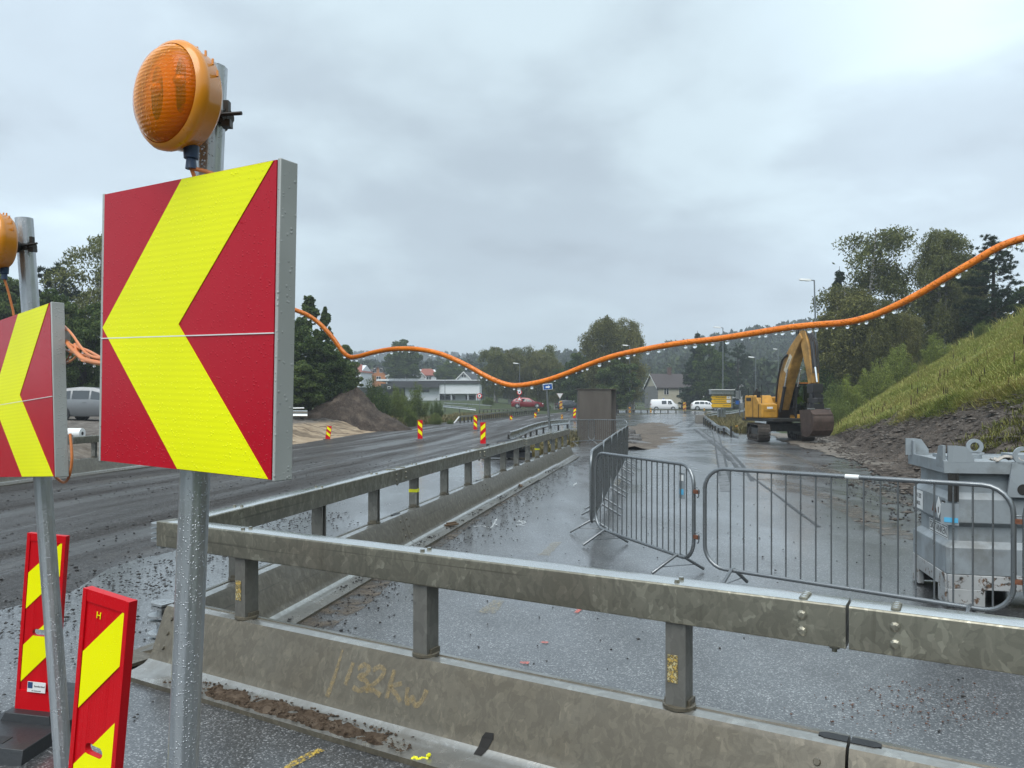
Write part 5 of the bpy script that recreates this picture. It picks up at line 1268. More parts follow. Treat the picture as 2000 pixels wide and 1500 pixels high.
# ---- markers on the dark road and bend: (u, v_top, v_bottom, flip, tilt, label)
mk = [(943.5, 828, 871, 1, 0, 'nearest upright marker board on the dark road, just behind the receding barrier'),
      (820.5, 824, 861, -1, 0, 'marker board on the dark road right of the soil heap, stripes falling rightwards'),
      (803.5, 815, 838, -1, 3, 'marker board at the edge of the bushes just right of the soil heap'),
      (928.5, 816, 842, -1, 0, 'marker board before the sloping end of the steel rail fence'),
      (997.5, 812, 832, -1, 2, 'marker board on the dark road below the sagging cable, left of the red car'),
      (1045, 806, 824, -1, 2, 'marker board below the red car, left of the leaning sign pole'),
      (1052.5, 797, 810, -1, -4, 'small marker board beside the nose of the red car'),
      (1121.5, 797, 818, 1, 4, 'marker board at the left edge of the brown steel shield')]
mfar = None; msrc = {}
for (u, v0, v1, fl, tl, lab) in mk:
    Hm = 1.0; d = FPX * Hm / (v1 - v0); x = X(u, d)
    z = Zv(v1, d); z = max(z, zc(d) + 0.02) if abs(z - zc(d)) < 0.35 else z
    z = zc(d) + 0.02 if d < 60 else Zv(v1, d)
    # stand it where its foot meets the road level
    if d < 60:
        g_ = G(u, v1); d = g_[1]; x = g_[0]; z = g_[2] + 0.02
    m_ = marker(x, d, z, R(random.uniform(-10, 10)), lab, fl, R(tl), False, 0.92, 0.24, src=msrc.get(fl)); msrc.setdefault(fl, m_)
g_ = G(699.5, 853); o_ = marker(left(38.5) + 0.15, 38.5, zc(38.5) - 0.02, R(18), 'marker board tilted on the sand bank in front of the soil heap', -1, R(7), False, 0.66, 0.24)
# yellow arrow plates glimpsed on the rails
M_ambery = simple('amber_marker', (0.62, 0.36, 0.03), 0.45); M_darkred = simple('dull_red_marker', (0.25, 0.03, 0.02), 0.5)
def small_marker(u, v0, v1, d, lab, red=False):
    h = (v1 - v0) * d / FPX; x = X(u, d); z1 = Zv(v0, d); zg = ground(x, d)
    r = thing('marker_board', lab, 'road marker', (x, d, min(zg, z1 - h)), 0, 'red and yellow marker boards'); zz = z1 - h - r.location.z
    b = MB(); b.box((0, 0, zz + h / 2), (h * 0.34, 0.04, h)); b.build('board', M_ambery, r, 0)
    w = h * 0.17
    for k in (0, 1):
        b = MB(); f = 0.1 + 0.5 * k; b.prism([(-w, zz + h * f), (w, zz + h * (f + 0.18)), (w, zz + h * (f + 0.36)), (-w, zz + h * (f + 0.18))], -0.027, -0.022, 'y'); b.build('stripe', M_darkred, r, 0)
    b = MB(); b.box((0, 0.035, zz / 2 + h * 0.2), (0.05, 0.02, zz + h * 0.4)); b.build('post', M_galv_clean, r, 0)
for a in ((945, 809, 818, 84, 'small yellow marker on the rail fence above the sloping rail end'), (1097.5, 810, 821, 62, 'square yellow marker plate over the curved guardrail left of the shield'),
          (1438.5, 831, 845, 47, 'yellow marker with dark edge in the grass left of the excavator'), (1095.5, 783, 799, 116, 'thin marker under the give way sign'),
          (1230, 795, 806, 100, 'yellow marker below the slim lamp post right of the shield'), (1271, 797, 806, 104, 'small yellow marker at the tail of the white van'),
          (1337, 786, 803, 108, 'tall yellow marker between the white van and the white estate car'), (1375.5, 797, 804, 106, 'low yellow marker at the door of the white estate car')):
    small_marker(*a)

# ---- guardrails
WB = [(-0.0, -0.155), (0.035, -0.14), (0.04, -0.105), (0.0, -0.05), (0.0, 0.05), (0.04, 0.105), (0.035, 0.14), (0.0, 0.155)]
def guardrail(pts, label, hb=0.62, post_step=2.0, side=1, name='guardrail', low_end=False, thin=False, mat=None):
    """pts: list of (x, y, z_ground); W-beam with posts"""
    P = smooth_pts([Vector(p) for p in pts], 8); r = thing(name, label, 'guardrail', P[0], 0, 'guardrails')
    b = MB(); prof = WB if not thin else [(0, -0.06), (0.05, -0.06), (0.05, 0.06), (0, 0.06)]
    prof2 = prof + [(x - 0.008, z) for x, z in reversed(prof)] if not thin else prof
    rings = []; N = len(P)
    for i, p in enumerate(P):
        t = (P[min(i + 1, N - 1)] - P[max(i - 1, 0)]); t.z = 0; t.normalize(); n = Vector((t.y, -t.x, 0)) * side
        h = hb
        if low_end: h = hb * sstep(0, 5.0, (P[-1] - p).length) + 0.05
        rings.append([p - P[0] + n * (0.06 + x) + Vector((0, 0, h + z)) for x, z in prof2])
    b.loft(rings); b.build('beam', mat or M_beam, r, 40)
    acc = 0.0; nx = 0.3; p0 = None
    for i in range(N - 1):
        seg = (P[i + 1] - P[i]).length
        while nx < acc + seg:
            p = P[i].lerp(P[i + 1], (nx - acc) / seg) - P[0]
            if p0 is None:
                bb = MB(); bb.box((0, 0, hb / 2 - 0.1), (0.09, 0.11, hb + 0.30)); p0 = bb.build('post', M_dark, r, 0); o = p0
            else: o = link_copy(p0, r)
            o.location = p; nx += post_step
        acc += seg
    return r
def gp(u, d, dz=0.0): x = X(u, d); return (x, d, ground(x, d) + dz)
def gpv(u, v, d, hb): return (X(u, d), d, Zv(v, d) - hb)
# curved guardrail left behind the barrier line
guardrail([gpv(992, 852, 25, 0.62), gpv(1010, 846, 28, 0.62), gpv(1035, 836, 33, 0.62), gpv(1060, 829, 37, 0.62), gpv(1090, 825, 41, 0.62), gpv(1118, 823, 44, 0.62)], 'curved guardrail behind the receding barrier, black dampers at its near end', side=1)
b = MB()
for k in range(3): 
    p = Vector((X(988 + 10 * k, 24.6 - 0.5 * (k % 2)), 24.6 - 0.5 * (k % 2), 0.25 + 0.2 * (k % 2))); b.tube([p - Vector((0.45, 0.1, 0.05)), p - Vector((0.40, 0.1, 0.05)), p + Vector((0.40, 0.1, 0.05)), p + Vector((0.45, 0.1, 0.05))], [0.13, 0.16, 0.16, 0.13], 14)
b.box((X(990, 24.6), 24.8, 0.08), (1.6, 0.9, 0.16)); o = b.build('crash_damper', M_rubber, None, 40); tag(o, 'black crash damper drums at the near end of the curved guardrail', 'crash damper')
# guardrail on the sand terrace, its end plate towards us
guardrail([(left(38) - 8.5, 37.2, 0.82), (left(38) - 5, 37.6, 0.76), (X(601, 38), 38.0, 0.70)], 'short double-wave guardrail on the sand terrace left of the soil heap', 0.52, 2.6, 1)
b = MB(); b.cyl((X(535, 40), 40, Zv(798, 40)), (X(594, 40), 40, Zv(797, 40)), 0.035, None, 8); o = b.build('white_pipe', M_white, None, 40); b2 = MB()
tag(o, 'thin white pipe lying above the guardrail at the tree edge', 'pipe'); 
b = MB(); b.box((X(560, 40), 40, 0.85), (0.08, 0.08, 1.3)); o2 = b.build('support', M_dark, o, 0)
# rail fences with close posts round the bend
fence_mat = M_galv_rail
def railfence(pts, label, h=0.75, step=0.9):
    P = smooth_pts([Vector(p) for p in pts], 8); r = thing('rail_fence', label, 'rail fence', P[0], 0, 'steel rail fences round the bend')
    b = MB(); N = len(P)
    for hz_, rr in ((h, 0.07), (0.12, 0.10)):
        rings = []
        for i, p in enumerate(P):
            t = (P[min(i + 1, N - 1)] - P[max(i - 1, 0)]); t.z = 0; t.normalize(); n = Vector((t.y, -t.x, 0))
            rings.append([p - P[0] + n * a + Vector((0, 0, hz_ + c)) for a, c in ((-0.06, -rr), (0.06, -rr), (0.06, rr), (-0.06, rr))])
        b.loft(rings)
    b.build('rail', fence_mat, r, 30)
    acc = 0.0; nx = 0.2; p0 = None; cnt = 0
    for i in range(N - 1):
        seg = (P[i + 1] - P[i]).length
        while nx < acc + seg and cnt < 95:
            p = P[i].lerp(P[i + 1], (nx - acc) / seg) - P[0]
            if p0 is None: bb = MB(); bb.box((0, 0, h / 2), (0.12, 0.09, h)); p0 = bb.build('post', M_dark, r, 0); o = p0
            else: o = link_copy(p0, r)
            o.location = p; nx += step; cnt += 1
        acc += seg
    return r
f1 = railfence([gpv(897, 814, 66, 0.75), gpv(930, 811, 70, 0.75), gpv(970, 806.5, 78, 0.75), gpv(1010, 802.5, 87, 0.75), gpv(1045, 800, 96, 0.75)], 'steel rail fence with a sloping white end along the far side of the dark road')
b = MB(); p = Vector(gpv(897, 814, 66, 0.0)) - f1.location; b.tube([p, p + Vector((-0.75, -0.2, -0.95))], 0.07, 6); b.build('sloping_end', M_white, f1, 0)
railfence([gpv(935, 800.5, 92, 0.75), gpv(985, 799.5, 97, 0.75), gpv(1035, 798, 101, 0.75), gpv(1050, 798, 104, 0.75)], 'further steel rail fence behind the sloping end one')
guardrail([gpv(866, 793, 98, 0.62), gpv(900, 796.5, 96, 0.62), gpv(930, 800, 95, 0.62)], 'guardrail with dark posts below the white flat building', 0.62, 2.6, 1)
guardrail([gpv(868, 787, 118, 0.62), gpv(905, 788.5, 116, 0.62), gpv(960, 792, 114, 0.62)], 'upper guardrail below the white flat building', 0.62, 4, 1, thin=True)
railfence([gpv(1206, 800, 97, 0.75), gpv(1250, 799.5, 100, 0.75), gpv(1300, 799.5, 104, 0.75), gpv(1350, 801, 106, 0.75), gpv(1382, 803, 105, 0.75)], 'steel rail fence on the bend in front of the white van', 0.72, 1.5)
guardrail([gpv(1206, 793, 146, 0.7), gpv(1240, 792, 148, 0.7), gpv(1275, 791, 150, 0.7)], 'pale guardrail before the bright lawn right of the shield', 0.7, 4, 1, thin=True)
guardrail([gpv(1455, 800, 92, 0.62), gpv(1425, 806, 84, 0.62), gpv(1395, 808.5, 80, 0.62), gpv(1378, 812, 76, 0.62)], 'far guardrail behind the pole of the yellow direction sign', 0.62, 3, -1)
guardrail([gpv(1374, 816, 62, 0.62), gpv(1390, 828, 53, 0.62), gpv(1405, 838, 47, 0.62), gpv(1440, 850, 41, 0.1)], 'guardrail running down into the ground at the edge of the wet road', 0.62, 2.4, -1, low_end=True)
b = MB(); a_, c_ = Vector((X(1393, 52), 52, Zv(828, 52))), Vector((X(1438, 42), 42, Zv(851, 42))); b.tube([a_, a_.lerp(c_, .5) + Vector((0, 0, .03)), c_], 0.085, 10); o = b.build('white_pipe', M_beam, None, 50); tag(o, 'white tube end sloping to the ground beside the wet road guardrail', 'pipe')

# ---- white roll behind the far barrier
b = MB(); xr, yr = X(161, 23), 23.0; zr = Zv(846.5, yr); b.tube([(0, 0, 0), (-1.9, 0.15, 0)], 0.155, 26); o = b.build('white_roll', M_white_pl, None, 40); o.location = (xr, yr, zr)
b = MB(); b.tube([(0.002, 0, 0), (0.006, 0, 0)], 0.055, 20); b.build('core', M_black, o, 40); tag(o, 'white roll of sheeting lying behind the far barrier between the chevron signs', 'roll')
b = MB(); zg = ground(xr - 0.9, yr); b.box((xr - 0.9, yr + 0.05, (zr - 0.155 + zg) / 2), (1.7, 0.30, max(0.05, zr - 0.155 - zg))); 
o = b.build('timber_support', simple('wet_timber', (0.10, 0.075, 0.05), 0.7, var=0.2), None, 0); tag(o, 'wet timber baulk under the white roll', 'timber')

# ---- signs and lamp posts
def signpost(u, vb, vt, d, label, kind, name='traffic_sign', vtop_sign=None, zb=None, lean=0.0, r=0.04):
    x = X(u, d); zb = Zv(vb, d) if zb is None else zb; zt = Zv(vt, d); rt = thing(name, label, 'traffic sign', (x, d, zb), 0, 'traffic signs')
    rt.rotation_euler = (0, lean, 0)
    b = MB(); b.cyl((0, 0, -0.3), (0, 0, zt - zb), r, None, 10); b.build('pole', M_galv_clean, rt, 40); h = zt - zb
    def disc(z, rad, col, rim):
        b = MB(); b.tube([(0, -0.06, z), (0, -0.04, z)], rad, 24); o = b.build('sign_face', rim, rt, 30); b = MB(); b.tube([(0, -0.064, z), (0, -0.061, z)], rad * 0.70, 24); b.build('face_centre', col, o, 30); b = MB(); b.box((0, -0.068, z), (rad * 0.5, 0.006, rad * 0.5)); b.build('symbol', M_ink, o, 0)
    if kind == 'round': disc(h - 0.3, 0.36, M_white, M_panelred)
    if kind == 'two':
        disc(h - 0.3, 0.34, M_white, M_panelred)
        b = MB(); b.prism([(-0.42, h - 1.45), (0.42, h - 1.45), (0, h - 0.75)], -0.06, -0.04, 'y'); o = b.build('sign_face', M_panelred, rt, 0); b = MB(); b.prism([(-0.28, h - 1.37), (0.28, h - 1.37), (0, h - 0.92)], -0.064, -0.061, 'y'); b.build('face_centre', M_white, o, 0)
    if kind == 'give':
        b = MB(); b.prism([(-0.52, h), (0.52, h), (0, h - 0.9)], -0.06, -0.04, 'y'); o = b.build('sign_face', M_carredrim, rt, 0); b = MB(); b.prism([(-0.40, h - 0.07), (0.40, h - 0.07), (0, h - 0.76)], -0.064, -0.061, 'y'); b.build('face_centre', M_white, o, 0)
    if kind == 'blue':
        b = MB(); b.box((0.03, -0.05, h - 0.07), (0.27, 0.02, 0.17)); o = b.build('sign_face', M_white, rt, 0, bevel=0.004); b = MB(); b.box((0.03, -0.063, h - 0.07), (0.24, 0.006, 0.14)); b.build('blue_field', M_blues, o, 0)
        b = MB(); b.prism([(-0.03, h - 0.10), (0.05, h - 0.10), (0.05, h - 0.125), (0.10, h - 0.075), (0.05, h - 0.03), (0.05, h - 0.055), (-0.03, h - 0.055)], -0.069, -0.067, 'y'); b.build('arrow', M_white, o, 0)
    return rt
M_carredrim = simple('sign_rim_pale', (0.45, 0.36, 0.36), 0.5); M_blues = simple('sign_blue', (0.015, 0.09, 0.32), 0.35)
yp = 21.6; rt = signpost(1075, 838, 750.5, yp, 'small blue arrow sign on a leaning grey pole clamped to the receding barrier', 'blue', zb=zc(yp) + 0.93, lean=R(-4.6), r=0.035); rt.location.x = bx(yp)
b = MB(); b.box((0, 0, 0.03), (0.16, 0.16, 0.05)); b.cyl((0, 0, 0.03), (0, 0, 0.12), 0.05, None, 12); b.build('clamp', M_beam, rt, 30)
signpost(936.5, 800, 769, 108, 'round red-rimmed sign at the right end of the white flat building', 'round')
signpost(1014.5, 800, 762, 104, 'pole with a round sign above a triangle, left of the red car', 'two')
signpost(1093.5, 797, 768, 118, 'white give way triangle above the dark grey car', 'give')
def lamp(u, vb, vt, d, label, arm=-1, double=False, tilt=0.0, zb=None):
    x = X(u, d); zb = (min(Zv(vb, d), 99) if zb is None else zb); h = Zv(vt, d) - zb; r = thing('street_lamp', label, 'street lamp', (x, d, zb), 0, 'street lamps'); r.rotation_euler = (0, tilt, 0)
    b = MB(); b.cyl((0, 0, -0.2), (0, 0, h), 0.085, 0.05, 12); b.build('mast', M_galv_clean, r, 40)
    if arm:
        b = MB(); b.tube([(0, 0, h - 0.03), (arm * 0.35, 0, h + 0.02)], 0.04, 8); b.build('arm', M_galv_clean, r, 40)
        b = MB(); b.loft([[(arm * 0.25, -0.05, h - 0.05), (arm * 0.25, 0.05, h - 0.05), (arm * 0.25, 0.05, h + 0.06), (arm * 0.25, -0.05, h + 0.06)], [(arm * 0.45, -0.14, h - 0.06), (arm * 0.45, 0.14, h - 0.06), (arm * 0.45, 0.11, h + 0.10), (arm * 0.45, -0.11, h + 0.10)], [(arm * 1.0, -0.14, h), (arm * 1.0, 0.14, h), (arm * 1.0, 0.10, h + 0.14), (arm * 1.0, -0.10, h + 0.14)], [(arm * 1.15, -0.06, h + 0.04), (arm * 1.15, 0.06, h + 0.04), (arm * 1.15, 0.05, h + 0.12), (arm * 1.15, -0.05, h + 0.12)]])
        b.build('lamp_head', M_white, r, 30)
    return r
lamp(1597, 800, 547, 58, 'tall grey street lamp behind the excavator, head pointing left', -1, tilt=R(-1.5))
lamp(1476, 792, 698, 118, 'street lamp with white head between the yellow sign and the excavator', -1)
lamp(1520, 786, 682, 170, 'faint far street lamp behind the excavator boom', -1)
lamp(1015, 792, 710, 135, 'street lamp in front of the birches below the sagging cable', -1)
lamp(1230, 798, 675, 112, 'slim lamp mast right of the shield, its head lost behind the cable', -1)
lamp(1412, 800, 640, 92, 'bare lamp mast rising behind the yellow direction sign', -1)
lamp(869, 784, 740, 150, 'thin lamp mast before the white flat building', 0)
# yellow direction sign
yd = 72; x0, x1 = X(1386.5, yd), X(1433, yd); ds = thing('direction_sign', 'yellow direction sign of three arrow boards under a grey box header', 'traffic sign', ((x0 + x1) / 2, yd, ground((x0 + x1) / 2, yd)), R(6))
zz0 = ds.location.z; W = x1 - x0
b = MB(); b.box((0, 0.1, Zv(766.0, yd) - zz0), (W, 0.5, 0.42)); b.build('header_box', M_beam, ds, 0, bevel=0.02)
b = MB(); b.box((0, -0.02, Zv(761.3, yd) - zz0), (W + 0.1, 0.6, 0.07)); b.build('header_lid', M_white, ds, 0)
b = MB(); b.box((0.08, 0.12, Zv(784, yd) - zz0), (W - 0.22, 0.06, Zv(771, yd) - Zv(798, yd))); b.build('back_plate', M_beam, ds, 0)
M_dirsign = simple('sign_yellow', (0.72, 0.42, 0.012), 0.45, var=0.06)
for i, (va, vb_, t, ha) in enumerate(((773, 779.5, 'Rosendalen', 0), (780.5, 787, 'Industriveien', 0), (788.5, 795.5, 'Sentrum', 1))):
    za, zb_ = Zv(va, yd) - zz0, Zv(vb_, yd) - zz0; xl, xr = -W / 2 + 0.08, W / 2 - 0.20
    b = MB(); b.prism([(xl, (za + zb_) / 2), (xl + 0.14, zb_), (xr, zb_), (xr, za), (xl + 0.14, za)], 0.04, 0.08, 'y'); pn = b.build('arrow_board', M_dirsign, ds, 0)
    if not ha: b = MB(); b.box((xr - 0.24, 0.036, (za + zb_) / 2), (0.38, 0.006, (za - zb_) * 0.8)); b.build('number_field', M_white, pn, 0); text_obj('40' if i == 0 else '134', 0.17, 'lettering', M_ink, pn, frame((xr - 0.24, 0.032, (za + zb_) / 2), (1, 0, 0), (0, -1, 0)))
    text_obj(t, 0.23, 'lettering', M_ink, pn, frame((xr - (0.48 if not ha else 0.06), 0.036, (za + zb_) / 2), (1, 0, 0), (0, -1, 0)), 0.95, 'RIGHT')
b = MB(); b.cyl((0.03, 0.15, -0.3), (0.03, 0.15, 2.6), 0.07, None, 14); b.build('pole', M_galv_clean, ds, 40)
b = MB(); b.box((0.2, 0.6, 0.72), (0.75, 0.3, 0.75)); b.build('cabinet', M_beam, ds, 0, bevel=0.02)
# grey cabinet on two posts and a small sign
yc_ = 78; b = MB(); r_ = thing('roadside_cabinet', 'small grey cabinet on two thin posts right of the yellow direction sign', 'cabinet', (X(1449, yc_), yc_, ground(X(1449, yc_), yc_)))
zt = Zv(787, yc_) - r_.location.z
b.box((0, 0, zt - 0.35), (0.32, 0.25, 0.75)); b.build('box', M_beam, r_, 0, bevel=0.02)
for s in (-1, 1): b = MB(); b.cyl((s * 0.2, 0, -0.2), (s * 0.2, 0, zt), 0.035, None, 8); b.build('post', M_galv_clean, r_, 30)
b = MB(); r_ = thing('traffic_sign', 'back of a pale sign on a post just right of the direction sign', 'traffic sign', (X(1444, 84), 84, ground(X(1444, 84), 84)), 0, 'traffic signs')
zt = Zv(762, 84) - r_.location.z; b.cyl((0, 0, -0.2), (0, 0, zt), 0.04, None, 8); b.build('pole', M_galv_clean, r_, 30)
b = MB(); b.box((-0.1, 0.05, zt - 0.5), (0.55, 0.03, 0.9)); b.build('sign_face', M_beam, r_, 0); b = MB(); b.box((-0.15, 0.03, zt - 1.35), (0.5, 0.03, 0.4)); b.build('sign_face', M_blues, r_, 0)

# ---- soil heap left
hp = thing('soil_heap', 'dark brown heap of soil at the edge of the trees', 'heap', (X(692, 51), 51, 0.50))
b = MB(); P = []; zpk = Zv(757, 51) - 0.50; Rw = 3.7
for j in range(60):
    a = 2 * PI * j / 59; row = []
    for i in range(34):
        rr = i / 33; x = Rw * rr * math.cos(a) * 1.0; y = 2.9 * rr * math.sin(a)
        if x > 0: x *= 1.05
        h = zpk * (1 - rr) ** 0.95 * (1 - 0.10 * math.exp(-(rr / 0.10) ** 2))
        if x < 0: h = max(h, 0.60 * zpk * math.exp(-((x + 2.2) / 1.2) ** 2) * (1 - rr) ** 0.5)
        gz = ground(hp.location.x + x, 51 + y) - 0.50
        row.append((x, y, gz + h * (1 - min(0.0, gz) * 0) - 0.06 + (0.26 * fr(x, y, 0, 0.9, 6, 0.5) + 0.16 * abs(fr(x * 1.4, y, 3, 1.6, 5))) * (1 - rr * 0.5)))
    P.append(row)
b.grid(P); b.build('soil', M_soil, hp, 60, recalc=True)

# ================================================================ buildings
def window(par, c, w, h, nrm='y', sill=True):
    b = MB(); b.box(c, (w, 0.10, h)); o = b.build('window', M_winframe, par, 0)
    b = MB(); n = 1 if w < 0.9 else 2
    for k in range(n): b.box((c[0] + (k - (n - 1) / 2) * w / n, c[1] - 0.055, c[2]), (w / n - 0.12, 0.02, h - 0.14))
    b.build('pane', M_glass, o, 0); return o
M_winframe = simple('window_frame_white', (0.66, 0.66, 0.64), 0.5)
M_whitewall = simple('white_render', (0.68, 0.70, 0.72), 0.7, var=0.03, scale=1.5)
M_roofdark = simple('dark_roofing', (0.035, 0.036, 0.040), 0.6, var=0.15, scale=3)
M_rooftile = simple('dark_tiles', (0.050, 0.040, 0.038), 0.65, var=0.25, scale=4, bump=0.3, bscale=8)
M_roofred = simple('red_tiles', (0.24, 0.07, 0.045), 0.7, var=0.2, scale=3)
M_cream = simple('cream_boards', (0.42, 0.385, 0.30), 0.7, var=0.05, scale=2)
M_greywall = simple('grey_boards', (0.16, 0.16, 0.155), 0.75, var=0.12, scale=3)
M_orangew = simple('orange_boards', (0.46, 0.17, 0.05), 0.7, var=0.06)
M_lav = simple('pale_boards', (0.46, 0.46, 0.46), 0.7)
# long flat white building
yf = 165; zb_ = Zv(784, yf)
fb = thing('flat_building', 'long flat-roofed white building with dark fascia beyond the bushes', 'building', (X(900, yf), yf, zb_))
def bx_(u): return X(u, yf) - X(900, yf)
def bz(v): return Zv(v, yf) - zb_
def bpart(nm, u0, u1, v0, v1, y0, y1, mat, par=None):
    b = MB(); b.box(((bx_(u0) + bx_(u1)) / 2, (y0 + y1) / 2, (bz(v0) + bz(v1)) / 2), (bx_(u1) - bx_(u0), y1 - y0, bz(v0) - bz(v1))); return b.build(nm, mat, par or fb, 0)
bpart('wall', 858, 936.5, 749.5, 769, 0, 12, M_whitewall); bpart('wall', 862, 934, 769, 786, 2.2, 12, M_whitewall)
bpart('fascia', 818, 937.5, 743.5, 749.3, -0.4, 12.4, M_roofdark); bpart('roof_edge', 818, 938, 741.8, 743.4, -0.5, 12.5, M_whitewall)
wl = bpart('wall', 790, 857.8, 757, 786, 1.0, 12, M_whitewall); bpart('fascia', 745, 857.8, 749.5, 757, -0.8, 12, M_roofdark); bpart('fascia', 752, 817.5, 743.5, 749.3, 3, 12, M_roofdark); bpart('roof_edge', 735, 760, 740.5, 744, -0.3, 10, M_whitewall)
bpart('wall', 735, 789.8, 757, 786, 2.5, 12, M_roofdark); bpart('roof_edge', 753, 817, 738, 743, 5, 12, M_beam)
for (u0, u1, v0, v1, y) in ((805, 819, 760, 766.5, 0.95), (821, 838, 760, 766.5, 0.95), (853, 880, 771, 781.5, 2.15), (882, 888, 771, 781, 2.15), (908, 913, 771, 781, 2.15), (915, 928, 771, 781, 2.15), (758, 764, 755, 760, -0.85)):
    f = bpart('window', u0, u1, v0, v1, y - 0.05, y + 0.04, M_winframe); bpart('pane', u0 + 0.7, u1 - 0.7, v0 + 0.8, v1 - 0.8, y - 0.10, y - 0.06, M_glass, f)
for u in (857.5, 881, 913.8, 930.5, 935.5): bpart('pillar', u - 0.6, u + 0.6, 769.2, 786, 0.2, 0.5, M_whitewall)
bpart('yard_wall', 853, 877, 782, 790, -3.5, -3.2, M_greywall)
def house(name, label, u, v_eave, v_ridge, vb, d, Wp, depth, wall, roof, gable_front, yaw=0.0, wins=(), chimney=None, trim=None, hip=False):
    """gable_front: the gable faces the viewer"""
    zb = Zv(vb, d); W = Wp * d / FPX; he = Zv(v_eave, d) - zb; hr = Zv(v_ridge, d) - zb
    r = thing(name, label, 'house', (X(u, d), d, zb), yaw, 'houses')
    w, D = W / 2, depth
    b = MB(); ov = 0.35
    if gable_front:
        b.prism([(-w, -2), (w, -2), (w, he), (0, hr), (-w, he)], 0, D, 'y'); b.build('wall', wall, r, 0); b = MB(); k = (hr - he) / w
        for s in (-1, 1): b.prism([(s * (w + ov), he - ov * k + 0.02), (0, hr + 0.02), (0, hr + 0.22), (s * (w + ov), he - ov * k + 0.22)], -ov, D + ov, 'y')
        b.build('roof', roof, r, 0)
        b = MB()
        for s in (-1, 1): b.prism([(s * (w + ov + 0.02), he - ov * k - 0.05), (0, hr - 0.05), (0, hr + 0.25), (s * (w + ov + 0.02), he - ov * k + 0.25)], -ov - 0.08, -ov - 0.01, 'y')
        b.build('bargeboard', trim or M_winframe, r, 0)
    else:
        m = D / 2; b.prism([(0, -2), (D, -2), (D, he), (m, hr), (0, he)], -w, w, 'x'); b.build('wall', wall, r, 0); k = (hr - he) / m
        b = MB(); hx = (W * 0.28 if hip else 0)
        for s in (-1, 1):
            yy = m + s * (m + ov)
            vs = [(-w - ov, yy, he - ov * k + 0.03), (w + ov, yy, he - ov * k + 0.03), (w + ov - hx, m, hr + 0.03), (-w - ov + hx, m, hr + 0.03)]
            b.add(vs + [(x, y, z + 0.2) for x, y, z in vs], [(0, 1, 2, 3), (4, 7, 6, 5), (0, 4, 5, 1), (1, 5, 6, 2), (2, 6, 7, 3), (3, 7, 4, 0)])
        if hip:
            for s in (-1, 1): b.add([(s * (w + ov), -ov, he - ov * k + 0.15), (s * (w + ov), D + ov, he - ov * k + 0.15), (s * (w + ov - hx), m, hr + 0.2)], [(0, 1, 2)])
        ro = b.build('roof', roof, r, 0)
        if not hip:
            b = MB()
            for s in (-1, 1):
                for t in (-1, 1): yy = m + t * (m + ov); b.add([(s * (w + ov + .06), yy, he - ov * k - .1), (s * (w + ov + .06), m, hr - .1), (s * (w + ov + .06), m, hr + .26), (s * (w + ov + .06), yy, he - ov * k + .26)], [(0, 1, 2, 3)])
            b.build('bargeboard', trim or M_winframe, r, 0)
    for (cx, cz, ww, hh) in wins: window(r, (cx, -0.03, cz), ww, hh)
    if chimney: b = MB(); b.box((chimney[0], D / 2, hr + 0.4), (0.7, 0.7, 1.9)); b.box((chimney[0], D / 2, hr + 1.4), (0.85, 0.85, 0.2)); b.build('chimney', simple('chimney_brick', (0.10, 0.06, 0.05), 0.8), r, 0)
    return r
hc = house('cream_house', 'old cream wooden house with dark tiled roof and chimney behind the white van', 1345, 757, 731, 803, 152, 124, 8.0, M_cream, M_rooftile, False, R(8),
           [(-4.6, 4.0, 1.0, 1.5), (-1.6, 3.9, 0.9, 1.6), (2.2, 3.6, 1.2, 1.9), (-3.5, 1.0, 0.9, 1.2), (-1.2, 0.9, 0.9, 1.2)], (-2.6,))
b = MB(); b.box((-6.36, 4.0, 2.0), (0.14, 8.05, 6.0)); b.build('gable_cladding', M_greywall, hc, 0)
b = MB(); b.prism([(0.6, 0.3), (3.2, 2.9), (5.6, 2.9), (5.6, 3.1), (3.1, 3.1), (0.4, 0.4)], -2.2, 0.0, 'y'); b.box((4.4, -1.1, 0.9), (2.2, 2.0, 1.6)); b.build('porch', M_winframe, hc, 0)
house('red_roof_house', 'house with a low red hipped roof behind the dark trees', 684, 727, 712, 742, 215, 44, 9, M_whitewall, M_roofred, False, R(-10), [(2, 1.2, 1.2, 1.2)], hip=True)
house('orange_house', 'orange wooden house with dark roof, gable to the road', 738, 731, 716.5, 742, 225, 30, 10, M_orangew, M_rooftile, True, R(14), [(-0.9, 2.8, 1.0, 1.3), (0.9, 2.8, 1.0, 1.3), (0.2, 0.4, 1.3, 1.3)], trim=M_rooftile)
house('dark_roof_house', 'house with long dark roof left of the orange gable', 716, 732, 721, 742, 235, 40, 9, M_greywall, M_rooftile, False, R(5))
house('white_gable_house', 'white gabled house with a red roof beside the round dark tree', 815, 735, 721, 745, 200, 28, 12, M_whitewall, M_roofred, True, R(20), [(-0.6, 1.0, 0.9, 1.1)])
house('white_house', 'small white house with red hipped roof joined to the white gable', 836, 733, 720.5, 745, 204, 32, 8, M_whitewall, M_roofred, False, R(10), [(0.2, 0.9, 1.3, 0.9)], hip=True)
house('pale_garage', 'low pale gabled roof under the round dark tree, left one', 768, 735, 729.5, 744, 195, 26, 8, M_whitewall, M_lav, True, R(5))
house('pale_garage', 'low pale gabled roof under the round dark tree, right one', 791, 734, 728, 744, 198, 24, 8, M_whitewall, M_lav, True, R(-15))
house('grey_house', 'white gable with dark slate roof at the right end of the flat building', 906, 740, 727.5, 750, 190, 26, 10, M_whitewall, M_roofdark, True, R(-12), [(0, 2.0, 1.2, 0.8)])
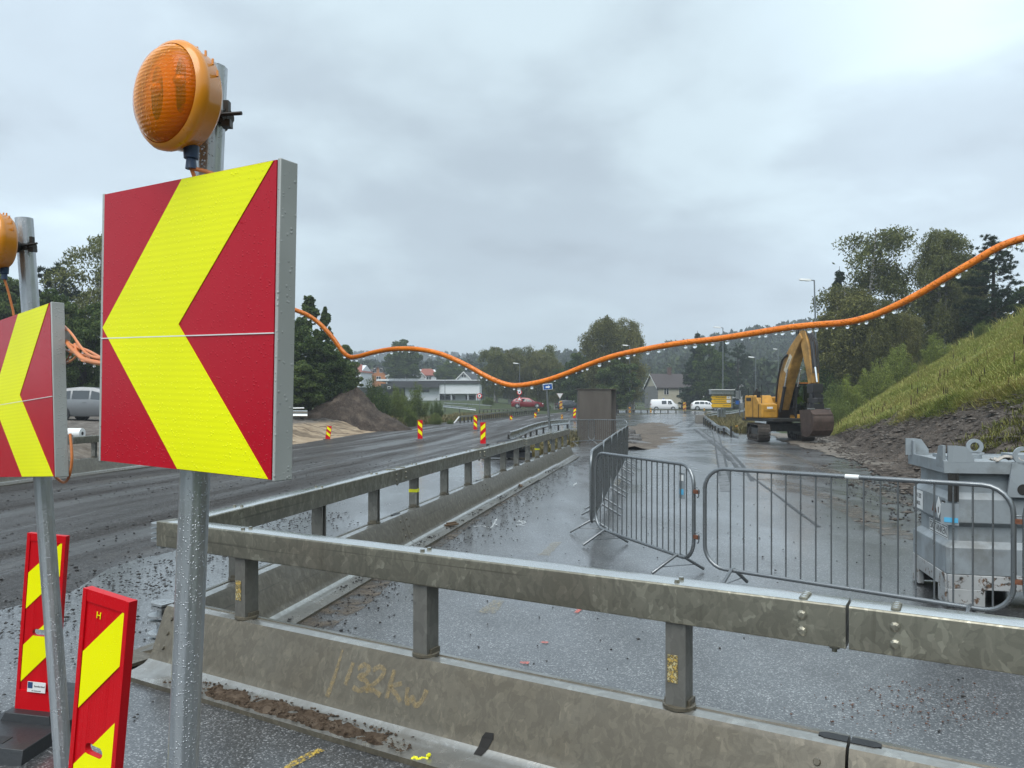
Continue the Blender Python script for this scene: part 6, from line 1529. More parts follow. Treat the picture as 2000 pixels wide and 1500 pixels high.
house('pale_house', 'pale house far behind the pines, right of the yellow direction sign', 1440, 757, 748, 790, 175, 20, 8, M_lav, M_greywall, False, R(0), [(0, 3.0, 1.0, 1.2)])
# ================================================================ vegetation
def leaf_mat(name, c0, c1, c2, trans=0.18):
    q = NT(name); g = q.n('ShaderNodeNewGeometry'); oi = q.n('ShaderNodeObjectInfo')
    v = q.math('ADD', q.math('MULTIPLY', g.outputs['Random Per Island'], 0.6), q.math('MULTIPLY', q.noise(0.55, 4, 0.6), 0.55))
    v = q.math('ADD', v, q.math('MULTIPLY', q.math('SUBTRACT', oi.outputs['Random'], 0.5), 0.22))
    c = q.ramp(v, [(0.2, c0), (0.55, c1), (0.95, c2)])
    q.set(col=c, rough=0.7, spec=0.06)
    t = q.n('ShaderNodeBsdfTranslucent'); q.l(c, t.inputs[0]); m = q.n('ShaderNodeMixShader'); m.inputs[0].default_value = trans
    q.l(q.b.outputs[0], m.inputs[1]); q.l(t.outputs[0], m.inputs[2]); q.l(m.outputs[0], q.out.inputs[0]); return q.mat
L_birch = leaf_mat('birch_leaves', (0.0574, 0.0716, 0.0236), (0.1316, 0.1467, 0.0506), (0.2531, 0.2594, 0.0979), 0.28)
L_olive = leaf_mat('olive_leaves', (0.0624, 0.0708, 0.0234), (0.1435, 0.1483, 0.0499), (0.2652, 0.2527, 0.0874), 0.28)
L_dark = leaf_mat('dark_leaves', (0.0263, 0.0492, 0.0187), (0.075, 0.1142, 0.0375), (0.1688, 0.2126, 0.0675), 0.28)
L_pine = leaf_mat('conifer_needles', (0.012, 0.024, 0.0135), (0.03, 0.051, 0.027), (0.063, 0.09, 0.045), 0.08)
L_bush = leaf_mat('bush_leaves', (0.0476, 0.0728, 0.021), (0.126, 0.168, 0.0476), (0.224, 0.259, 0.084), 0.28)
L_bright = leaf_mat('bright_bush_leaves', (0.084, 0.1176, 0.0252), (0.203, 0.252, 0.056), (0.35, 0.378, 0.112), 0.28)
L_far = leaf_mat('far_wood_leaves', (0.0156, 0.026, 0.0143), (0.039, 0.0572, 0.0286), (0.078, 0.0975, 0.0455), 0.1)
q = NT('birch_bark'); q.set(col=q.ramp(q.noise(3.0, 6, 0.7, vec=q.map(q.obj, (2, 2, 5))), [(0.40, (0.05, 0.045, 0.04)), (0.55, (0.36, 0.35, 0.33))]), rough=0.8); M_birchbark = q.mat
M_bark = simple('dark_bark', (0.045, 0.036, 0.030), 0.9, var=0.3, scale=5)

def quad_mesh(name, V, mat):
    """V: (n,4,3) numpy array of quads"""
    n = len(V); me = bpy.data.meshes.new(name)
    me.vertices.add(4 * n); me.vertices.foreach_set('co', V.reshape(-1).astype(np.float32))
    me.loops.add(4 * n); me.loops.foreach_set('vertex_index', np.arange(4 * n, dtype=np.int32))
    me.polygons.add(n); me.polygons.foreach_set('loop_start', np.arange(0, 4 * n, 4, dtype=np.int32))
    me.polygons.foreach_set('loop_total', np.full(n, 4, dtype=np.int32))
    me.materials.append(mat); me.update(calc_edges=True); return me
def unit(a): return a / np.maximum(1e-9, np.linalg.norm(a, axis=1, keepdims=True))
def cards(C, size, rng, down=0.0, aspect=0.5, axis=None):
    n = len(C); a = unit(rng.normal(size=(n, 3))) if axis is None else unit(axis + 0.35 * rng.normal(size=(n, 3)))
    a = unit(a + np.array([0, 0, -down])); b_ = unit(np.cross(a, unit(rng.normal(size=(n, 3)))))
    s = (size * rng.uniform(0.6, 1.35, size=n))[:, None]
    return np.stack([C - a * s, C + b_ * s * aspect, C + a * s, C - b_ * s * aspect], axis=1)

class TreeProto:
    pass
def make_tree(kind, seed, Hh=10.0):
    """unit tree of height Hh at the origin; returns (trunk mesh, crown mesh)"""
    rng = np.random.default_rng(seed); rnd = random.Random(seed); tb = MB(); C = []; Ax = []; size = 0.13; down = 0.4; asp = 0.5; mat = L_birch; bark = M_birchbark
    if kind in ('birch', 'birch_dense', 'birch_multi'):
        dense = kind != 'birch'; mat = L_olive if kind == 'birch_multi' else L_birch; size = 0.088; down = 0.9; asp = 0.42
        stems = 3 if kind == 'birch_multi' else (2 if dense else 1)
        for s_ in range(stems):
            ox = (s_ - (stems - 1) / 2) * 0.9; hs = Hh * (1.0 if s_ == stems // 2 else rnd.uniform(0.86, 0.97))
            lean_x = ox * 0.5 + rnd.uniform(-.4, .4); pth = [(ox * 0.35 + lean_x * t ** 1.3 + 0.12 * math.sin(5 * t + s_), 0.2 * math.sin(3 * t + s_) + (rnd.random() - .5) * .1, hs * t) for t in [k / 9 for k in range(10)]]
            tb.tube(pth, [0.19 * (1 - 0.92 * k / 9) for k in range(10)], 7)
            nb = 34 if dense else 30
            for k in range(nb):
                t = 0.20 + 0.78 * (k + rnd.random()) / nb; i = min(8, int(t * 9)); f = t * 9 - i
                p = Vector(pth[i]).lerp(Vector(pth[i + 1]), f); az = rnd.random() * 2 * PI; Lb = (2.9 if not dense else 2.6) * (0.35 + 0.65 * math.sin(PI * min(1, (1.12 - t) * 1.05)) ) * rnd.uniform(0.65, 1.25) * (0.75 if stems == 3 else 1)
                d = Vector((math.cos(az), math.sin(az), rnd.uniform(0.5, 1.2))); pts = [p]; v = d.normalized()
                for j in range(6):
                    v = (v + Vector((0, 0, -0.20 - 0.05 * j)) + Vector((rnd.uniform(-.2, .2), rnd.uniform(-.2, .2), 0))).normalized(); pts.append(pts[-1] + v * Lb / 6)
                tb.tube(pts, [0.045 * (1 - t * 0.6) * (1 - j / 7.2) + 0.006 for j in range(7)], 4, cap=False)
                m = int((1000 if dense else 760) * Lb / 2.4)
                u = rng.uniform(0.18, 1.0, m) ** 0.8 * 6; ii = np.minimum(5, u.astype(int)); ff = (u - ii)[:, None]; A = np.array([list(q_) for q_ in pts])
                c = A[ii] * (1 - ff) + A[ii + 1] * ff
                strand = rng.integers(0, 16, m); so = rng.normal(size=(16, 3)) * np.array([.30, .30, .16]); c = c + so[strand] + rng.normal(size=(m, 3)) * 0.06
                c[:, 2] -= rng.exponential(0.36, m) * (0.5 + 0.5 * u / 6)
                C.append(c)
    elif kind in ('round', 'round_low'):
        mat = L_dark; bark = M_bark; size = 0.115; down = 0.2; asp = 0.6
        base = 0.22 if kind == 'round' else 0.05
        tb.tube([(0, 0, 0), (0.05, 0.03, Hh * .3), (0, 0.1, Hh * .6), (0.1, 0, Hh * .92)], [0.24, 0.19, 0.12, 0.02], 8)
        for k in range(150):
            v = Vector((rnd.gauss(0, 1), rnd.gauss(0, 1), rnd.gauss(0, 1))).normalized(); f = rnd.random() ** 0.45
            zc_c = Hh * (0.5 + base / 2); R_ = Hh * 0.36 * (0.8 + 0.35 * mnoise.noise(v * 1.7 + Vector((seed, 0, 0))))
            p = Vector((v.x * R_ * f, v.y * R_ * f, zc_c + v.z * f * Hh * (0.5 - base / 2) * (1 + 0.12 * mnoise.noise(v * 2.3 + Vector((0, seed, 0))))))
            rr = rnd.uniform(0.35, 0.85); m = int(480 * rr); dv = unit(rng.normal(size=(m, 3))); C.append(np.array(p) + dv * rr * (rng.uniform(0.3, 1, m) ** 0.5)[:, None] * np.array([1, 1, .7]))
            if k % 6 == 0: tb.tube([(0, 0, max(0.5, p.z * 0.55)), tuple(Vector((p.x * .5, p.y * .5, p.z * .8))), tuple(p)], [0.07, 0.045, 0.012], 4, cap=False)
    elif kind == 'poplar':
        mat = L_dark; bark = M_bark; size = 0.14; down = 0.1; asp = 0.55
        tb.tube([(0, 0, 0), (0.05, 0, Hh * .5), (0, 0.05, Hh * .98)], [0.18, 0.11, 0.01], 7)
        for k in range(95):
            t = rnd.uniform(0.12, 1.0); Rw = 1.25 * (math.sin(PI * min(1, t * 0.78 + 0.18)) ** 0.9) * (1.02 - t) ** 0.35 + 0.08; az = rnd.random() * 2 * PI; f = rnd.random() ** 0.6
            p = Vector((math.cos(az) * Rw * f, math.sin(az) * Rw * f, Hh * t)); rr = rnd.uniform(0.22, 0.5) * (1.1 - 0.5 * t); m = int(420 * rr)
            C.append(np.array(p) + unit(rng.normal(size=(m, 3))) * rr * (rng.uniform(0.2, 1, m) ** 0.5)[:, None] * np.array([.8, .8, 1.3]))
    elif kind == 'spruce':
        mat = L_pine; bark = M_bark; size = 0.15; asp = 0.28; down = 0.35
        tb.tube([(0, 0, 0), (0, 0, Hh * .5), (0.02, 0, Hh)], [0.2, 0.11, 0.012], 7)
        nw = 30
        for k in range(nw):
            t = 0.06 + 0.93 * k / nw; Lb = 2.15 * (1 - t) ** 0.85 + 0.08
            for j in range(7):
                az = rnd.random() * 2 * PI; L_ = Lb * rnd.uniform(0.75, 1.15); m = int(120 * L_) + 14; u = rng.uniform(0, 1, m); z = Hh * t - 0.30 * L_ * u + 0.16 * L_ * u ** 3
                w = (rng.uniform(-1, 1, m)) * 0.26 * L_ * (1 - u * 0.7); c = np.stack([math.cos(az) * u * L_ - math.sin(az) * w, math.sin(az) * u * L_ + math.cos(az) * w, z + rng.normal(size=m) * 0.05 - np.abs(w) * 0.3 - rng.exponential(.07, m)], 1); C.append(c)
                Ax.append(np.repeat(np.array([[math.cos(az), math.sin(az), -0.2]]), m, 0))
    elif kind == 'pine':
        mat = L_pine; bark = M_bark; size = 0.12; asp = 0.16; down = -0.4
        tb.tube([(0, 0, 0), (0.1, 0, Hh * .5), (0, 0.05, Hh * .98)], [0.2, 0.13, 0.02], 7)
        for k in range(64):
            t = 0.14 + 0.84 * (k + rnd.random()) / 64; az = rnd.random() * 2 * PI; Lb = (2.5 * (1 - t) ** 0.7 + 0.35) * rnd.uniform(0.6, 1.15); p = Vector((0.1 * math.sin(PI * t), 0, Hh * t)); e_ = p + Vector((math.cos(az) * Lb, math.sin(az) * Lb, Lb * 0.30))
            mid = p.lerp(e_, .5) - Vector((0, 0, .08 * Lb)); tb.tube([p, mid, e_], [0.04, 0.028, 0.01], 4, cap=False)
            nt_ = max(4, int(8 * Lb))
            for j in range(nt_):
                u = 0.3 + 0.7 * rnd.random(); cpt = p.lerp(e_, u) + Vector((rnd.gauss(0, .17), rnd.gauss(0, .17), rnd.gauss(0.05, .10))); m = 46; dv = unit(rng.normal(size=(m, 3)) + np.array([math.cos(az) * .5, math.sin(az) * .5, 0.9])); C.append(np.array(cpt) + dv * 0.13 * rng.uniform(0.2, 1.3, m)[:, None]); Ax.append(dv)
    elif kind in ('bush', 'brightbush', 'darkbush'):
        mat = {'bush': L_bush, 'brightbush': L_bright, 'darkbush': L_dark}[kind]; bark = M_bark; size = 0.17; down = -0.3; asp = 0.36
        for k in range(26):
            az = rnd.random() * 2 * PI; f = rnd.random() ** 0.6; e_ = Vector((math.cos(az) * 4.6 * f, math.sin(az) * 4.6 * f, Hh * (1.0 - 0.55 * f ** 2) * rnd.uniform(0.72, 1.05)))
            st_ = Vector((e_.x * .55, e_.y * .55, 0)); tb.tube([st_, st_.lerp(e_, .6) + Vector((0, 0, .3)), e_], [0.08, 0.05, 0.015], 4, cap=False)
            for j in range(11):
                u = 0.08 + 0.92 * j / 10; cpt = st_.lerp(e_, u); rr = rnd.uniform(0.6, 1.35) * (1.15 - 0.55 * u); m = int(75 * rr) + 12; C.append(np.array(cpt) + rng.normal(size=(m, 3)) * rr * 0.55)
    C = np.concatenate(C); C[:, 2] = np.maximum(C[:, 2], 0.08)
    V = cards(C, size, rng, down, asp, np.concatenate(Ax) if Ax else None)
    cm = quad_mesh('crown', V, mat)
    to = tb.build('trunk', bark, None, 60, recalc=False); tm = to.data; bpy.data.objects.remove(to)
    return tm, cm
PROTO = {}
def proto(kind, seed, mat=None):
    if (kind, seed) not in PROTO: PROTO[(kind, seed)] = make_tree(kind, seed)
    return PROTO[(kind, seed)]
def plant(name, label, cat, kind, seed, u, vtop, d, width=1.0, group=None, rot=None, zb=None, sink=0.1, crownmat=None):
    x = X(u, d); z = (ground(x, d) if zb is None else zb) - sink; h = Zv(vtop, d) - z
    tm, cm = proto(kind, seed)
    r = thing(name, label, cat, (x, d, z), random.random() * 6.28 if rot is None else rot, group); s = h / 10.0; r.scale = (s * width, s * width, s)
    for nm, me in (('trunk', tm), ('crown', cm)):
        o = bpy.data.objects.new(nm, me); COL.objects.link(o); o.parent = r
    return r
random.seed(21)
GL, GM, GR, GB = 'trees behind the left terrace', 'trees beyond the bend', 'trees on the right slope', 'bushes along the roadside'
T = [
 # left group behind the chevron signs
 ('broadleaf_tree', 'leafy tree at the far left edge behind the smaller chevron sign', 'round', 1, 8, 545, 52, 1.0, GL),
 ('pine_tree', 'spiky dark conifer top between the two chevron signs', 'pine', 2, 108, 516, 62, 1.25, GL),
 ('birch_tree', 'tall birch just left of the big chevron board', 'birch', 3, 186, 462, 58, 0.95, GL),
 ('broadleaf_tree', 'olive green leafy tree in front of the spiky conifer between the chevron signs', 'round', 4, 92, 560, 47, 0.85, GL),
 ('broadleaf_tree', 'dark leafy tree directly above the silver car', 'round_low', 5, 165, 585, 45, 0.95, GL),
 ('broadleaf_tree', 'dark tree hidden for the most part by the big chevron board', 'round_low', 6, 300, 560, 56, 1.1, GL),
 ('broadleaf_tree', 'dark tree below the right half of the big chevron board', 'round_low', 7, 440, 590, 55, 1.1, GL),
 ('poplar_tree', 'tallest slim tree right of the big chevron board', 'poplar', 8, 604, 576, 54, 1.35, GL),
 ('poplar_tree', 'slim pointed tree crossed by the orange cable', 'poplar', 9, 637, 598, 53, 0.95, GL),
 ('broadleaf_tree', 'dense dark tree touching the right edge of the big chevron board', 'round_low', 5, 566, 618, 50, 1.0, GL),
 ('broadleaf_tree', 'dark rounded tree at the foot of the slim pointed one', 'round_low', 1, 632, 672, 51, 1.1, GL),
 ('broadleaf_tree', 'dark low tree left of the soil heap', 'round_low', 4, 590, 700, 46, 1.2, GL),
 ('broadleaf_tree', 'dark tree right behind the soil heap', 'round_low', 7, 672, 716, 54, 1.15, GL),
 ('broadleaf_tree', 'dusky tree behind the slim pointed one, near the red hipped roof', 'round', 5, 655, 672, 72, 1.0, GL),
 # middle
 ('broadleaf_tree', 'big round dark tree standing among the far houses', 'round', 1, 788, 667, 188, 1.05, GM),
 ('broadleaf_tree', 'round dark tree between the white gable and the grey gable', 'round_low', 7, 876, 706, 196, 1.2, GM),
 ('broadleaf_tree', 'mid-sized tree behind the round one left of the birches', 'round', 4, 884, 696, 225, 0.9, GM),
 ('birch_tree', 'leftmost birch of the grove below the sagging cable', 'birch_dense', 11, 968, 677, 140, 1.1, GM),
 ('birch_tree', 'olive birch beside the leftmost one of the grove', 'birch_multi', 12, 998, 684, 142, 1.1, GM),
 ('birch_tree', 'birch rising behind the street lamp of the grove', 'birch_dense', 13, 1022, 679, 146, 1.0, GM),
 ('birch_tree', 'olive birch right of the street lamp of the grove', 'birch_multi', 14, 1046, 686, 140, 1.1, GM),
 ('birch_tree', 'rightmost tall birch of the grove below the sagging cable', 'birch_dense', 12, 1064, 677, 143, 1.0, GM),
 ('birch_tree', 'lower olive birch at the right end of the grove', 'birch_multi', 11, 1086, 700, 138, 1.0, GM),
 ('broadleaf_tree', 'dark tree on the left flank of the great birches', 'round_low', 5, 1132, 686, 122, 0.9, GM),
 ('broadleaf_tree', 'shrubby dark tree behind the give way sign', 'round_low', 4, 1108, 712, 128, 1.0, GM),
 ('birch_tree', 'great birch behind the steel shield, left crown', 'birch_multi', 15, 1183, 618, 114, 0.95, GM),
 ('birch_tree', 'great birch behind the steel shield, right crown', 'birch_multi', 16, 1231, 620, 117, 0.8, GM),
 ('broadleaf_tree', 'dark lower tree between the great birches and the lamp mast', 'round_low', 7, 1206, 690, 112, 1.1, GM),
 ('conifer_tree', 'dark conifer hiding the right half of the cream house', 'spruce', 21, 1362, 646, 140, 1.25, GM),
 ('broadleaf_tree', 'dense tree right of the cream house, lit crown', 'round_low', 1, 1384, 672, 136, 0.95, GM),
 ('conifer_tree', 'dark conifer behind the header of the yellow direction sign', 'spruce', 22, 1412, 662, 142, 1.3, GM),
 ('pine_tree', 'spreading pine left of the street lamp with white head', 'pine', 23, 1440, 672, 146, 1.2, GM),
 # right slope
 ('birch_tree', 'tall airy birch on the slope right of the street lamp', 'birch', 31, 1690, 445, 68, 1.08, GR),
 ('spruce_tree', 'dark spruce peeping out on the left of the airy birch', 'spruce', 21, 1640, 520, 73, 1.0, GR),
 ('birch_tree', 'olive lower birch leaning out over the street lamp', 'birch_multi', 32, 1652, 560, 66, 1.2, GR),
 ('birch_tree', 'dense dark birch in the middle of the right slope wood', 'birch_dense', 33, 1842, 446, 66, 0.88, GR),
 ('birch_tree', 'birch right of the dense dark one, under the orange cable', 'birch_dense', 11, 1893, 494, 66, 0.85, GR),
 ('birch_tree', 'olive birch filling the gap between the two tallest birches', 'birch_multi', 34, 1770, 606, 64, 1.0, GR),
 ('birch_tree', 'olive birch below the airy one, pale trunk showing', 'birch_multi', 16, 1722, 580, 63, 1.0, GR),
 ('pine_tree', 'tall open pine near the right frame edge', 'pine', 35, 1942, 462, 60, 1.35, GR),
 ('broadleaf_tree', 'dark tree right of the open pine at the frame edge', 'round_low', 5, 1990, 560, 62, 1.0, GR),
 ('broadleaf_tree', 'dark undergrowth tree between the dense birch and the open pine', 'round_low', 7, 1915, 590, 64, 1.0, GR),
 ('broadleaf_tree', 'dark tree behind the wood, left of the dense birch', 'round_low', 1, 1800, 636, 74, 1.1, GR),
 ('broadleaf_tree', 'dark tree at the left foot of the right slope wood', 'round_low', 4, 1636, 640, 70, 1.1, GR),
 ('broadleaf_tree', 'dusky tree behind the airy birch', 'round_low', 7, 1700, 600, 78, 1.2, GR),
 ('broadleaf_tree', 'low dark tree behind the crest at the middle of the slope', 'round_low', 1, 1860, 610, 72, 1.1, GR),
]
BU = [
 ('bush', 'leafy bush right of the soil heap', 'bush', 41, 778, 752, 62, 0.75), ('bush', 'tall willow bush in front of the white flat building', 'bush', 42, 812, 752, 70, 0.85), ('bush', 'low wide bush behind the upright markers', 'bush', 43, 800, 796, 58, 1.25),
 ('bush', 'bush with pointed shoots at the corner of the flat building', 'darkbush', 44, 852, 778, 74, 0.7), ('bush', 'low bush tapering off towards the sloping rail end', 'bush', 41, 850, 806, 62, 1.3), ('bush', 'dark bush behind the top of the soil heap', 'darkbush', 42, 730, 742, 60, 0.9),
 ('bush', 'dark bush beside the flat building roof', 'darkbush', 43, 752, 756, 66, 0.9), ('bush', 'low green growth at the foot of the sloping rail end', 'bush', 44, 880, 818, 63, 1.5),
 ('bush', 'green hedge bush below the birch grove, left part', 'bush', 41, 955, 775, 125, 1.9), ('bush', 'green hedge bush below the birch grove, right part', 'bush', 42, 1040, 778, 126, 1.9),
 ('bush', 'dark clipped bush behind the red car', 'darkbush', 43, 1058, 782, 121, 1.9),
 ('bush', 'bush at the left foot of the right slope, behind the street lamp', 'bush', 42, 1628, 752, 55, 1.0), ('bush', 'leafy bush on the lower slope right of the street lamp', 'brightbush', 43, 1660, 735, 56, 0.9), ('bush', 'light green bush below the airy birch', 'brightbush', 44, 1712, 700, 57, 0.9),
 ('bush', 'light green bush at the crest below the olive birch', 'brightbush', 41, 1752, 672, 58, 0.9), ('bush', 'bush on the crest under the dense birch', 'brightbush', 42, 1828, 655, 56, 1.1), ('bush', 'bush on the crest near the open pine', 'bush', 43, 1920, 628, 50, 1.2),
 ('bush', 'low bush right behind the bucket of the excavator', 'bush', 44, 1640, 775, 47, 0.9), ('bush', 'dark bush at the left of the slope wood behind the lamp post', 'darkbush', 41, 1612, 700, 66, 0.9),
 ('bush', 'dark dock plant clump in the middle of the meadow slope', 'darkbush', 42, 1877, 750, 30, 0.9), ('bush', 'dark weed clump high on the meadow at the frame edge', 'darkbush', 44, 1982, 712, 27, 0.7),
]
for (nm, lab, kind, seed, u, vt, d, w, g) in T:
    plant(nm, lab, 'tree', kind, seed, u, vt, d, w, g)
for (nm, lab, kind, seed, u, vt, d, w) in BU:
    plant(nm, lab, 'bush', kind, seed, u, vt, d, w, GB, sink=0.05)

# ---- far woods: nobody could count them
def wood(name, label, pts, mat, seed):
    rng = np.random.default_rng(seed); Vs = []
    for (x, y, z, h, con) in pts:
        m = 110; t = rng.uniform(0.02, 1, m)
        if con: rr = 0.22 * h * (1 - t) ** 0.9 + 0.1
        else: rr = 0.34 * h * np.sqrt(np.maximum(0.02, 1 - (2 * t - 0.95) ** 2))
        az = rng.uniform(0, 2 * PI, m); f = rng.uniform(0.55, 1.05, m)
        c = np.stack([x + np.cos(az) * rr * f, y + np.sin(az) * rr * f, z + t * h], 1)
        Vs.append(cards(c, 0.085 * h, rng, 0.5, 0.55))
    me = quad_mesh(name, np.concatenate(Vs), mat); o = bpy.data.objects.new(name, me); COL.objects.link(o); tag(o, label, 'wood', kind='stuff'); return o
pts = []; random.seed(5)
for k in range(1500):
    u = random.uniform(1255, 1760); d = random.uniform(230, 520) if k % 3 else random.uniform(380, 470); x = X(u, d); h = random.uniform(9, 15) * (0.8 if u < 1300 else 1); pts.append((x, d, ground(x, d) - 0.5, h, random.random() < 0.55))
for k in range(260):
    u = random.uniform(1455, 1640); d = random.uniform(175, 230); x = X(u, d); pts.append((x, d, ground(x, d) - 0.5, random.uniform(7, 12), random.random() < 0.3))
wood('far_forest', 'hazy wooded hill beyond the excavator', pts, L_far, 3)
pts = []
for k in range(1100):
    u = random.uniform(560, 1270); d = random.uniform(250, 440); x = X(u, d); h = random.uniform(8, 13); pts.append((x, d, ground(x, d) - 0.5, h, random.random() < 0.4))
for k in range(160):
    u = random.uniform(640, 960); d = random.uniform(228, 250); x = X(u, d); pts.append((x, d, ground(x, d) - 0.5, random.uniform(5, 9), False))
wood('far_forest', 'pale hazy belt of woodland behind the houses and the birch grove', pts, L_far, 4)
pts = []
for k in range(900):
    u = random.uniform(520, 1100); d = random.uniform(760, 900); x = X(u, d); pts.append((x, d, ground(x, d) - 1, random.uniform(12, 18), True))
wood('distant_ridge_forest', 'faint blue wooded ridge on the horizon behind the houses', pts, L_far, 6)

# ---- grass on the slope and verges
def tufts(name, label, P, hgt, mat, seed, blades=5, lean=0.35, wid=0.05):
    rng = np.random.default_rng(seed); P = np.repeat(np.asarray(P), blades, 0); n = len(P); P = P + rng.normal(size=(n, 3)) * np.array([.10, .10, 0.0])
    h = (np.repeat(np.asarray(hgt), blades) * rng.uniform(0.5, 1.25, n))[:, None]; d = unit(np.concatenate([rng.normal(size=(n, 2)) + np.array([-0.35, -0.15]), np.zeros((n, 1))], 1)); s = unit(np.cross(d, np.array([0, 0, 1.0])) + 1e-6) * wid * h ** 0.4
    k = rng.uniform(0.3, 1.6, n)[:, None] * lean; up = np.array([0, 0, 1.0]); mid = P + up * h * 0.6 + d * h * k * 0.45; tip = P + up * h * (1.0 - 0.25 * k) + d * h * k * 1.2
    V = np.stack([P - s, P + s, mid + s * 0.7, mid - s * 0.7], 1); V2 = np.stack([mid - s * 0.7, mid + s * 0.7, tip, tip], 1)
    V2[:, 3] = tip - s * 0.05; V2[:, 2] = tip + s * 0.05
    me = quad_mesh(name, np.concatenate([V, V2]), mat); o = bpy.data.objects.new(name, me); COL.objects.link(o); tag(o, label, 'grass', kind='stuff'); return o
def blade_mat(name, stops, sc_=0.35):
    q = NT(name); g = q.n('ShaderNodeNewGeometry'); f = q.noise(sc_, 5, 0.6, vec=q.raw); v = q.math('ADD', q.math('MULTIPLY', g.outputs['Random Per Island'], 0.4), q.math('MULTIPLY', f, 0.85)); c = q.ramp(v, stops)
    q.set(col=c, rough=0.6, spec=0.25); t = q.n('ShaderNodeBsdfTranslucent'); q.l(c, t.inputs[0]); m = q.n('ShaderNodeMixShader'); m.inputs[0].default_value = 0.2
    q.l(q.b.outputs[0], m.inputs[1]); q.l(t.outputs[0], m.inputs[2]); q.l(m.outputs[0], q.out.inputs[0]); return q.mat
B_meadow = blade_mat('meadow_blades', [(0.30, (0.13, 0.18, 0.036)), (0.46, (0.24, 0.30, 0.060)), (0.62, (0.36, 0.37, 0.10)), (0.85, (0.40, 0.33, 0.13))])
B_weed = blade_mat('dock_stems', [(0.3, (0.022, 0.016, 0.010)), (0.6, (0.060, 0.040, 0.022)), (0.9, (0.10, 0.06, 0.03))])
B_moss = blade_mat('moss_blades', [(0.3, (0.05, 0.06, 0.014)), (0.55, (0.12, 0.13, 0.03)), (0.8, (0.20, 0.19, 0.05))])
B_verge = blade_mat('verge_blades', [(0.3, (0.05, 0.06, 0.02)), (0.55, (0.13, 0.12, 0.045)), (0.8, (0.22, 0.17, 0.08))])
random.seed(9); P = []; H_ = []
while len(P) < 95000:
    y = 14 + 62 * random.random() ** 1.25; t0 = edge_t(y); t = t0 + (15 if y > 25 else 11) * random.random() ** 1.15; x = toe(y) + t
    if x / y > 0.80: continue
    f = fr(x, y, 0, 0.28, 3)
    if f < -0.45 and random.random() < 0.6: continue
    P.append((x, y, meadow_z(x, y, t, t0) - 0.03)); H_.append(0.18 + 0.12 * max(-0.7, f) + (0.12 if t - t0 < 0.8 else 0))
tufts('grass', 'long lush meadow grass covering the right slope', P, H_, B_meadow, 1, 4, 1.3, 0.020)
P = []; H_ = []
for k in range(3200):      # ragged growth along the crest
    y = random.uniform(24, 72); t = interp(y, CREST) / 0.6 + random.gauss(0.2, 0.8); x = toe(y) + t
    if fr(x, y, 8, 0.4, 3) < -0.1 or x / y > 0.78: continue
    P.append((x, y, slope_z(t, y) - 0.05)); H_.append(random.uniform(0.3, 0.9))
tufts('crest_growth', 'ragged tall grass and herbs along the crest of the slope', P, H_, B_meadow, 7, 5, 0.6, 0.035)
P = []; H_ = []
for k in range(130):
    y = 18 + 45 * random.random() ** 1.2; t0 = edge_t(y); t = t0 + 8 * random.random() ** 1.7 + 0.1; x = toe(y) + t
    if x / y > 0.78: continue
    P.append((x, y, meadow_z(x, y, t, t0))); H_.append(random.uniform(0.3, 0.55))
tufts('weeds', 'dark upright dock stems scattered through the meadow', P, H_, B_weed, 2, 2, 0.12, 0.04)
P = []; H_ = []
for k in range(5200):      # verge behind the guardrail, right
    y = random.uniform(46, 96); u = random.uniform(1378 + max(0, 62 - y) * 2.6, 1470); x = X(u, y); P.append((x, y, ground(x, y))); H_.append(random.uniform(0.15, 0.5))
for k in range(2600):      # between the long barrier and the curved guardrail
    y = random.uniform(26, 44); x = bx(y) - random.uniform(0.9, 2.1); P.append((x, y, zc(y))); H_.append(random.uniform(0.1, 0.4))
for k in range(2600):      # rough edge left of the dark road
    y = random.uniform(57, 90); x = left(y) - random.uniform(0.3, 6); P.append((x, y, ground(x, y))); H_.append(random.uniform(0.2, 0.6))
tufts('verge_grass', 'tawny rough grass along the road verges', P, H_, B_verge, 3, 5, 0.5, 0.035)
P = []; H_ = []
for k in range(2600):
    y = random.uniform(9, 19); t = random.uniform(0.8, 4.6); x = toe(y) + t
    if fr(x, y, 3, 0.5, 3) < 0.22: continue
    P.append((x, y, slope_z(t, y) + 0.1)); H_.append(random.uniform(0.08, 0.2))
tufts('bank_grass', 'mossy green tufts on the shale behind the tank', P, H_, B_moss, 5, 7, 0.8, 0.022)

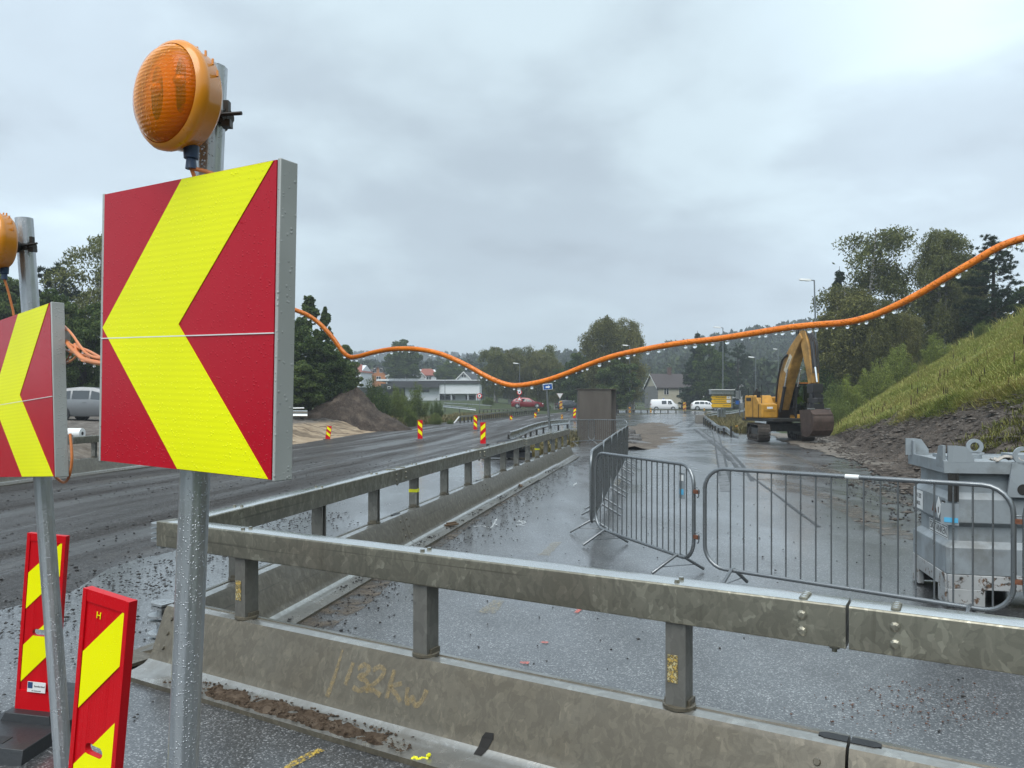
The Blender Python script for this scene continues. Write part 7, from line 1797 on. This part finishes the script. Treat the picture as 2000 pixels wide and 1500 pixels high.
# ---- stones and grit
M_shale = dirt_mat('shale_flakes', [(0.024, 0.018, 0.014), (0.075, 0.062, 0.052), (0.22, 0.195, 0.17)], 2.5, 0.5, 0.75, spec=0.25)
def stones(name, label, P, S, mat, seed, flat=0.6, kind='stuff'):
    rng = np.random.default_rng(seed); n = len(P); oc = np.array([(1, 0, 0), (0, 1, 0), (-1, 0, 0), (0, -1, 0), (0, 0, 1), (0, 0, -1)], float)
    F = [(0, 1, 4), (1, 2, 4), (2, 3, 4), (3, 0, 4), (1, 0, 5), (2, 1, 5), (3, 2, 5), (0, 3, 5)]
    tri = np.array(F); S = np.asarray(S)[:, None, None]; v = oc[None] * rng.uniform(0.6, 1.35, (n, 6, 1)) + rng.normal(size=(n, 6, 3)) * 0.16; v[..., 2] *= flat
    a = rng.uniform(0, 2 * PI, n); ca, sa = np.cos(a)[:, None], np.sin(a)[:, None]; vx = v[..., 0] * ca * 1.25 - v[..., 1] * sa; vy = v[..., 0] * sa * 1.25 + v[..., 1] * ca; v = np.stack([vx, vy, v[..., 2]], -1) * S + np.asarray(P)[:, None, :]
    me = bpy.data.meshes.new(name); me.vertices.add(6 * n); me.vertices.foreach_set('co', v.reshape(-1).astype(np.float32)); fl = (tri[None] + 6 * np.arange(n)[:, None, None]).reshape(-1).astype(np.int32)
    me.loops.add(len(fl)); me.loops.foreach_set('vertex_index', fl); me.polygons.add(8 * n); me.polygons.foreach_set('loop_start', np.arange(0, 24 * n, 3, dtype=np.int32)); me.polygons.foreach_set('loop_total', np.full(8 * n, 3, np.int32))
    me.materials.append(mat); me.update(calc_edges=True); o = bpy.data.objects.new(name, me); COL.objects.link(o); tag(o, label, name.replace('_', ' '), kind=kind); return o
random.seed(14); P = []; S = []
def rz(y): return zc(y) + 0.012
for k in range(1500):       # dirt line along the long barrier
    y = random.uniform(5.3, 26); x = bx(y) + 0.45 + abs(random.gauss(0.25, 0.22)); P.append((x, y, rz(y))); S.append(random.uniform(0.004, 0.014))
for k in range(900):        # on its flange
    y = random.uniform(5.4, 22)
    if fr(0, y, 1, 0.9, 3) < 0.0: continue
    P.append((bx(y) + random.uniform(0.22, 0.37), y, zc(y) + 0.045)); S.append(random.uniform(0.005, 0.016))
for k in range(1100):       # between the two roads
    y = random.uniform(4.5, 12); x = split(y) + random.gauss(0.35, 0.35); P.append((x, y, rz(y) + 0.006)); S.append(random.uniform(0.005, 0.018))
for k in range(500):
    y = random.uniform(3.2, 8); x = random.uniform(-4.2, -2.0); P.append((x, y, rz(y))); S.append(random.uniform(0.004, 0.014))
for k in range(240):        # odd chips on the carriageway
    y = random.uniform(3.0, 13); x = random.uniform(-0.4, 5.0); P.append((x, y, rz(y))); S.append(random.uniform(0.005, 0.013))
for k in range(900):        # near the mud by the tank
    y = random.uniform(8, 17); x = mudline(y) - 0.4 - abs(random.gauss(0, 0.9)); P.append((x, y, rz(y))); S.append(random.uniform(0.006, 0.03))
for k in range(2200):       # loose millings on the dark road
    y = 6 + 22 * random.random() ** 1.5; x = split(y) - 0.2 - 6.5 * random.random(); P.append((x, y, rz(y) + 0.018)); S.append(random.choice([0.006, 0.008, 0.011, 0.016, 0.024]))
stones('gravel', 'dark grit and chips scattered on the wet road', P, S, M_stone_dk, 1)
M_crumb = simple('reddish_crumb', (0.13, 0.065, 0.045), 0.7, var=0.5, scale=40)
P = []; S = []
for k in range(240):
    x, y, z = G(random.gauss(1800, 95), random.gauss(1382, 26)); P.append((x, y, z + 0.014)); S.append(random.uniform(0.002, 0.008))
stones('brick_crumbs', 'reddish crumbs scattered on the wet road before the tank', P, S, M_crumb, 8)
P = []; S = []
for k in range(700):
    s_ = -1.7 + 1.85 * random.random(); w_ = A1.matrix_world @ Vector((0, 0, 0)); yy = -0.375 + 0.15 * random.random() ** 1.3
    a_ = AANG; P.append((A1.location.x + s_ * math.cos(a_) - yy * math.sin(a_), A1.location.y + s_ * math.sin(a_) + yy * math.cos(a_), 0.045 + max(0, yy + 0.30) * 0.2)); S.append(random.choice([0.002, 0.003, 0.004, 0.006, 0.010]))
stones('flange_grit', 'brown stones and crumbs on the flange of the chalked barrier', P, S, M_sandheap, 12)
P = []; S = []
for k in range(2300):
    y = 8 + 32 * random.random() ** 1.1; w = rock_top(y) + 0.2; t = random.random() * w; x = toe(y) + t
    P.append((x, y, slope_z(t, y) + 0.10 + 0.10 * random.random())); S.append(random.choice([0.025, 0.03, 0.04, 0.06, 0.10]) * random.uniform(0.7, 1.3))
for k in range(700):
    y = random.uniform(10, 40); t = random.gauss(-0.5, 0.6); x = toe(y) + t; P.append((x, y, zc(y) + 0.08)); S.append(random.uniform(0.03, 0.10))
stones('rubble', 'loose flakes of dark shale on the cut slope', P, S, M_shale, 2, 0.3)
# pale stones and a white sack on the slope
for (u, v, y, s, lab) in ((1832, 848, 24, 0.22, 'pale stone on the shale, upper of the white pair'), (1818, 860, 23.4, 0.16, 'pale stone on the shale, lower of the white pair'), (1945, 768, 23.5, 0.42, 'dark boulder at the grass edge of the cut')):
    b = MB(); b.lathe([(0.2, -0.5), (0.9, -0.3), (1.0, 0.1), (0.7, 0.45), (0.15, 0.6)], 9); o = b.build('stone', M_white_pl if 'pale' in lab else M_stone, None, 20); o.location = (X(u, y), y, Zv(v, y)); o.scale = (s, s * .7, s * .55); o.rotation_euler = (0.3, 0.4, s * 9)
    for vv in o.data.vertices: vv.co += Vector((random.uniform(-.16, .16), random.uniform(-.16, .16), random.uniform(-.12, .12)))
    tag(o, lab, 'stone', 'stones on the slope')
ysk = 22.0; b = MB(); b.lathe([(0.05, -0.5), (0.7, -0.42), (0.95, -0.1), (0.85, 0.3), (0.5, 0.5), (0.08, 0.58)], 14); o = b.build('white_sack', M_white_pl, None, 60); o.location = (X(1997, ysk), ysk, Zv(764, ysk)); o.scale = (0.36, 0.24, 0.17); o.rotation_euler = (0, R(-25), 0)
for vv in o.data.vertices: vv.co += Vector((random.uniform(-.1, .1), random.uniform(-.1, .1), random.uniform(-.1, .1)))
tag(o, 'white plastic sack lying at the grass edge of the right slope', 'sack')
# small litter
p = G(660, 1137); b = MB(); b.tube([(-0.06, 0, 0.02), (-0.02, 0.02, 0.05), (0.03, 0, 0.02), (0.05, -0.01, 0.045)], [0.016, 0.02, 0.02, 0.012], 6); o = b.build('plastic_scrap', simple('green_scrap', (0.03, 0.28, 0.12), 0.4), None, 40); o.location = (p[0], p[1], p[2] + 0.045); tag(o, 'small green plastic scrap on the flange of the receding barrier', 'litter')
p = G(822, 1494); b = MB(); b.tube(smooth_pts([(-0.045, 0, 0.010), (-0.03, 0.012, 0.016), (-0.012, -0.004, 0.012), (0.008, 0.008, 0.014), (0.026, 0.0, 0.010), (0.034, 0.006, 0.030), (0.040, -0.004, 0.034)]), [random.uniform(0.005, 0.012) for _ in range(37)], 6); o = b.build('tape_scrap', M_marker, None, 40); o.location = (p[0], p[1], p[2] + 0.014); tag(o, 'crumpled yellow tape scrap on the asphalt at the lower frame edge', 'litter')
for (u, v, a, lab) in ((838, 950, 20, 'splintered brown board on the flange of the receding barrier, far one'), (706, 1027, -25, 'splintered brown board on the flange of the receding barrier, near one')):
    y = {838: 14.2, 706: 9.8}[u] if False else G(u, v, 0.04)[1]
    x = bx(y) + 0.30; b = MB(); b.box((0, 0, 0.012), (0.22, 0.06, 0.02)); b.box((0.03, 0.03, 0.03), (0.16, 0.035, 0.02)); o = b.build('broken_board', simple('splintered_wood', (0.13, 0.085, 0.05), 0.8, var=0.3, scale=20), None, 0); o.location = (x, y, zc(y) + 0.045); o.rotation_euler = (0, 0, R(70 + a)); tag(o, lab, 'board')

# ---- marks and seams on the asphalt
def ribbon(name, label, lines, w, mat, dz):
    b = MB()
    for ln in lines:
        ww = w
        if isinstance(ln, tuple): ww, ln = ln
        pts = smooth_pts([Vector(G(u, v)) for u, v in ln], 5); N = len(pts); vs = []
        for i, p in enumerate(pts):
            t = pts[min(i + 1, N - 1)] - pts[max(i - 1, 0)]; n = Vector((-t.y, t.x, 0)).normalized(); k = ww / 2 * (0.75 + 0.5 * random.random())
            zz = 0.012 * 1 + dz; vs += [(p.x + n.x * k, p.y + n.y * k, zc(p.y) + 0.012 * fr(p.x, p.y, 0, 0.25, 3) + dz), (p.x - n.x * k, p.y - n.y * k, zc(p.y) + 0.012 * fr(p.x, p.y, 0, 0.25, 3) + dz)]
        b.add(vs, [(2 * i, 2 * i + 1, 2 * i + 3, 2 * i + 2) for i in range(N - 1)])
    o = b.build(name, mat, None, 0, recalc=False); tag(o, label, name.replace('_', ' '), kind='structure'); return o
ribbon('asphalt_seams', 'thin dark seams and edges across the wet carriageway', [
    (0.06, [(1387, 834), (1393, 850), (1397, 872), (1402, 905), (1406, 930)]), (0.06, [(1396, 834), (1404, 850), (1410, 872), (1418, 905), (1426, 940)]),
    (0.10, [(1350, 836), (1372, 852), (1392, 872), (1425, 905), (1462, 950), (1478, 990)]) if False else (0.09, [(1355, 838), (1385, 862), (1400, 874), (1425, 900)]),
    (0.12, [(1356, 837), (1378, 852), (1402, 872), (1424, 893), (1440, 915)]), (0.10, [(1364, 837), (1390, 855), (1418, 878), (1446, 905), (1470, 940)]),
    (0.12, [(1330, 875), (1360, 873), (1400, 876)]), (0.08, [(1408, 878), (1440, 878), (1452, 878)]), (0.08, [(1355, 887), (1390, 886), (1412, 891)]),
    (0.16, [(1200, 828), (1225, 822), (1250, 817), (1275, 812)]), (0.22, [(1254, 824), (1262, 829), (1285, 833), (1308, 837)]), (0.22, [(1346, 834), (1348, 830), (1358, 823), (1364, 821)]), (0.12, [(1312, 833), (1330, 834), (1345, 835)]), (0.14, [(1318, 830), (1335, 822), (1358, 817)]),
    (0.05, [(1430, 905), (1480, 940), (1540, 985), (1600, 1030)]), (0.10, [(1180, 905), (1190, 890), (1205, 880)])], 0.1, M_seam, 0.006)
ribbon('mud_tracks', 'brown tyre tracks and smears of mud on the wet carriageway', [(0.35, [(1470, 868), (1525, 884), (1585, 906), (1650, 935)]), (0.45, [(1540, 868), (1630, 884), (1715, 906), (1780, 926)]), (0.5, [(1500, 935), (1580, 960), (1670, 1000), (1770, 1055)]), (0.35, [(1610, 915), (1700, 950), (1775, 985)]),
    (0.42, [(600, 1235), (745, 1118), (855, 1050), (965, 980), (1060, 918), (1122, 884)]), (0.3, [(1250, 870), (1320, 868), (1400, 872), (1470, 868)])], 0.3, M_mudmark, 0.005)
ribbon('pale_strips', 'paler strips between the seams of the carriageway', [(0.22, [(1391, 834), (1398, 850), (1403, 872), (1409, 905), (1416, 960)]), (0.22, [(1361, 838), (1384, 854), (1410, 876), (1435, 900), (1455, 928)])], 0.2, M_seamlight, 0.004)
ribbon('white_marks', 'white sprayed survey marks and worn paint on the wet road', [(0.025, [(925, 1030), (942, 1028), (958, 1032), (966, 1022), (970, 1014)]), (0.022, [(966, 1024), (973, 1028)]), (0.025, [(1008, 1021), (1020, 1019), (1026, 1022), (1016, 1026), (1008, 1027), (1026, 1028)]), (0.02, [(1012, 1017), (1022, 1023)]), (0.04, [(1120, 948), (1126, 943)]), (0.1, [(1380, 829), (1384, 824)])], 0.03, M_mk_white, 0.007)
ribbon('red_marks', 'orange-red sprayed survey dashes on the wet road', [(0.035, [(1125, 1200), (1139, 1186)]), (0.035, [(1057, 1257), (1070, 1259)]), (0.04, [(1016, 1298), (1034, 1299)])], 0.03, M_mk_red, 0.007)
ribbon('worn_line', 'worn remains of a yellow road line', [(0.12, [(1062, 1085), (1075, 1072), (1088, 1060)]), (0.12, [(1204, 948), (1209, 936)]), (0.12, [(950, 1200), (975, 1175)])], 0.1, M_mk_faint, 0.007)
ribbon('yellow_line', 'flecked yellow line at the lower frame edge', [(0.045, [(545, 1512), (580, 1490), (628, 1466)])], 0.05, M_mk_yel, 0.007)

# ================================================================ damp air
b = MB(); b.box((0, 520, 38.5), (2300, 1130, 81)); hz_o = b.build('haze', bpy.data.materials.new('damp_air'), None, 0); tag(hz_o, 'thin damp haze over the whole site', 'haze', kind='stuff')
hm_ = hz_o.data.materials[0]; hm_.use_nodes = True; t_ = hm_.node_tree; t_.nodes.clear(); o_ = t_.nodes.new('ShaderNodeOutputMaterial'); v_ = t_.nodes.new('ShaderNodeVolumePrincipled'); v_.inputs['Color'].default_value = (0.86, 0.93, 1.0, 1); v_.inputs['Density'].default_value = 0.0009; v_.inputs['Anisotropy'].default_value = 0.2
t_.links.new(v_.outputs[0], o_.inputs['Volume'])
